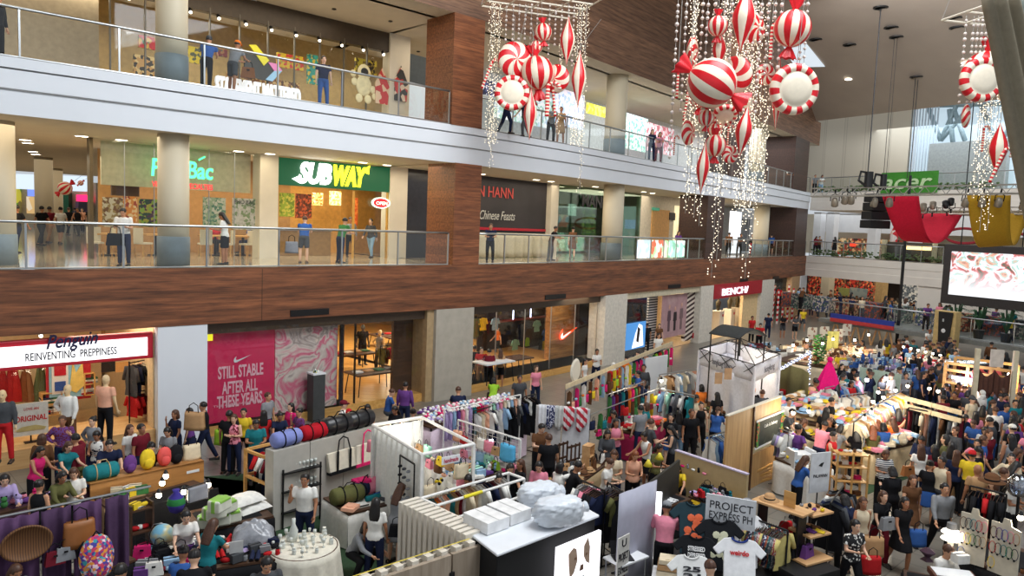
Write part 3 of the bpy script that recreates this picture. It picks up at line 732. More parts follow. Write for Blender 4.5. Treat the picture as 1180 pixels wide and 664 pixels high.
a=L.hit(645,391,1.0);swoosh(t,a[0],0,a[1]-.05,1.5,eS('tick_red_glow',(240,70,30),1.6),.06);a=L.hit(645.5,391,1.0);swoosh(t,a[0]+.03,-.07,a[1]+.02,.8,eS('tick_white_glow',(255,235,225),2),.02)
tg(L.X_('dark_partition',x2+.1,W-.05,.3,3.3,.9,.2,so('store_dark_wall',(44,32,26))),'dark brown partition right of the slatted oak wall','partition')
for i in range(5):sT(L.X_('trim_%d'%(6+i),W*(.2*i+.18),W*(.2*i+.18)+.03,.3,3.1,-.24,.04,ST))
t=eM('wall_display','wall display with red shelf and white neon uprights in store','display',L.loc(0,4.5,0),L.rz)
a,b=L.hit(566,405,4.5),L.hit(632,382,4.5)
MB().X_(((a[0]+b[0])/2,0,1.75),(b[0]-a[0],.4,.06)).B_('red_shelf',so('red_shelf',(150,50,36)),t)
for px in(591,611):
 c=L.hit(px,375,4.4);MB().cyl((c[0],-.1,1.8),(c[0],-.1,3.1),.03,n=8).B_('neon_tube',eS('neon_cool',(220,225,255),4),t)
MB().X_(((a[0]+b[0])/2,.3,1.7),(b[0]-a[0]+1.5,.05,3.2)).B_('back_panel',so('store_dark_wall',(44,32,26)),t)
for i,(px,py,kd,cn)in en(((557,365,'shirt','yellow'),(571,365,'shirt','light blue'),(619,368,'shirt','mint'),(629,378,'shirt','blue'),(594,390,'shirt','mint'),(608,388,'top','lime'),(623,390,'pants','black'),(627,392,'top','yellow'),(548,366,'coat','olive'),(601,372,'coat','navy'))):
 c=L.hit(px,py,4.0);gA(kd,cn,L.loc(c[0],4.0,c[1]),L.rz+PI/2,['at the left of the store wall display','right of the yellow shirt on store display','pale green, under the right neon tube','at the right end of the store display','on the lower rail by the left neon tube','on the lower rail beside the black trousers','on the lower store rail','at the right end of the lower store rail','at the far left of the store display','between the two neon tubes'][i],'sportswear on the wall display',True)
p=gfloor(568,440);dtable(p,.8,1.6,.9,.85,'pale display table inside the second store window',WH)
p=gfloor(590,428);dtable(p,.8,1.8,.9,.6,'low dark bench table under the neon wall display')
sT(fbox('wall_pier_c',38.6,40.7,0,3.42,-.05,.9,so('pier_pale',(214,208,196),.7)))
L=Loc(40.7,49.46,.3);W=L.w
sT(L.X_('wall_header_b',0,W,3.1,3.42,-.2,.4,so('header_beige',(206,196,170))));
sT(L.X_('floor_shop_b',0,W,0,.03,0,5,so('shop_floor_grey',(140,130,116),.3)));sT(L.X_('wall_shop_back_b',0,W,0,3.42,4.5,.2,so('shop_back_grey',(120,112,104))))
xa,xb=L.hit(719,390)[0],L.hit(741,390)[0]
sT(L.X_('window_5',0,xb+.2,0,3.1,0,.03,glass('smoked_glass',(.45,.46,.48),.12)))
t=eM('video_screen','blue lit shop window screen showing a person in white','screen',L.loc(0,-.1,0),L.rz)
za,zb=L.hit(728,402)[1],L.hit(728,372)[1]
MB().X_(((xa+xb)/2,0,(za+zb)/2),(xb-xa,.05,zb-za)).B_('panel',eS('screen_blue',(70,130,190),.9),t)
MB().pR([(xa+.3*(xb-xa),za+.05),(xa+.9*(xb-xa),za+.1),(xa+.8*(xb-xa),zb-.2),(xa+.62*(xb-xa),zb-.08),(xa+.45*(xb-xa),za+.5*(zb-za)+.1)],-.04,-.035,0,prj).pR([(xa+.5*(xb-xa),za+.4),(xa+.62*(xb-xa),za+.3),(xa+.68*(xb-xa),zb-.35),(xa+.55*(xb-xa),zb-.22)],-.06,-.055,1,prj).B_('picture',[eS('screen_white',(235,240,250),1.1),so('screen_hair',(40,30,30))],t)
STRB=stripes('slanted_stripes',(226,214,200),(60,34,34),3.6,2,.5,ang=.25)
STRF=stripes('fine_stripes',(206,200,196),(40,36,40),7,2,.5)
L.X_('striped_wall',L.hit(745,400,.4)[0],L.hit(755,400,.4)[0],0,3.1,.4,.1,STRF,'narrow finely striped wall between dark doorways','wall panel')
L.X_('striped_wall',L.hit(789,380,.05)[0],W,.2,3.1,.05,.2,STRB,'wide wall of bold slanted stripes beside the poster','wall panel')
t=eM('fashion_poster','mauve fashion poster of three standing figures in shop window','poster',L.loc(0,0,0),L.rz)
xa,xb=L.hit(762,370)[0],L.hit(790,370)[0]
MB().X_(((xa+xb)/2,0,1.85),(xb-xa,.05,2.4)).B_('sheet',mT('mauve_print',[(196,160,160),(172,136,140),(206,176,172)],.8,kind='NOISE'),t)
for k,(u,c,h)in en(((.28,(92,70,80),1.5),(.52,(40,30,34),1.35),(.78,(120,96,98),1.55))):
 x=xa+u*(xb-xa);mb=MB();mb.pR([(x-.13,1.0),(x+.13,1.0),(x+.12,1.0+h*.4),(x+.22,1.0+h*.42),(x+.17,1.0+h*.78),(x-.17,1.0+h*.78),(x-.22,1.0+h*.4),(x-.12,1.0+h*.4)],-.04,-.03,0,lambda a,b,hh:(a,hh,b)).sph((x,-.03,1.0+h*.92),(.1,.02,.13),10,1).B_('printed_figure',[so('print_%d'%k,c),so('print_skin',(206,160,140))],t)
t=tg(L.X_('small_sign',L.hit(798,386)[0],L.hit(806,386)[0],.3,.6,-.02,.03,RED),'small red sign at the foot of the striped wall','sign')
sT(fbox('wall_pier_d',49.46,51.3,0,3.42,-.02,.5,so('pier_pale',(214,208,196),.7)))
L=Loc(51.3,59.7,.1);W=L.w
t=eM('shop_sign','red shop sign board with glowing white letters at the far end','sign',L.loc(0,-.15,0),L.rz)
MB().X_((W/2,.1,3.0),(W,.25,.9)).B_('board',so('board_red',(170,24,40),.5),t)
xa,xb=L.hit(828,340)[0],L.hit(854,338)[0]
text('BENCH/',eS('letter_glow_white',(255,240,255),1.1),t,(xa,-.06,2.72),0,.62,fit=xb-xa+.6,extrude=.03,bold=.005)
sT(L.X_('floor_shop_c',0,W,0,.03,0,5,so('shop_floor_pale',(206,176,130),.3)));sT(L.X_('wall_shop_back_c',0,W,0,3.42,3.6,.2,so('cream_shop_wall',(230,200,150),.7)))  # back and front walls share one even cream colour
sT(L.X_('wall_shop_front_c',L.hit(857,360)[0],W,0,2.6,.1,.2,so('cream_shop_wall',(230,200,150),.7)))
for i,px in en((826,839,848)):
 x=L.hit(px,380,1)[0];t=eM('display_plinth','cream display plinth in the red sign shop, %s'%['left one','middle one','right one'][i],'plinth',L.loc(x,1,0),L.rz)
 MB().X_((0,0,.75),(.75,.6,1.5)).B_('body',OFFW,t,bv=.02);MB().X_((0.1,-.32,1.2),(.16,.02,.16)).B_('red_tag',RED,t)
 mb=MB();mb.la([(.14,0),(.2,.25),(.26,.55),(.1,.68),(.06,.78),(.1,.86),(.09,.98),(.01,1.05)],(0,0,1.5),12,sy=.6);tg(mb.B_('torso_form',so('dark_outfit',(90,80,56)),None,L.loc(x,1,0),L.rz,sm_=True),'dark dressed torso form on the %s cream plinth of red sign shop'%['left','middle','right'][i],'mannequin')
sT(fbox('wall_pier_e',59.7,62.6,0,3.42,-.02,.5,so('pier_pale',(214,208,196),.7)))
L=Loc(62.6,67.0,.3);W=L.w
sT(L.X_('window_6',0,W,0,3.3,0,.03,SGLASS));sT(L.X_('wall_shop_back_d',-.5,W+3,0,3.42,2.5,.2,so('pale_green_shop',(196,206,190))))
tg(L.X_('rose_screen',W*.1,W*.45,.2,3.2,.8,.1,so('rose_panel',(200,70,90))),'rose pink panel in the festive window at the far corner','panel')
CANE=stripes('cane_stripes',(236,226,220),(200,24,36),3.2,2,.5,ang=.6)
for i in range(5):tg(L.X_('striped_pole',W*(.12+.17*i),W*(.12+.17*i)+.13,0,2.9-.3*(i%3),-.2-.15*i,.13,CANE),'red and white striped pole in the festive corner window','pole','striped poles in the festive window')
sT(fbox('wall_pier_f',67.0,69.2,0,3.42,-.02,.4,so('warm_corner_panel',(196,160,120))));sT(fbox('wall_pier_g',69.2,SMAX+.3,0,3.42,-.1,.5,W2))
# ================================================================ MIDDLE GALLERY SHOPS
GO=4.4
SH=8.8-Z1
def gal_back(s0,s1,mat,name,z=Z1,off=GO,top=8.8):return sT(MB().sw_([(off+4,z),(off+4,top)],s0,s1,closed=False).B_(name,mat))
gal_back(Sx(113,250,GO+4),26,so('restaurant_wall',(170,128,76),.7),'wall_gallery_a');gal_back(26,47,so('sandwich_wall',(206,152,74),.7),'wall_gallery_b')
for i,(px0,px1,y,z0,z1,m,lab)in en(((-60,106,60,8.0,9.2,eS('hall_daylight_band',(206,220,232),.9),None),)):
 a,b=AtY(px0,215,y),AtY(px1,215,y);sT(MB().X_(((a.x+b.x)/2,y,(z0+z1)/2),(b.x-a.x,.3,z1-z0)).B_('wall_hall_band',m))
a,b=AtY(-60,240,62),AtY(112,240,62);sT(MB().X_(((a.x+b.x)/2,62,6.9),(b.x-a.x,.3,3.8)).B_('wall_hall_far',so('hall_far_wall',(180,164,136))))
sT(MB().quad([(-60,24,Z1-.01),(-9,24,Z1-.01),(-9,64,Z1-.01),(-60,64,Z1-.01)]).B_('floor_hall',GALM))
for i,(px0,py0,px1,py1,m,lab)in en(((13,216,22,244,mT('hall_green_shop',[(80,130,50),(190,180,60),(110,100,60)],.8,emit=.5),'green and yellow lit shop far down the left hall'),(34,218,44,226,eS('hall_blue_sign',(90,110,200),1.6),'small blue glowing sign far down the left hall'),(33,227,44,246,mT('hall_warm_shop',[(220,180,120),(180,60,50),(230,210,180)],1,emit=.5),'warm lit shop under the blue sign in left hall'),(70,222,81,246,so('hall_green_frame',(20,90,50)),'dark green framed shop in the left hall'),(90,225,105,232,eS('hall_pink_sign',(236,30,90),1.8),'hot pink glowing sign far down the left hall'),(89,233,106,247,mT('hall_dark_shop',[(60,50,60),(120,90,110),(40,40,50)],1.2),'dark shop front below the hot pink sign'))):
 a,b=AtY(px0,py1,61.5),AtY(px1,py0,61.5);tg(MB().X_(((a.x+b.x)/2,61.5,(a.z+b.z)/2),(b.x-a.x,.5,b.z-a.z)).B_('hall_shop',m),lab,'shop front')
s0,s1=Sx(108,250,GO),Sx(298,250,GO);L=Loc(s0,s1,GO,Z1);W=L.w
sT(L.X_('window_7',0,W,0,SH,0,.03,SGLASS));sT(L.X_('wall_restaurant_side',-.1,0,0,SH,0,.3,so('bronze_edge',(90,76,50))))
sT(L.X_('wall_restaurant_upper',.4,W,2.35,SH,.7,.1,so('restaurant_bulkhead',(196,190,160))))
GR=eS('green_neon',(70,240,150),2.2);RN=eS('red_neon',(220,50,60),1.3)
t=eM('neon_sign','green neon restaurant sign with small red line below it','sign',L.loc(0,-.1,0),L.rz)
a,b=L.hit(172,203),L.hit(243,203);zz=L.hit(200,204)[1]
text('Pho Bac',GR,t,(a[0],0,zz),0,.8,fit=b[0]-a[0],extrude=.02,bold=.012,shear=.1)
c=L.hit(232,190);MB().cyl((c[0]-.12,0,zz+.62),(c[0]+.08,0,zz+.75),.03,n=6).B_('accent',GR,t)
a,b=L.hit(174,209),L.hit(244,209);text('VIETNAMESE SPECIALTIES',RN,t,(a[0],0,zz-.36),0,.26,fit=b[0]-a[0],extrude=.01,bold=.004)
for i in range(1,6):sT(L.X_('trim_%d'%(30+i),W*i/6-.01,W*i/6+.01,0,SH,-.02,.03,ST))
POST=[(118,227,142,262,'poster_noodles','hanging cream poster of a bowl dish, leftmost in restaurant window',[(196,190,170),(150,130,90),(110,80,60)]),(142,226,158,256,'poster_patchwork','orange and cream patchwork poster in the restaurant window',[(206,130,60),(220,190,140),(150,60,40)]),(160,229,186,262,'poster_menu','menu board of small dark dishes in the restaurant window',[(30,60,50),(150,150,60),(70,40,70),(120,160,60)]),(234,227,260,262,'poster_herbs','green herb print poster right of the white column',[(150,170,140),(90,130,110),(196,196,180)]),(268,228,294,265,'poster_bowl','pale poster with a large bowl at right end of restaurant window',[(206,202,192),(190,186,176),(130,150,110)])]
for(a_,b_,c_,d_,nm,lab,cs)in POST:L.rect('restaurant_poster',a_,b_,c_,d_,.15,.03,mT(nm,cs,13),lab,'poster')
a=L.hit(277,231,.1);text('PHO BAC',BLK,None,L.loc(L.hit(270,234,.1)[0],.1,a[1]-.12),L.rz,.2,fit=.75,extrude=.003)
tg([o for o in COL.objects if o.name.startswith('lettering')and not o.parent][-1],'dark heading lettering across the pale bowl poster','lettering')
t=eM('menu_cabinet','dark framed picture row high on the restaurant wall','picture',L.loc(0,1,0),L.rz);a,b=L.hit(128,218,1),L.hit(160,212,1)
MB().X_(((a[0]+b[0])/2,0,2.9-.7),(b[0]-a[0],.1,.35)).B_('frame',DW,t)
for i,px in en((110,138,165,236,262,285)):
 x=L.hit(px,280,1.4)[0];t=eM('dining_chair','cream dining chair behind the restaurant glass, %s from left'%ORD[i+1],'chair',L.loc(x,1.4,0),L.rz+i,'restaurant chairs')
 MB().X_((0,0,.45),(.42,.42,.06)).B_('seat',OFFW,t);MB().X_((0,.2,.72),(.42,.04,.5)).B_('backrest',OFFW,t)
 for sx in(-.18,.18):
  for sy in(-.18,.18):MB().X_((sx,sy,.22),(.04,.04,.44)).B_('leg',PINE,t)
for i,px in en((125,180,248,280)):
 x=L.hit(px,280,2)[0];t=eM('dining_table','square wooden dining table behind the restaurant glass, %s from left'%ORD[i+1],'table',L.loc(x,2.0,0),L.rz,'restaurant tables')
 MB().X_((0,0,.73),(.9,.9,.05)).B_('tabletop',PINE,t);MB().cyl((0,0,0),(0,0,.72),.05).cyl((0,0,0),(0,0,.03),.28).B_('pedestal',BK,t)
sT(fbox('wall_pier_h',s1,Sx(319,250,GO),Z1,8.8,GO-.1,.6,OFFW))
s0,s1=Sx(320,250,GO),Sx(448,250,GO);L=Loc(s0,s1,GO,Z1);W=L.w
GREEN=eS('fascia_green',(8,84,52),.55)
t=eM('shop_sign','green sandwich shop fascia with glowing white and yellow letters','sign',L.loc(0,-.05,0),L.rz)
zb=L.hit(380,217)[1];MB().X_((W/2,.06,(zb+SH-.05)/2),(W,.12,SH-.05-zb)).B_('board',GREEN,t)
a,m_,b=L.hit(342,215),L.hit(380,216),L.hit(418,218);z0=L.hit(380,216)[1]+.12
text('SUB',eS('letter_white_glow',(255,255,250),3),t,(a[0],-.05,z0),0,1.05,fit=m_[0]-a[0],extrude=.04,bold=.04,shear=.25)
text('WAY',eS('letter_yellow_glow',(245,240,40),2.4),t,(m_[0]+.03,-.05,z0),0,1.05,fit=b[0]-m_[0],extrude=.04,bold=.04,shear=.25)
MB().pR([(b[0]-.1,z0+.62),(b[0]+.25,z0+.85),(b[0]+.2,z0+.68),(b[0]+.2,z0+.5)],-.08,0,0,prj).B_('arrow_tip',eS('letter_yellow_glow',(245,240,40),2.4),t)
MB().pR([(a[0]-.22,z0+.1),(a[0]+.1,z0-.05),(a[0]+.12,z0+.25)],-.08,0,0,prj).B_('arrow_tail',eS('letter_white_glow',(255,255,250),3),t)
sT(L.X_('window_8',W*.66,W,0,zb,.02,.03,SGLASS))
for x in(0,W*.66,W-.06):sT(L.X_('trim_4%d'%int(x*10),x,x+.06,0,zb,0,.1,so('oak_frame',(196,150,70))))
t=eM('oval_sign','small oval red sign with white glowing rim in the sandwich shop window','sign',L.loc(0,-.12,0),L.rz);c=L.hit(437,234)
MB().la([(1e-6,-.02),(.44,-.02),(.44,.02),(1e-6,.02)],(c[0],0,c[1]),24,ax='y',sy=.5).B_('rim',eS('oval_rim',(210,255,230),1.8),t);MB().la([(1e-6,-.03),(.36,-.03),(.36,.0),(1e-6,.0)],(c[0],-.01,c[1]),24,ax='y',sy=.5).B_('face',eS('oval_red',(220,30,40),1.2),t)
text('OPEN',eS('oval_rim',(210,255,230),1.8),t,(c[0]-.26,-.06,c[1]-.08),0,.2,fit=.52,extrude=.004)
sT(fbox('wall_pier_i',s1,Sx(467,250,GO),Z1,8.8,GO-.1,.6,OFFW))
t=eM('service_counter','long pale sandwich counter with glass guard','counter',L.loc(W*.1,1.7,0),L.rz);MB().X_((W*.28,.35,.5),(W*.55,.7,1.0)).B_('body',so('counter_panel',(150,120,80)),t);MB().X_((W*.28,.35,1.03),(W*.57,.76,.06)).B_('worktop',ST,t);MB().X_((W*.28,.05,1.25),(W*.55,.03,.4)).B_('sneeze_guard',SGLASS,t)
for i,(a_,b_,c_,d_,cs,lab)in en(((321,222,339,250,[(150,170,60),(200,190,80),(120,140,50)],'green promotional poster at the left of sandwich shop'),(341,223,359,252,[(120,60,40),(196,90,50),(90,50,30)],'dark red food poster beside the green sandwich poster'),(360,222,372,237,[(240,220,120),(200,120,50),(250,240,190)],'lit yellow menu board over the sandwich counter'),(380,220,393,237,[(250,240,190),(220,190,90),(240,230,160)],'tilted bright menu board, second over the counter'),(408,228,412,260,[(200,80,30),(220,120,50)],'tall narrow orange panel inside the sandwich shop'))):
 L.rect('menu_board',a_,b_,c_,d_,[.1,.15,3,3,3.2][i],.04,mT('sandwich_print_%d'%i,cs,13,emit=.3 if i>1 else.05),lab,'menu board'if i in(2,3)else 'poster')
L=Loc(Sx(467,250,GO),Sx(520,250,GO),GO,Z1);sT(L.X_('window_10',0,L.w,0,SH,0,.06,so('dark_shop_glass',(48,46,50),.15)))
s0,s1=Sx(520,250,GO),Sx(629,250,GO-.4);L=Loc(s0,s1,GO-.4,Z1)
t=eM('hoarding','black hoarding with red and white restaurant lettering','hoarding',L.loc(0,0,0),L.rz)
MB().X_((L.w/2,.05,SH/2+.3),(L.w,.1,SH-.6)).B_('panel',mT('hoarding_print',[(40,38,40),(48,46,50),(56,52,56),(44,40,42)],.5,kind='NOISE'),t)
a,b=L.hit(552,232),L.hit(590,229);text('IN HANN',so('lettering_dull_red',(176,60,56)),t,(a[0]-.3,-.03,L.hit(565,227)[1]),0,.7,fit=b[0]-a[0]+.3,extrude=.006,bold=.006)
a,b=L.hit(551,252),L.hit(592,252);text('Chinese Feasts',so('lettering_pale',(196,196,192)),t,(a[0],-.03,L.hit(565,253)[1]),0,.6,fit=b[0]-a[0],extrude=.006,shear=.35)
MB().X_((L.w/2,-.02,1.35),(L.w,.02,.12)).B_('red_stripe',RED,t)
def swag(u,v,o,w=L.w):return V_((u*w,-.3-.08*sin(u*60)+o,1.15*(1-v)+.02))
tg(MB().grid(swag,80,4,thick=.03).B_('ground_curtain',cM((206,196,170)),None,L.loc(0,0,0),L.rz,sm_=True),'cream gathered curtain along the foot of the black hoarding','curtain')
sT(fbox('wall_pier_j',s1,Sx(641,250,GO-.6),Z1,8.8,GO-.7,.5,OFFW))
s0,s1=Sx(641,250,3.8),Sx(738,250,3.8);L=Loc(s0,s1,3.8,Z1);W=L.w
sT(MB().sw_([(7.5,Z1),(7.5,8.8)],s0-2,s1+3,closed=False).B_('wall_gallery_c',so('green_shop_wall',(96,120,86),.6)))  # one even dull green wall colour
sT(L.X_('window_11',0,W,0,SH,0,.04,glass('green_glass',(.62,.78,.66),.12)))
t=eM('shop_sign','large dark fashion shop letters on green glass behind the round column','sign',L.loc(0,-.1,0),L.rz)
a,b=L.hit(668,238),L.hit(700,240);text('MANGO',BLK,t,(a[0],0,a[1]),0,.9,fit=(b[0]-a[0])*1.22,extrude=.03,bold=.02)
for i,(a_,b_,c_,d_,m,lab)in en(((642,247,655,262,mT('beauty_print',[(220,120,110),(120,160,200),(240,210,190)],3,emit=.4),'small bright portrait display left in the green glass shop'),(722,253,734,264,eS('violet_screen',(170,180,230),1.1),'pale violet screen in green glass shop right of column'),(657,235,664,249,eS('oval_lamp',(210,225,225),.9),'pale oval emblem lamp behind the green glass'),(674,235,686,275,mT('green_display',[(60,110,60),(150,180,80),(30,60,40)],8,emit=.3),'tall green display seen through the fashion shop doorway'),(642,268,651,286,mT('teal_display',[(40,160,150),(220,240,240),(60,120,120)],8,emit=.5),'teal lit display low at left of green glass shop'))):
 L.rect('shop_display',a_,b_,c_,d_,.4,.1,m,lab,'display')
sT(fbox('wall_gallery_d',s1,Sx(808,250,3.8)+1,Z1,8.8,3.8,.3,so('gallery_wall_cream',(224,216,200))))
L=Loc(s1,Sx(808,250,3.8)+1,3.8,Z1)
L.rect('service_door',752,241,769,300,-.06,.08,so('peach_door',(226,176,112),.6),'peach coloured flush service door on the cream gallery wall','door')
L.rect('exit_sign',752,239,760,243,-.16,.05,eS('exit_green',(60,140,110),.6),'tiny green sign above the peach service door','sign')
t=L.rect('framed_picture',772,245,778,254,-.1,.06,DARK,'small black framed notice right of the peach door','picture')
L.rect('shop_facade',778,237,795,300,-.04,.06,mT('cream_shop_glow',[(240,224,170),(250,240,200),(206,190,140)],1.2,kind='NOISE',emit=.6),'cream glowing shop front right of the black framed notice','shop front')
Lr=Loc(Sx(736,285,.3),Sx(790,285,.3),.35,Z1)
Lr.X_('lit_billboard',0,Lr.w*.24,.1,1.05,0,.08,mT('billboard_print_a',[(240,245,250),(200,230,250),(250,230,220)],3,emit=1.0),'bright white lit board behind the railing, left one','billboard');Lr.X_('lit_billboard',Lr.w*.3,Lr.w*.62,.1,1.05,0,.08,mT('billboard_print_b',[(250,245,220),(230,120,90),(200,230,180),(250,250,240)],3,emit=.9),'bright cream and red lit board behind railing, middle one','billboard')
Lr.X_('lit_billboard',Lr.w*.66,Lr.w,.1,1.05,0,.08,mT('billboard_print_c',[(190,240,220),(240,250,240),(150,210,180)],3,emit=.9),'bright mint lit board behind railing, right one','billboard')
sT(fbox('wall_gallery_e',Sx(808,250,3.8)+1,SMAX+10,Z1,8.8,6,.3,so('far_gallery_white',(222,224,226))))
L=Loc(Sx(830,262,3),SMAX+2,3,Z1)
for i,(a_,b_,c_,d_,m,lab)in en(((842,243,852,292,eS('white_shop_glow',(236,240,246),.9),'glowing white shop interior right of the dark column'),(854,252,862,290,so('shop_grey_panel',(150,156,164)),'grey shop panel on middle floor beyond the dark column'),(843,244,853,250,DARK,'dark sign over the glowing white shop'),(884,246,905,256,so('louver_grey',(128,136,130)),'grey louvred panel high near the far corner column'))):
 L.rect('shop_facade',a_,b_,c_,d_,-.1+i*.02,.05,m,lab,'shop front')
 # ================================================================ TOP GALLERY SHOPS
H3=14.1-Z2
s0,s1=Sx(126,40,GO),Sx(447,100,GO);L=Loc(s0,s1,GO,Z2);W=L.w
sT(MB().sw_([(GO+4,Z2),(GO+4,14.1)],-6,SMAX,closed=False).B_('wall_top_back',so('top_back_wall',(172,146,96),.7)))
sT(fbox('wall_top_left',-4,s0,Z2,14.1,GO+1.2,.3,so('top_left_wall',(160,146,122),.7)))
sT(L.X_('window_12',0,W,0,H3-.6,0,.04,SGLASS));sT(L.X_('wall_top_header',0,W,H3-.75,H3,-.02,.3,so('dark_bronze',(64,52,38),.5)))
for i in range(10):sT(L.X_('trim_%d'%(50+i),W*i/10,W*i/10+.04,0,H3-.6,-.03,.08,so('bronze_post',(90,84,70),.4)))
spots(L,11,W,H3-.85,-.25,'silver spotlight under the dark header of the top floor shop','spotlights over the top floor shop',14,(255,250,225))
WL=eS('letter_box_white',(240,242,246),.55)
t=eM('shop_lettering','row of white box letters along the foot of the top shop window','sign',L.loc(0,-.25,0),L.rz)
xa,xb=L.hit(248,108,-.25)[0],L.hit(346,118,-.25)[0];text('STATEMENT MATTERED',WL,t,(xa,0,L.hit(297,113,-.25)[1]),0,.75,fit=xb-xa,extrude=.06,bold=.03)
for i,(a_,b_,c_,d_,cs,lab)in en(((160,40,181,58,[(200,40,40),(210,160,60),(190,50,50),(60,110,70)],'framed red and green painting left of the white column, top floor'),(154,62,180,92,[(196,150,90),(60,50,40),(220,190,130)],'wooden bag rack behind glass left of the white column'),(213,52,232,74,[(220,190,40),(90,90,60),(200,170,60)],'yellow lettered display right of white column on the top floor'),(246,54,262,66,[(120,40,40),(160,110,60),(90,100,80)],'dark red round display behind the man in orange cap'),(320,60,350,82,[(220,180,40),(206,60,50),(180,160,60)],'yellow and red display panel in the top shop window'),(355,62,366,98,[(60,160,140),(220,190,70),(40,120,110)],'teal framed panel in the top shop window'),(262,82,345,104,[(150,100,60),(206,170,110),(90,60,40)],'long shelf of small goods along the top shop window'),(410,66,434,88,[(190,170,60),(120,100,50),(40,36,30)],'golden mesh panel behind the astronaut decal'))):
 L.rect('window_display',a_,b_,c_,d_,.5+i*.03,.1,mT('top_print_%d'%i,cs,10,emit=.15),lab,'display')
t=eM('ribbon_sign','black sign of folded yellow pink and blue stripes behind top railing','sign',L.loc(0,-.15,0),L.rz)
def LP(px,py):a=L.hit(px,py,-.15);return(a[0],a[1])
for nm,c,q in(('dark_field',(50,50,46),[(281,60),(298,62),(324,82),(312,94),(300,92),(281,86)]),('yellow_stripe',(240,228,40),[(286,52),(294,52),(309,70),(303,76)]),('pink_stripe',(240,140,200),[(308,72),(318,74),(324,82),(315,82)]),('blue_stripe',(160,206,240),[(315,82),(324,82),(313,94),(305,92)])):
 k=0 if nm=='dark_field'else.05;MB().pR([LP(*v)for v in q],-k-.04,-k,0,prj).B_(nm,eS('ribbon_'+nm,c,.25),t)
t=eM('window_decal','cream padded space suit decal on the top floor window','decal',L.loc(0,-.08,0),L.rz)
c=LP(420,112);mb=MB()
for(x,z,r,q)in((0,.95,.3,.05),(0,.45,.36,.05),(-.42,.55,.14,.05),(.42,.35,.14,.05),(-.48,.85,.13,.05),(.5,.1,.12,.05),(-.2,-.05,.16,.05),(.2,-.05,.16,.05)):mb.sph((c[0]+x,0,c[1]+z),(r,q,r*1.1),12)
mb.B_('padded_suit',so('decal_cream',(226,214,170)),t,sm_=True);MB().sph((c[0],-.05,c[1]+.98),(.17,.03,.15),12).B_('visor',DARK,t)
for i,(px,py,cs)in en(((440,108,[(190,50,50),(220,190,160)]),(462,105,[(200,60,60),(230,210,190),(60,60,60)]))):
 c=LP(px,py);MB().pR([(c[0]-.28,c[1]-.4),(c[0]+.28,c[1]-.4),(c[0]+.35,c[1]+.3),(c[0],c[1]+1.0),(c[0]-.3,c[1]+.4)],-.06,0,0,prj).B_('window_decal',mT('decal_print_%d'%i,cs,4),None,L.loc(0,-.1,0),L.rz)
 tg(COL.objects[-1],['red curled decal left of the two at the end of the top window','red and cream figure shaped decal at end of the top window'][i],'decal')
sT(fbox('wall_pier_k',s1,Sx(470,100,GO),Z2,14.1,GO-.1,.5,OFFW))
L=Loc(Sx(470,100,GO),Sx(530,110,GO),GO,Z2);sT(L.X_('window_13',0,L.w,0,2.2,0,.05,eS('pale_shop_glow',(206,214,220),.55)));sT(L.X_('wall_dark_band',0,L.w,2.2,H3-.6,0,.05,so('slate_band',(62,72,80))))
s0,s1=Sx(545,110,GO),Sx(905,190,GO);BW=[(226,232,240),(190,206,222),(206,220,206),(240,240,246),(150,170,190),(236,226,216)]
L=Loc(s0,Sx(700,140,GO),GO,Z2)
sT(L.X_('wall_top_shops',0,L.w+22,0,H3,1.6,.1,so('bright_shop_wall',(226,228,232))))
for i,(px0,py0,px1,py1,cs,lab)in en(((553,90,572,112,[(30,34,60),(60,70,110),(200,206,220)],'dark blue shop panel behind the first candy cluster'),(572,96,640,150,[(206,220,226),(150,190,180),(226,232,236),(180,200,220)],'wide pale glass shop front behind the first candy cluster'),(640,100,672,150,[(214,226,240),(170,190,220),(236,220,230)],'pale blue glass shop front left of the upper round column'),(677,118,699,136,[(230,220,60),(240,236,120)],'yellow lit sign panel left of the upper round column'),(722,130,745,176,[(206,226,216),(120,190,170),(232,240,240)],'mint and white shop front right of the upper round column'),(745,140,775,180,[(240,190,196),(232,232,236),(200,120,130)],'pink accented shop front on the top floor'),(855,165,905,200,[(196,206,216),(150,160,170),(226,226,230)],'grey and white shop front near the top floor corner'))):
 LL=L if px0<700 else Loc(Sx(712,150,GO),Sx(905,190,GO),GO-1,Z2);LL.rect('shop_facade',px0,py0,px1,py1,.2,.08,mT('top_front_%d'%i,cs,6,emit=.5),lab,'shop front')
def downlight(px,py,z,lab,grp,r=.17,k=6):
 p=G(px,py,z);t=eM('downlight',lab,'ceiling light',(p.x,p.y,z-.005),0,grp)
 MB().la([(r,0),(r*1.25,-.02),(r*1.25,0)],n=16).B_('trim_ring',WH,t);MB().la([(1e-6,-.012),(r,-.012)],n=16).B_('lamp_disc',eS('downlight_glow',(255,246,225),k),t)
for px,py in((29,161),(32,164.5),(38,174.5),(41,177.5),(52,186),(66,195),(94,156.5),(140,161),(275,174),(311,177),(418,187),(446,190),(555,200.5),(618,207),(635,209),(686,215),(742,221),(752,222.5),(785,227),(795,228),(848,236),(853,237),(869,239)):
 downlight(px,py,8.8,'round white downlight in the middle gallery ceiling','downlights in the middle gallery ceiling')
for px,py in((290,1),(893,176),(896,178),(903,182),(600,62)):
 downlight(px,py,14.1,'round white downlight in the top gallery ceiling','downlights in the top gallery ceiling')
for px,py in((365,35),(385,10),(400,45),(450,24),(482,59),(296,19)):
 p=G(px,py,14.1);tg(MB().la([(.07,0),(.09,-.03),(.03,-.05)],n=10).B_('sprinkler',DARK,None,(p.x,p.y,14.1)),'small dark sprinkler head in the top gallery ceiling','sprinkler','sprinkler heads')
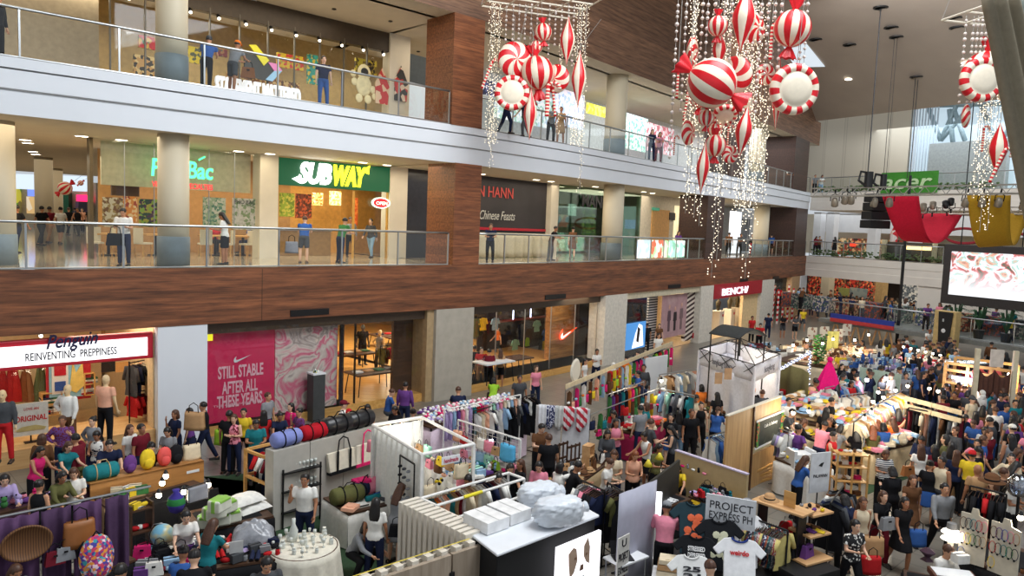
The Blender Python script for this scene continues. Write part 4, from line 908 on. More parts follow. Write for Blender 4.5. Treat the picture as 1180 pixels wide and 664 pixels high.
 # ================================================================ HANGING CANDY DECORATIONS
RC=so('candy_red',(214,24,36),.35,var=.05);CC=so('candy_cream',(240,228,206),.4,var=.03);PEARL=so('pearl',(226,214,206),.3,var=.03)
FAIRY=eS('fairy_bulb',(255,240,212),1.5);WIRE=so('thin_wire',(150,146,140),.5)
def ball_mesh():
 return MB().sph((0,0,0),1,32,0,mf=lambda i,j:(j//2)%2).mesh('striped_ball',[RC,CC],True)
def wrap_mesh():
 mb=MB();mb.grid(lambda u,v,o:(lambda a,r:V_((r*cos(a),r*sin(a)*.45,.25*v*v+.62*v+.05*sin(a*7)*v)))(2*PI*u,.07+.52*v+.07*v*sin(a_(u)*6)),42,5,0);return mb.mesh('twisted_wrapper',[RC],True)
def a_(u):return 2*PI*u
def disc_mesh():
 prof=[(1e-6,-.3),(.35,-.29),(.6,-.24),(.68,-.17),(.7,-.2),(.86,-.22),(.97,-.14),(1,0),(.97,.14),(.86,.22),(.5,.27),(1e-6,.28)]
 return MB().la(prof,n=44,ax='y',mf=lambda i,j:1 if i<3 else(0 if(j//2)%2 and i>=3 and i<10 else 1)).mesh('rimmed_disc',[RC,CC],True)
def swirl_mesh():
 prof=[(max(1e-6,sin(PI*i/16)),-cos(PI*i/16)*.36)for i in range(17)]
 return MB().la(prof,n=36,ax='y',twist=.13,mf=lambda i,j:(j//3)%2).mesh('swirl_disc',[RC,CC],True)
def finial_mesh():
 prof=[(.01,-1),(.05,-.8),(.12,-.6),(.2,-.35),(.27,-.1),(.28,.05),(.25,.25),(.17,.5),(.08,.75),(.03,.92),(.01,1)]
 return MB().la(prof,n=24,mf=lambda i,j:(j//3)%2).mesh('spindle',[RC,CC],True)
def cane_mesh():
 pts=[(0,0,-1+.09*i)for i in range(17)]+[(.2-.2*cos(PI*k/9),0,.53+.22*sin(PI*k/9))for k in range(1,10)]+[(.4,0,.42)]
 mb=MB();n=8;r=.075;k0=0
 mb.tube(pts,r,n);mb.m=[((i//n)%2)if i<(len(pts)-1)*n else 0 for i in range(len(mb.f))]
 return mb.mesh('striped_cane',[RC,CC],True)
DM={'ball':ball_mesh(),'disc':disc_mesh(),'swirl':swirl_mesh(),'finial':finial_mesh(),'cane':cane_mesh(),'wrap':wrap_mesh()}
DN={'ball':('candy_ornament','striped_ball'),'disc':('mint_ornament','rimmed_disc'),'swirl':('swirl_ornament','swirl_disc'),'finial':('spindle_ornament','spindle'),'cane':('candy_cane_ornament','striped_cane')}
def oR(kind,px,py,y,rpx,lb,rx=0,ry=0,rz=0,wraps='tb',string=0,kx=1,grp=None):
 p=AtY(px,py,y);r=rpx*y/FPX*1.02
 nm,part=DN[kind];t=eM(nm,lb,'hanging ornament',p,0,grp);t.rotation_euler=(rx,ry,rz)
 a=lM(part,DM[kind],t,scale=(r*kx,r*(kx if kind=='finial'else 1),r))
 if kind=='ball':
  if 't'in wraps:lM('wrapper',DM['wrap'],t,(0,0,r*.92),scale=r*.8)
  if 'b'in wraps:lM('wrapper',DM['wrap'],t,(0,0,-r*.92),scale=r*.8,rot=(PI,0,0))
 if string:MB().cyl((0,0,r*.9),(0,0,r*.9+string),.008,n=4).B_('hanging_wire',WIRE,t)
 return t
random.seed(3)
def bead_mesh(n,L_,r,mat,wire=True,spread=.0,k=6):
 mb=MB()
 if wire:mb.cyl((0,0,0),(0,0,-L_),.006,n=4,m=1)
 for i in range(n):
  z=-L_*(i+.5)/n;o=spread
  mb.sph((RU(-o,o),RU(-o,o),z+RU(-.05,.05)*L_/n*6),r*RU(.8,1.15),k,0)
 return mb.mesh('strand',[mat,WIRE],k>6)
BEADS=[bead_mesh(int(l/.16),l,.042,PEARL,k=8)for l in(1.5,2.2,3.0,4.0)]
LIGHTS=[bead_mesh(int(l/.055),l,.014,FAIRY,spread=.09,k=4)for l in(2.2,3.4,4.8)]
def strand(px,py,y,kind,i,cl,sc=1):
 lab={'b':'string of white pearl beads hanging in the %s candy cluster','l':'dense string of tiny warm lights in the %s candy cluster'}[kind]%cl;grp={'b':'pearl','l':'light'}[kind]+' strings of the %s cluster'%cl
 p=AtY(px,py,y);me=(BEADS if kind=='b'else LIGHTS)[i]
 o=lM('bead_string'if kind=='b'else 'fairy_light_string',me,None,p,RU(0,6),scale=(1,1,sc));tg(o,lab,'string of beads'if kind=='b'else 'string lights',grp);return o
def hang_frame(px,py,y,w,d,rz,lab,n=5,up=8):
 p=AtY(px,py,y);t=eM('hanging_grid',lab,'hanging frame',p,rz)
 for i in range(n):
  x=-w/2+w*i/(n-1);MB().cyl((x,-d/2,0),(x,d/2,0),.03,n=6).B_('cross_bar',OFFW,t)
 for i in range(n):
  x=-d/2+d*i/(n-1);MB().cyl((-w/2,x,0),(w/2,x,0),.03,n=6).B_('long_bar',OFFW,t)
 for sx in(-1,1):
  for sy in(-1,1):MB().cyl((sx*w/2,sy*d/2,0),(0,0,up),.01,n=4).B_('support_cable',WIRE,t)
 return t
def swarm(cx0,cx1,y,n,kinds,top,name,lens):
 for i in range(n):
  kd=RH(kinds);px=RU(cx0,cx1)
  strand(px,top+RU(0,8),y+RU(-.5,.5),kd,RH(lens),name)
Y=26
hang_frame(622,3,Y,3.4,2.6,.35,'white metal grid carrying the left candy cluster',up=7)
for px in(567,571,576):
 for k in range(2):strand(px+k,3,Y+.2*k,'l',2,'left')
for px in(668,672,677):
 for k in range(2):strand(px-k,4,Y+.2*k,'l',2,'left')
for px in(584,592,599,606,613,620,634,641,648,656,662):strand(px,2+abs(px-620)*.05,Y+.3,'b',0 if px%2 else 1,'left')
for px,py,i in((673,110,1),(647,40,1),(568,120,0)):strand(px,py,Y+.1,'l',i,'left')
O=oR;q='of the left cluster'
O('swirl',594,69,Y,20,'red and cream swirl disc, upper left '+q,ry=.2,rz=.3,string=1.4)
O('ball',619,84,Y,18.5,'large striped wrapped candy ball at the middle '+q,ry=-.15,string=1.2)
O('ball',626,37,Y,9.5,'small striped wrapped candy ball at the top '+q,ry=-.1,string=.8)
O('finial',654,47,Y,26,'slim striped spindle ornament, topmost '+q,string=.3,kx=1.15)
O('finial',667,91,Y,31,'slim striped spindle ornament at the right edge '+q,string=1.6,kx=.95)
O('disc',590,107,Y-.8,19.5,'cream disc with red blocks round its rim, lower left '+q,string=2,rz=.05)
O('swirl',641,91,Y+.2,16,'red and cream swirl disc right of the striped ball '+q,rz=-.5,ry=.7,string=2)
O('finial',611,132,Y-.5,28,'slim striped spindle ornament hanging lowest '+q,string=2.0,kx=.95)
O('cane',631,112,Y-.5,21,'thick candy cane ornament at the lower middle '+q,kx=1.5)
O('cane',638,113,Y-.3,20,'thin tilted candy cane right of the thick one '+q,ry=-.12)
O('cane',563,82,Y,20,'small candy cane ornament at the left edge '+q,ry=.35)
O('ball',618,54,Y+.1,7,'tiny striped candy with broad red bow above the big ball '+q,wraps='tb')
O('ball',616,106,Y+.3,9,'small half hidden striped candy under the big ball '+q,wraps='b')
Y=17;q='of the middle cluster'
hang_frame(855,-38,Y,3.6,2.4,.3,'white metal grid carrying the middle candy cluster',up=8)
swarm(800,806,Y+.4,6,'l',-30,'middle',[1]);swarm(824,882,Y+.6,15,'l',-20,'middle',[1,2]);swarm(862,890,Y+.7,8,'l',0,'middle',[2])
for i,px in en((783,793,812,818,826,838,846,866,872,880,888,896,903,928,933)):strand(px,-25,Y+.2*(i%3),'b',3 if px<790 else[1,2][i%2],'middle')
for px,py,i in((800,120,0),(806,140,0),(812,150,0),(830,150,1),(836,130,1),(868,90,1),(874,80,2),(878,90,1),(884,110,0),(796,135,0),(886,122,0)):strand(px,py,Y+.2,'l',i,'middle')
O('ball',820,96,Y-.6,27,'largest striped candy ball, tilted, with red twisted ends '+q,ry=2.1,rx=.1,string=0)
O('finial',857,22,Y-.2,36,'broad striped spindle ornament at the top '+q,ry=.05,string=2,kx=1.25)
O('ball',827,30,Y,11,'small striped candy ball, upper left '+q,string=1.6)
O('finial',829,58,Y+.2,20,'short red and cream spindle above the big tilted ball '+q,string=.9,kx=1.4)
O('ball',913,33,Y,20,'striped wrapped candy ball at the upper right '+q,ry=.1,string=1)
O('disc',915,103,Y-.3,28,'big cream disc with red blocks round its rim, right side '+q,rx=.1,rz=.12,string=2.5)
O('finial',896,108,Y+.2,40,'long thin striped spindle partly behind the big rimmed disc '+q,kx=.6,string=1.6)
O('cane',781,92,Y,20,'straight candy cane at the left edge '+q,string=1.5)
O('cane',889,45,Y+.1,22,'candy cane ornament near the top right '+q,kx=1.2,string=1)
O('swirl',869,33,Y+.5,17,'red swirl disc half hidden behind the top spindle '+q,rz=.6)
O('swirl',845,88,Y+.3,22,'red swirl disc behind the right end of the big ball '+q,rz=-.7,ry=.5)
O('swirl',798,60,Y+.5,17,'tall red swirl disc behind the left end of the big ball '+q,rz=1.2)
O('swirl',882,86,Y+.4,12,'small swirl disc left of the big rimmed disc '+q,rz=.2)
O('ball',814,136,Y-.2,9,'small striped candy ball hanging under the big ball '+q,string=.5)
O('disc',835,133,Y+.2,14,'small rimmed disc below the big tilted ball '+q,rx=.8)
O('finial',857,152,Y-.2,28,'striped spindle below the big ball, right of the small disc '+q,kx=1.2,ry=.1)
O('finial',810,194,Y-.4,29,'striped spindle hanging lowest '+q,kx=.9,ry=.04,string=1)
O('swirl',793,153,Y,14,'swirl ornament at the lower left '+q,rz=.9)
O('swirl',841,178,Y,10,'small swirl disc at the lower right '+q,rz=.2,string=.6)
O('ball',824,150,Y+.4,8,'tiny striped candy at the lower middle '+q)
O('ball',824,168,Y-.1,12,'low striped candy ball above the lowest spindle '+q,string=.4)
O('cane',839,155,Y+.3,14,'short candy cane in the lower middle '+q)
O('cane',791,118,Y+.5,20,'candy cane behind the left end of the big ball '+q,ry=.1)
O('cane',777,166,Y+.2,12,'tiny candy cane hanging low at the left edge '+q)
O('ball',806,112,Y+.6,12,'striped candy tucked behind the big ball, lower left '+q,wraps='b')
O('disc',862,120,Y+.5,12,'small rimmed disc among the lights, centre right '+q,rz=.9)
Y=18.7;q='of the corner cluster'
hang_frame(1143,17,Y+.4,1.5,1.6,.2,'pale metal grid carrying the corner candy cluster',n=3,up=4)
for px in(1141,1144,1147,1150,1153):strand(px,20,Y+.6,'l',1,'corner')
for px,py,i in((1133,110,0),(1137,115,0),(1143,112,1),(1149,95,0),(1152,110,1),(1129,128,0),(1139,130,0)):strand(px,py,Y+.3,'l',i,'corner')
for px in(1114,1123,1128,1133,1138):strand(px,18,Y+.1,'b',1,'corner')
O('ball',1134,84,Y+.2,23,'striped wrapped candy with red bow behind the rimmed disc '+q,ry=.1,wraps='t',string=1)
O('disc',1131,92,Y-.4,24.5,'large cream disc with red blocks round its rim '+q,rz=.05)
O('swirl',1113,134,Y,13,'swirl disc hanging at the left '+q,rz=1.0,string=.8)
O('cane',1133,158,Y,16,'hooked candy cane below the large rimmed disc '+q)
O('finial',1150,172,Y-.2,29,'broad striped spindle hanging at the lower right '+q,kx=1.2,string=1)
O('cane',1151,187,Y-.4,24,'tilted candy cane hanging lowest '+q,ry=.35)
O('ball',1163,108,Y+.2,11,'striped candy with red bow at the right edge '+q,wraps='b',string=1)
O('swirl',1168,145,Y+.5,10,'small swirl disc near the drape '+q,rz=.6)
O('ball',75,217,38,7.5,'small wrapped candy ball hanging in the left hall',ry=.9,string=1.6)
O('ball',93,211,46,3,'tiny wrapped candy ball hanging farther down the left hall',ry=.9,string=1)
# ================================================================ RIGHT SIDE: CABLES, TRUSS, DRAPES, SCREEN
BLK2=so('stage_black',(18,18,20),.6)
def cable(px0,py0,px1,py1,lab,r=.02,n=1):
 p=on_ceiling(px0,py0);y=p.y;q=AtY(px1,py1,y);
 o=MB()
 for k in range(n):o.cyl((p.x+.18*k,p.y,p.z-.05),(p.x+.18*k,p.y,q.z),r,n=6)
 tg(o.B_('suspension_cable',DARK),lab,'cable')
cable(1015,9,995,208,'long black cable from the highest ceiling socket to the lighting truss',.035)
cable(1031,42,1022,210,'pair of thin grey cables below the second ceiling socket',.015,2)
cable(1055,89,1040,205,'pair of black cables from the lowest ceiling socket',.025,2)
TR=24.0
def truss(px0,py0,px1,py1,y0,y1,lab,h=.32):
 a,b=AtY(px0,py0,y0),AtY(px1,py1,y1);d=b-a;n=int(d.length/.45);t=eM('lighting_truss',lab,'truss',a,0)
 ALU=so('aluminium',(170,166,156),.4,metal=.5)
 s=V_((-d.y,d.x,0)).normalized()*h;u=V_((0,0,h))
 for off,nm in((u*.5,'top_chord'),(-u*.5+s*.5,'lower_chord'),(-u*.5-s*.5,'lower_chord')):MB().cyl(off,d+off,.03,n=6).B_(nm,ALU,t)
 mb=MB()
 for i in range(n):
  p,q=d*(i/n),d*((i+1)/n);mb.cyl(p-u*.5+s*.5,(p+q)/2+u*.5,.013,n=4).cyl((p+q)/2+u*.5,q-u*.5-s*.5,.013,n=4).cyl(p-u*.5-s*.5,(p+q)/2+u*.5,.013,n=4)
 mb.B_('lattice',ALU,t);return t
TY=30
truss(936,222,1215,217,TY,TY-4,'long aluminium lighting truss crossing below the green banner')
truss(1064,243,1215,243,TY+5,TY+1,'shorter rear aluminium truss behind the drapes')
def lamp(px,py,y,lab,dark=False,tilt=.3,s=.32):
 p=AtY(px,py,y);t=eM('stage_light',lab,'stage light',p);t.rotation_euler=(tilt,0,RU(-.6,.6));m=DARK if dark else so('lamp_housing',(150,140,124),.4,metal=.3)
 MB().la([(s*.3,-s*.7),(s*.42,-s*.6),(s*.42,-s*.1),(s*.3,s*.35),(s*.12,s*.45)],n=12).B_('housing',m,t,sm_=True)
 MB().tube([(-s*.5,0,0),(-s*.5,0,s*.7),(0,0,s*.95),(s*.5,0,s*.7),(s*.5,0,0)],s*.06,5).B_('yoke',BK,t);MB().cyl((0,0,s*.9),(0,0,s*1.5),s*.1,n=6).B_('clamp',BK,t)
 MB().la([(1e-6,-s*.72),(s*.28,-s*.72)],n=12).B_('lens',so('lens_pale',(214,206,186),.2),t)
LX=[(962,232),(974,229),(981,229),(1008,232),(1025,232),(1113,232),(1132,232),(1151,232),(1180,235)]
for i,(px,py)in en(LX):lamp(px,py,TY-1.4*(px-940)/150-.2,'tan stage spotlight hanging under the long truss, %s from left'%ORD[i+1])
for i,(px,py)in en(((1064,240),(1075,238),(1090,237),(1096,234))):lamp(px,py,TY+3,'stage spotlight standing on the rear truss, %s from left'%ORD[i+1],dark=i>1,tilt=2.8)
for i,(px,py)in en(((1001,207),(1018,210))):
 p=AtY(px,py,TY-1);t=eM('cable_reel_motor',['large black hoist motor with cable loop on the truss','smaller black hoist motor on the truss, beside the green banner'][i],'hoist',p);MB().cyl((0,0,-.3),(0,0,.3),.16-.04*i,n=12).B_('motor_body',DARK,t);MB().tube([(-.1,0,-.25),(-.38,0,-.05),(-.32,0,.3),(0,0,.25)],.05,6).B_('cable_loop',DARK,t)
a,za=EP(1015,222,-.1);b,zb=EP(1082,203,-.1);o=Kp(a,-.15)
t=eM('banner','green banner with large outlined white brand lettering on far railing','banner',(o.x,o.y,0),KRZ)
MB().X_(((b-a)/2,0,Z2+.6),(b-a,.04,1.5)).B_('fabric',so('banner_green',(60,140,40),.6),t)
text('acer',so('lettering_light_green',(196,226,176)),t,(.1,-.12,Z2+.15),0,1.5,fit=(b-a)*.88,extrude=.01,bold=.02,shear=.2)
p=AtY(1012,244,TY+1);t=eM('speaker_array','black hanging loudspeaker array left of the red drape','speaker',p,.3)
for i in range(4):MB().X_((0,.04*i,.55-.36*i),(1.05,.6,.34)).B_('speaker_box',BLK2,t,bv=.03)
def swagcloth(name,mat,tl,tr,mid,y,lab,drop_w=1.0,br=None):

 P0,P1=AtY(*tl,y),AtY(*tr,y);M0,M1=AtY(*mid[0],y+1),AtY(*mid[1],y+1);E0,E1=AtY(*br[0],y+4),AtY(*br[1],y+4)
 def bz(a,b,c,t):return(1-t)*(1-t)*a+2*t*(1-t)*b+t*t*c
 def fn(u,v,o):
  p=bz(P0,M0,E0,v);q=bz(P1,M1,E1,v);return p.lerp(q,u)+V_((0,o,0))
 return tg(MB().grid(fn,6,28,thick=.04).B_(name,mat,sm_=True),lab,'drape')
swagcloth('fabric_swag',cM((206,30,56)),(1017,226),(1059,226),((1045,320),(1068,325)),TY,'crimson fabric swag looping down from the lighting truss',br=((1062,246),(1110,246)))
swagcloth('fabric_swag',cM((190,146,40)),(1115,225),(1165,225),((1125,335),(1160,330)),TY-2,'mustard yellow fabric swag looping below the lighting truss',br=((1148,246),(1185,246)))
for i,(px,py,rx)in en(((1111,272,1.25),(1187,262,.9))):
 t_,z=EP(px,py,-.25);o=Kp(t_,-.25);mb=MB();mb.tube([(rx*cos(2*PI*k/24),0,.5*sin(2*PI*k/24))for k in range(25)],.09,6)
 tg(mb.B_('wall_ring',so('ring_red',(150,30,46)),None,(o.x,o.y,z),KRZ),['oval dark red ring above the big screen','dark red ring partly cut off at the right margin'][i],'wall sign')
a,za=EP(1083,349,-8);c,zc=EP(1087,281,-8);o=Kp(a,-8);HS=zc-za
t=eM('video_wall','big bright video wall with thick dark frame at the right','screen',(o.x,o.y,za),KRZ)
WS=8.5;MB().X_((WS/2,.2,HS/2),(WS,.4,HS)).B_('casing',so('screen_casing',(46,42,42),.6),t,bv=.03)
scr,nt,b=_new('video_picture')
v=_coords(nt,'Object');sp=_n(nt,'ShaderNodeSeparateXYZ');nt.links.new(v,sp.inputs[0])
nz=_n(nt,'ShaderNodeTexNoise',i_Scale=1.1,i_Detail=6.0,i_Distortion=1.4);nt.links.new(v,nz.inputs['Vector']);spc=_n(nt,'ShaderNodeSeparateColor');nt.links.new(nz.outputs['Color'],spc.inputs[0])
pic=_ramp(nt,spc.outputs[1],[(.34,lin((60,90,70))),(.42,lin((210,90,90))),(.46,lin((240,236,240))),(.52,lin((250,250,255))),(.56,lin((150,210,200))),(.62,lin((240,170,140))),(.7,lin((60,56,80)))])
mr=_n(nt,'ShaderNodeMapRange');mr.inputs[1].default_value=HS*.2;mr.inputs[2].default_value=HS*.6;nt.links.new(sp.outputs[2],mr.inputs[0])
mx=_n(nt,'ShaderNodeMix',data_type='RGBA');nt.links.new(mr.outputs[0],mx.inputs['Factor']);mx.inputs['A'].default_value=(.93,.96,1,1);nt.links.new(pic,mx.inputs['B'])
nt.links.new(mx.outputs['Result'],b.inputs['Emission Color']);b.inputs['Emission Strength'].default_value=.95;b.inputs['Base Color'].default_value=(.1,.1,.1,1)
MB().X_((WS/2,-.02,HS*.52),(WS-.9,.04,HS*.72)).B_('picture_panel',scr,t)
for x in(.8,4,7.5):MB().cyl((x,.2,HS),(x,.2,HS+9),.03,n=6).B_('hanging_cable',BK,t)
p=G(1033,398);t=eM('mast','tall thin black mast with a box head, left of the video wall','mast',(p.x,p.y,0));top=AtY(1039,262,p.y)
MB().cyl((0,0,0),(0,0,top.z+3.2),.1,.08,10).B_('pole',BK,t);MB().X_((0,0,.05),(1,1,.1)).B_('base',BK,t)
o=MB().la([(.35,0),(.4,.5),(.25,1.4),(.3,2.0),(.05,2.6)],n=10).B_('decorated_tree',mT('tree_baubles',[(236,226,220),(206,40,50),(226,190,170)],3),None,tuple(Kp(EP(1029,288,2)[0],2))+(Z1,));tg(o,'slim pale tree with red baubles behind the end railing','decorated tree')
WK=-9.0
a=EP(958,372,WK)[0];b=EP(1031,382,WK)[0]
sT(kbox('floor_walkway',a-1,b+26,1.0,1.25,WK,5,so('walkway_grey',(120,122,118),.6)))
t=eM('striped_barrier','long barrier board with blue over red stripe on the walkway edge','barrier',tuple(Kp(a,WK-.12))+(0,),KRZ)
MB().X_(((b-a)/2,0,1.55),(b-a,.08,.3)).B_('blue_band',so('band_blue',(40,60,150)),t);MB().X_(((b-a)/2,0,1.28),(b-a,.08,.24)).B_('red_band',so('band_red',(190,60,60)),t)
for i in range(6):
 x=a+(b-a)*(i+.4)/6;o=Kp(x,WK+.1);t=eM('trestle','pale wooden A shaped trestle under the striped barrier, %s'%['nearest its left end','second along','third along','fourth along','fifth along','at its right end'][i],'trestle',(o.x,o.y,0),KRZ)
 for s_ in(-1,1):MB().cyl((s_*.35,0,0),(s_*.08,0,1.0),.06,n=6).B_('leg',PLYH,t)
def kglass(t0,t1,z,off,lab):return krail(t0,t1,z,off,lab,2.2)
kglass(a-.5,b+2,1.25,WK+.3,'glass railing on the raised walkway behind the striped barrier')
kglass(b+2,b+24,1.25,WK+.3,'glass railing on the raised walkway below the video wall')
u=EP(1078,398,WK-.4)[0];v=EP(1103,398,WK-.4)[0];o=Kp(u,WK-.5)
t=eM('banner_pillar','tan panel pillar carrying a pointed black banner','pillar',(o.x,o.y,0),KRZ);z1_=EP(1090,358,WK-.4)[1]
MB().X_(((v-u)/2,0,z1_/2),(v-u,.5,z1_)).B_('panel',so('tan_panel',(206,178,120),.6),t)
MB().pR([(.25,z1_-.05),(v-u-.15,z1_-.05),(v-u-.3,z1_-2.1),((v-u)/2,z1_-1.7),(.35,z1_-2.1)],-.32,-.27,0,prj).B_('banner_cloth',DARK,t)
text('MANILA',WH,t,(.5,-.33,z1_-.6),0,.25,fit=v-u-1.1,extrude=.004);MB().sph(((v-u)/2,-.33,z1_-1.1),(.12,.01,.12),10).B_('white_emblem',WH,t)
# ================================================================ PEOPLE
def remeshed(mb,name,voxel,sm_=3):
 me=mb.mesh(name+'_src',[]);o=bpy.data.objects.new(name,me);OL(o)
 r=o.modifiers.new('r','REMESH');r.mode='VOXEL';r.voxel_size=voxel;r.use_smooth_shade=True
 s=o.modifiers.new('s','SMOOTH');s.factor=.6;s.iterations=sm_
 out=bpy.data.meshes.new_from_object(o.evaluated_get(bpy.context.evaluated_depsgraph_get()))
 bpy.data.objects.remove(o);bpy.data.meshes.remove(me);out.name=name
 out.polygons.foreach_set('use_smooth',[True]*len(out.polygons));return out
def capsule(mb,a,ra,b,rb,n=10):
 a,b=V_(a),V_(b);mb.cyl(a,b,ra,rb,n);mb.sph(a,ra,n);mb.sph(b,rb,n)
def loft(mb,rings,side,n=14):

 k=len(mb.v)
 for c,w,d,f in rings:
  for j in range(n):t=2*PI*j/n;mb.v.append(tuple(V_(c)+side*(w*cos(t))+f*(d*sin(t))))
 for i in range(len(rings)-1):
  for j in range(n):q=(j+1)%n;mb.f.append((k+i*n+j,k+i*n+q,k+(i+1)*n+q,k+(i+1)*n+j));mb.m.append(0)
 mb.f.append(tuple(k+j for j in reversed(range(n))));mb.f.append(tuple(k+(len(rings)-1)*n+j for j in range(n)));mb.m+=[0,0]
def D3(v,sgn=1):q=V_((v[0]*sgn,-v[1],v[2]));return q.normalized()
DN_=(0,0,-1)
POSES={'stand':dict(lean=2,ua=[(.2,0,-1),(.2,0,-1)],fa=[(.08,.25,-1),(.08,.2,-1)],th=[(.06,.02,-1),(.1,.0,-1)],sh=[(.0,-.03,-1),(.05,-.02,-1)],head=4),'walk':dict(lean=4,ua=[(.2,.45,-1),(.2,-.4,-1)],fa=[(.05,.8,-1),(.05,-.1,-1)],th=[(.03,-.32,-1),(.03,.42,-1)],sh=[(0,-.55,-1),(0,-.08,-1)],head=4),'lean':dict(lean=20,ua=[(.15,.55,-1),(.15,.55,-1)],fa=[(-.35,1,-.05),(-.35,1,-.05)],th=[(.06,-.1,-1),(.1,.12,-1)],sh=[(0,-.1,-1),(.02,-.1,-1)],head=14),'cross':dict(lean=1,ua=[(.25,.25,-1),(.25,.25,-1)],fa=[(-1,.5,.1),(-1,.45,.0)],th=[(.08,0,-1),(.12,.05,-1)],sh=[(0,0,-1),(.02,-.04,-1)],head=10),'phone':dict(lean=2,ua=[(.35,.35,-.9),(.2,.15,-1)],fa=[(-.15,.2,1),(.0,.5,-.9)],th=[(.06,0,-1),(.1,0,-1)],sh=[(0,0,-1),(0,0,-1)],head=8),'look':dict(lean=5,ua=[(.15,.2,-1),(.15,.15,-1)],fa=[(-.4,1,.15),(-.3,1,.1)],th=[(.06,0,-1),(.08,.05,-1)],sh=[(0,0,-1),(0,-.05,-1)],head=30),'browse':dict(lean=14,ua=[(.2,.7,-1),(.2,.6,-1)],fa=[(0,1,-.35),(0,1,-.15)],th=[(.06,.0,-1),(.08,.08,-1)],sh=[(0,-.05,-1),(0,-.08,-1)],head=26),'reach':dict(lean=8,ua=[(.3,1,.25),(.2,.5,-1)],fa=[(.0,1,.45),(0,1,-.3)],th=[(.06,-.1,-1),(.08,.15,-1)],sh=[(0,-.12,-1),(0,-.05,-1)],head=5),'akimbo':dict(lean=0,ua=[(.75,-.1,-.9),(.2,.1,-1)],fa=[(-.9,.35,-.6),(0,.4,-1)],th=[(.1,0,-1),(.14,0,-1)],sh=[(0,0,-1),(.02,0,-1)],head=4),'carry':dict(lean=3,ua=[(.2,.3,-1),(.2,.1,-1)],fa=[(-.3,1,.25),(-.3,1,-.2)],th=[(.04,-.3,-1),(.03,.4,-1)],sh=[(0,-.5,-1),(0,-.1,-1)],head=8),'squat':dict(lean=32,ua=[(.25,.8,-.8),(.2,.9,-.7)],fa=[(-.2,1,-.4),(-.2,1,-.6)],th=[(.3,1,-.05),(.25,1,.1)],sh=[(0,-.45,-1),(0,-.4,-1)],head=22),'sit':dict(lean=10,ua=[(.2,.45,-1),(.2,.45,-1)],fa=[(-.3,1,-.1),(-.3,1,-.1)],th=[(.12,1,-.05),(.12,1,-.05)],sh=[(0,-.02,-1),(0,.05,-1)],head=22),}
def skeleton(pose,fem):
 P_=POSES[pose];T,S,A,B=.41,.41,.27,.235
 ths=[D3(P_['th'][i],(-1,1)[i])for i in(0,1)];shs=[D3(P_['sh'][i],(-1,1)[i])for i in(0,1)]
 drop=max(-(ths[i].z*T+shs[i].z*S)for i in(0,1));hip=V_((0,0,drop+.075))
 J={'hip':hip};la=radians(P_['lean']);up=V_((0,-sin(la),cos(la)));fw=V_((0,-cos(la),-sin(la)))
 J['up'],J['fw']=up,fw;J['waist']=hip+up*.15;J['chest']=hip+up*.33;J['neck']=hip+up*.485;hw=radians(P_['head']);hu=V_((0,-sin(hw),cos(hw)));J['hu']=hu;J['hf']=V_((0,-cos(hw),-sin(hw)))
 J['head']=J['neck']+up*.07+hu*.1;J['ha']=hw
 for i in(0,1):
  g=(-1,1)[i];sw=.155 if fem else.18;s=hip+up*.455+V_((g*sw,0,0));ua=D3(P_['ua'][i],g);fa=D3(P_['fa'][i],g)
  e=s+ua*A;w=e+fa*B;J['arm%d'%i]=(s,e,w,ua,fa)
  h=hip+V_((g*(.09 if fem else.085),0,-.02));k=h+ths[i]*T;an=k+shs[i]*S;J['leg%d'%i]=(h,k,an)
 J['top']=J['head'].z+.125
 return J
def torso(mb,J,fem,e=0.0,lo=-.06,hi=1,skirt=False):
 X=V_((1,0,0));h,up,f=J['hip'],J['up'],J['fw']
 R=[(-.1,.1,.085),(-.04,.165,.115),(.04,.165,.11),(.13,.125,.085),(.22,.135,.095),(.31,.15,.12),(.39,.155,.105),(.45,.13,.075),(.5,.05,.05)]if fem else[(-.1,.1,.085),(-.04,.155,.105),(.04,.155,.105),(.13,.148,.1),(.22,.158,.105),(.32,.178,.118),(.4,.182,.105),(.455,.15,.08),(.505,.055,.055)]
 loft(mb,[(h+up*t,w+e,d+e,f)for t,w,d in R if t>=lo],X)
FSH={}
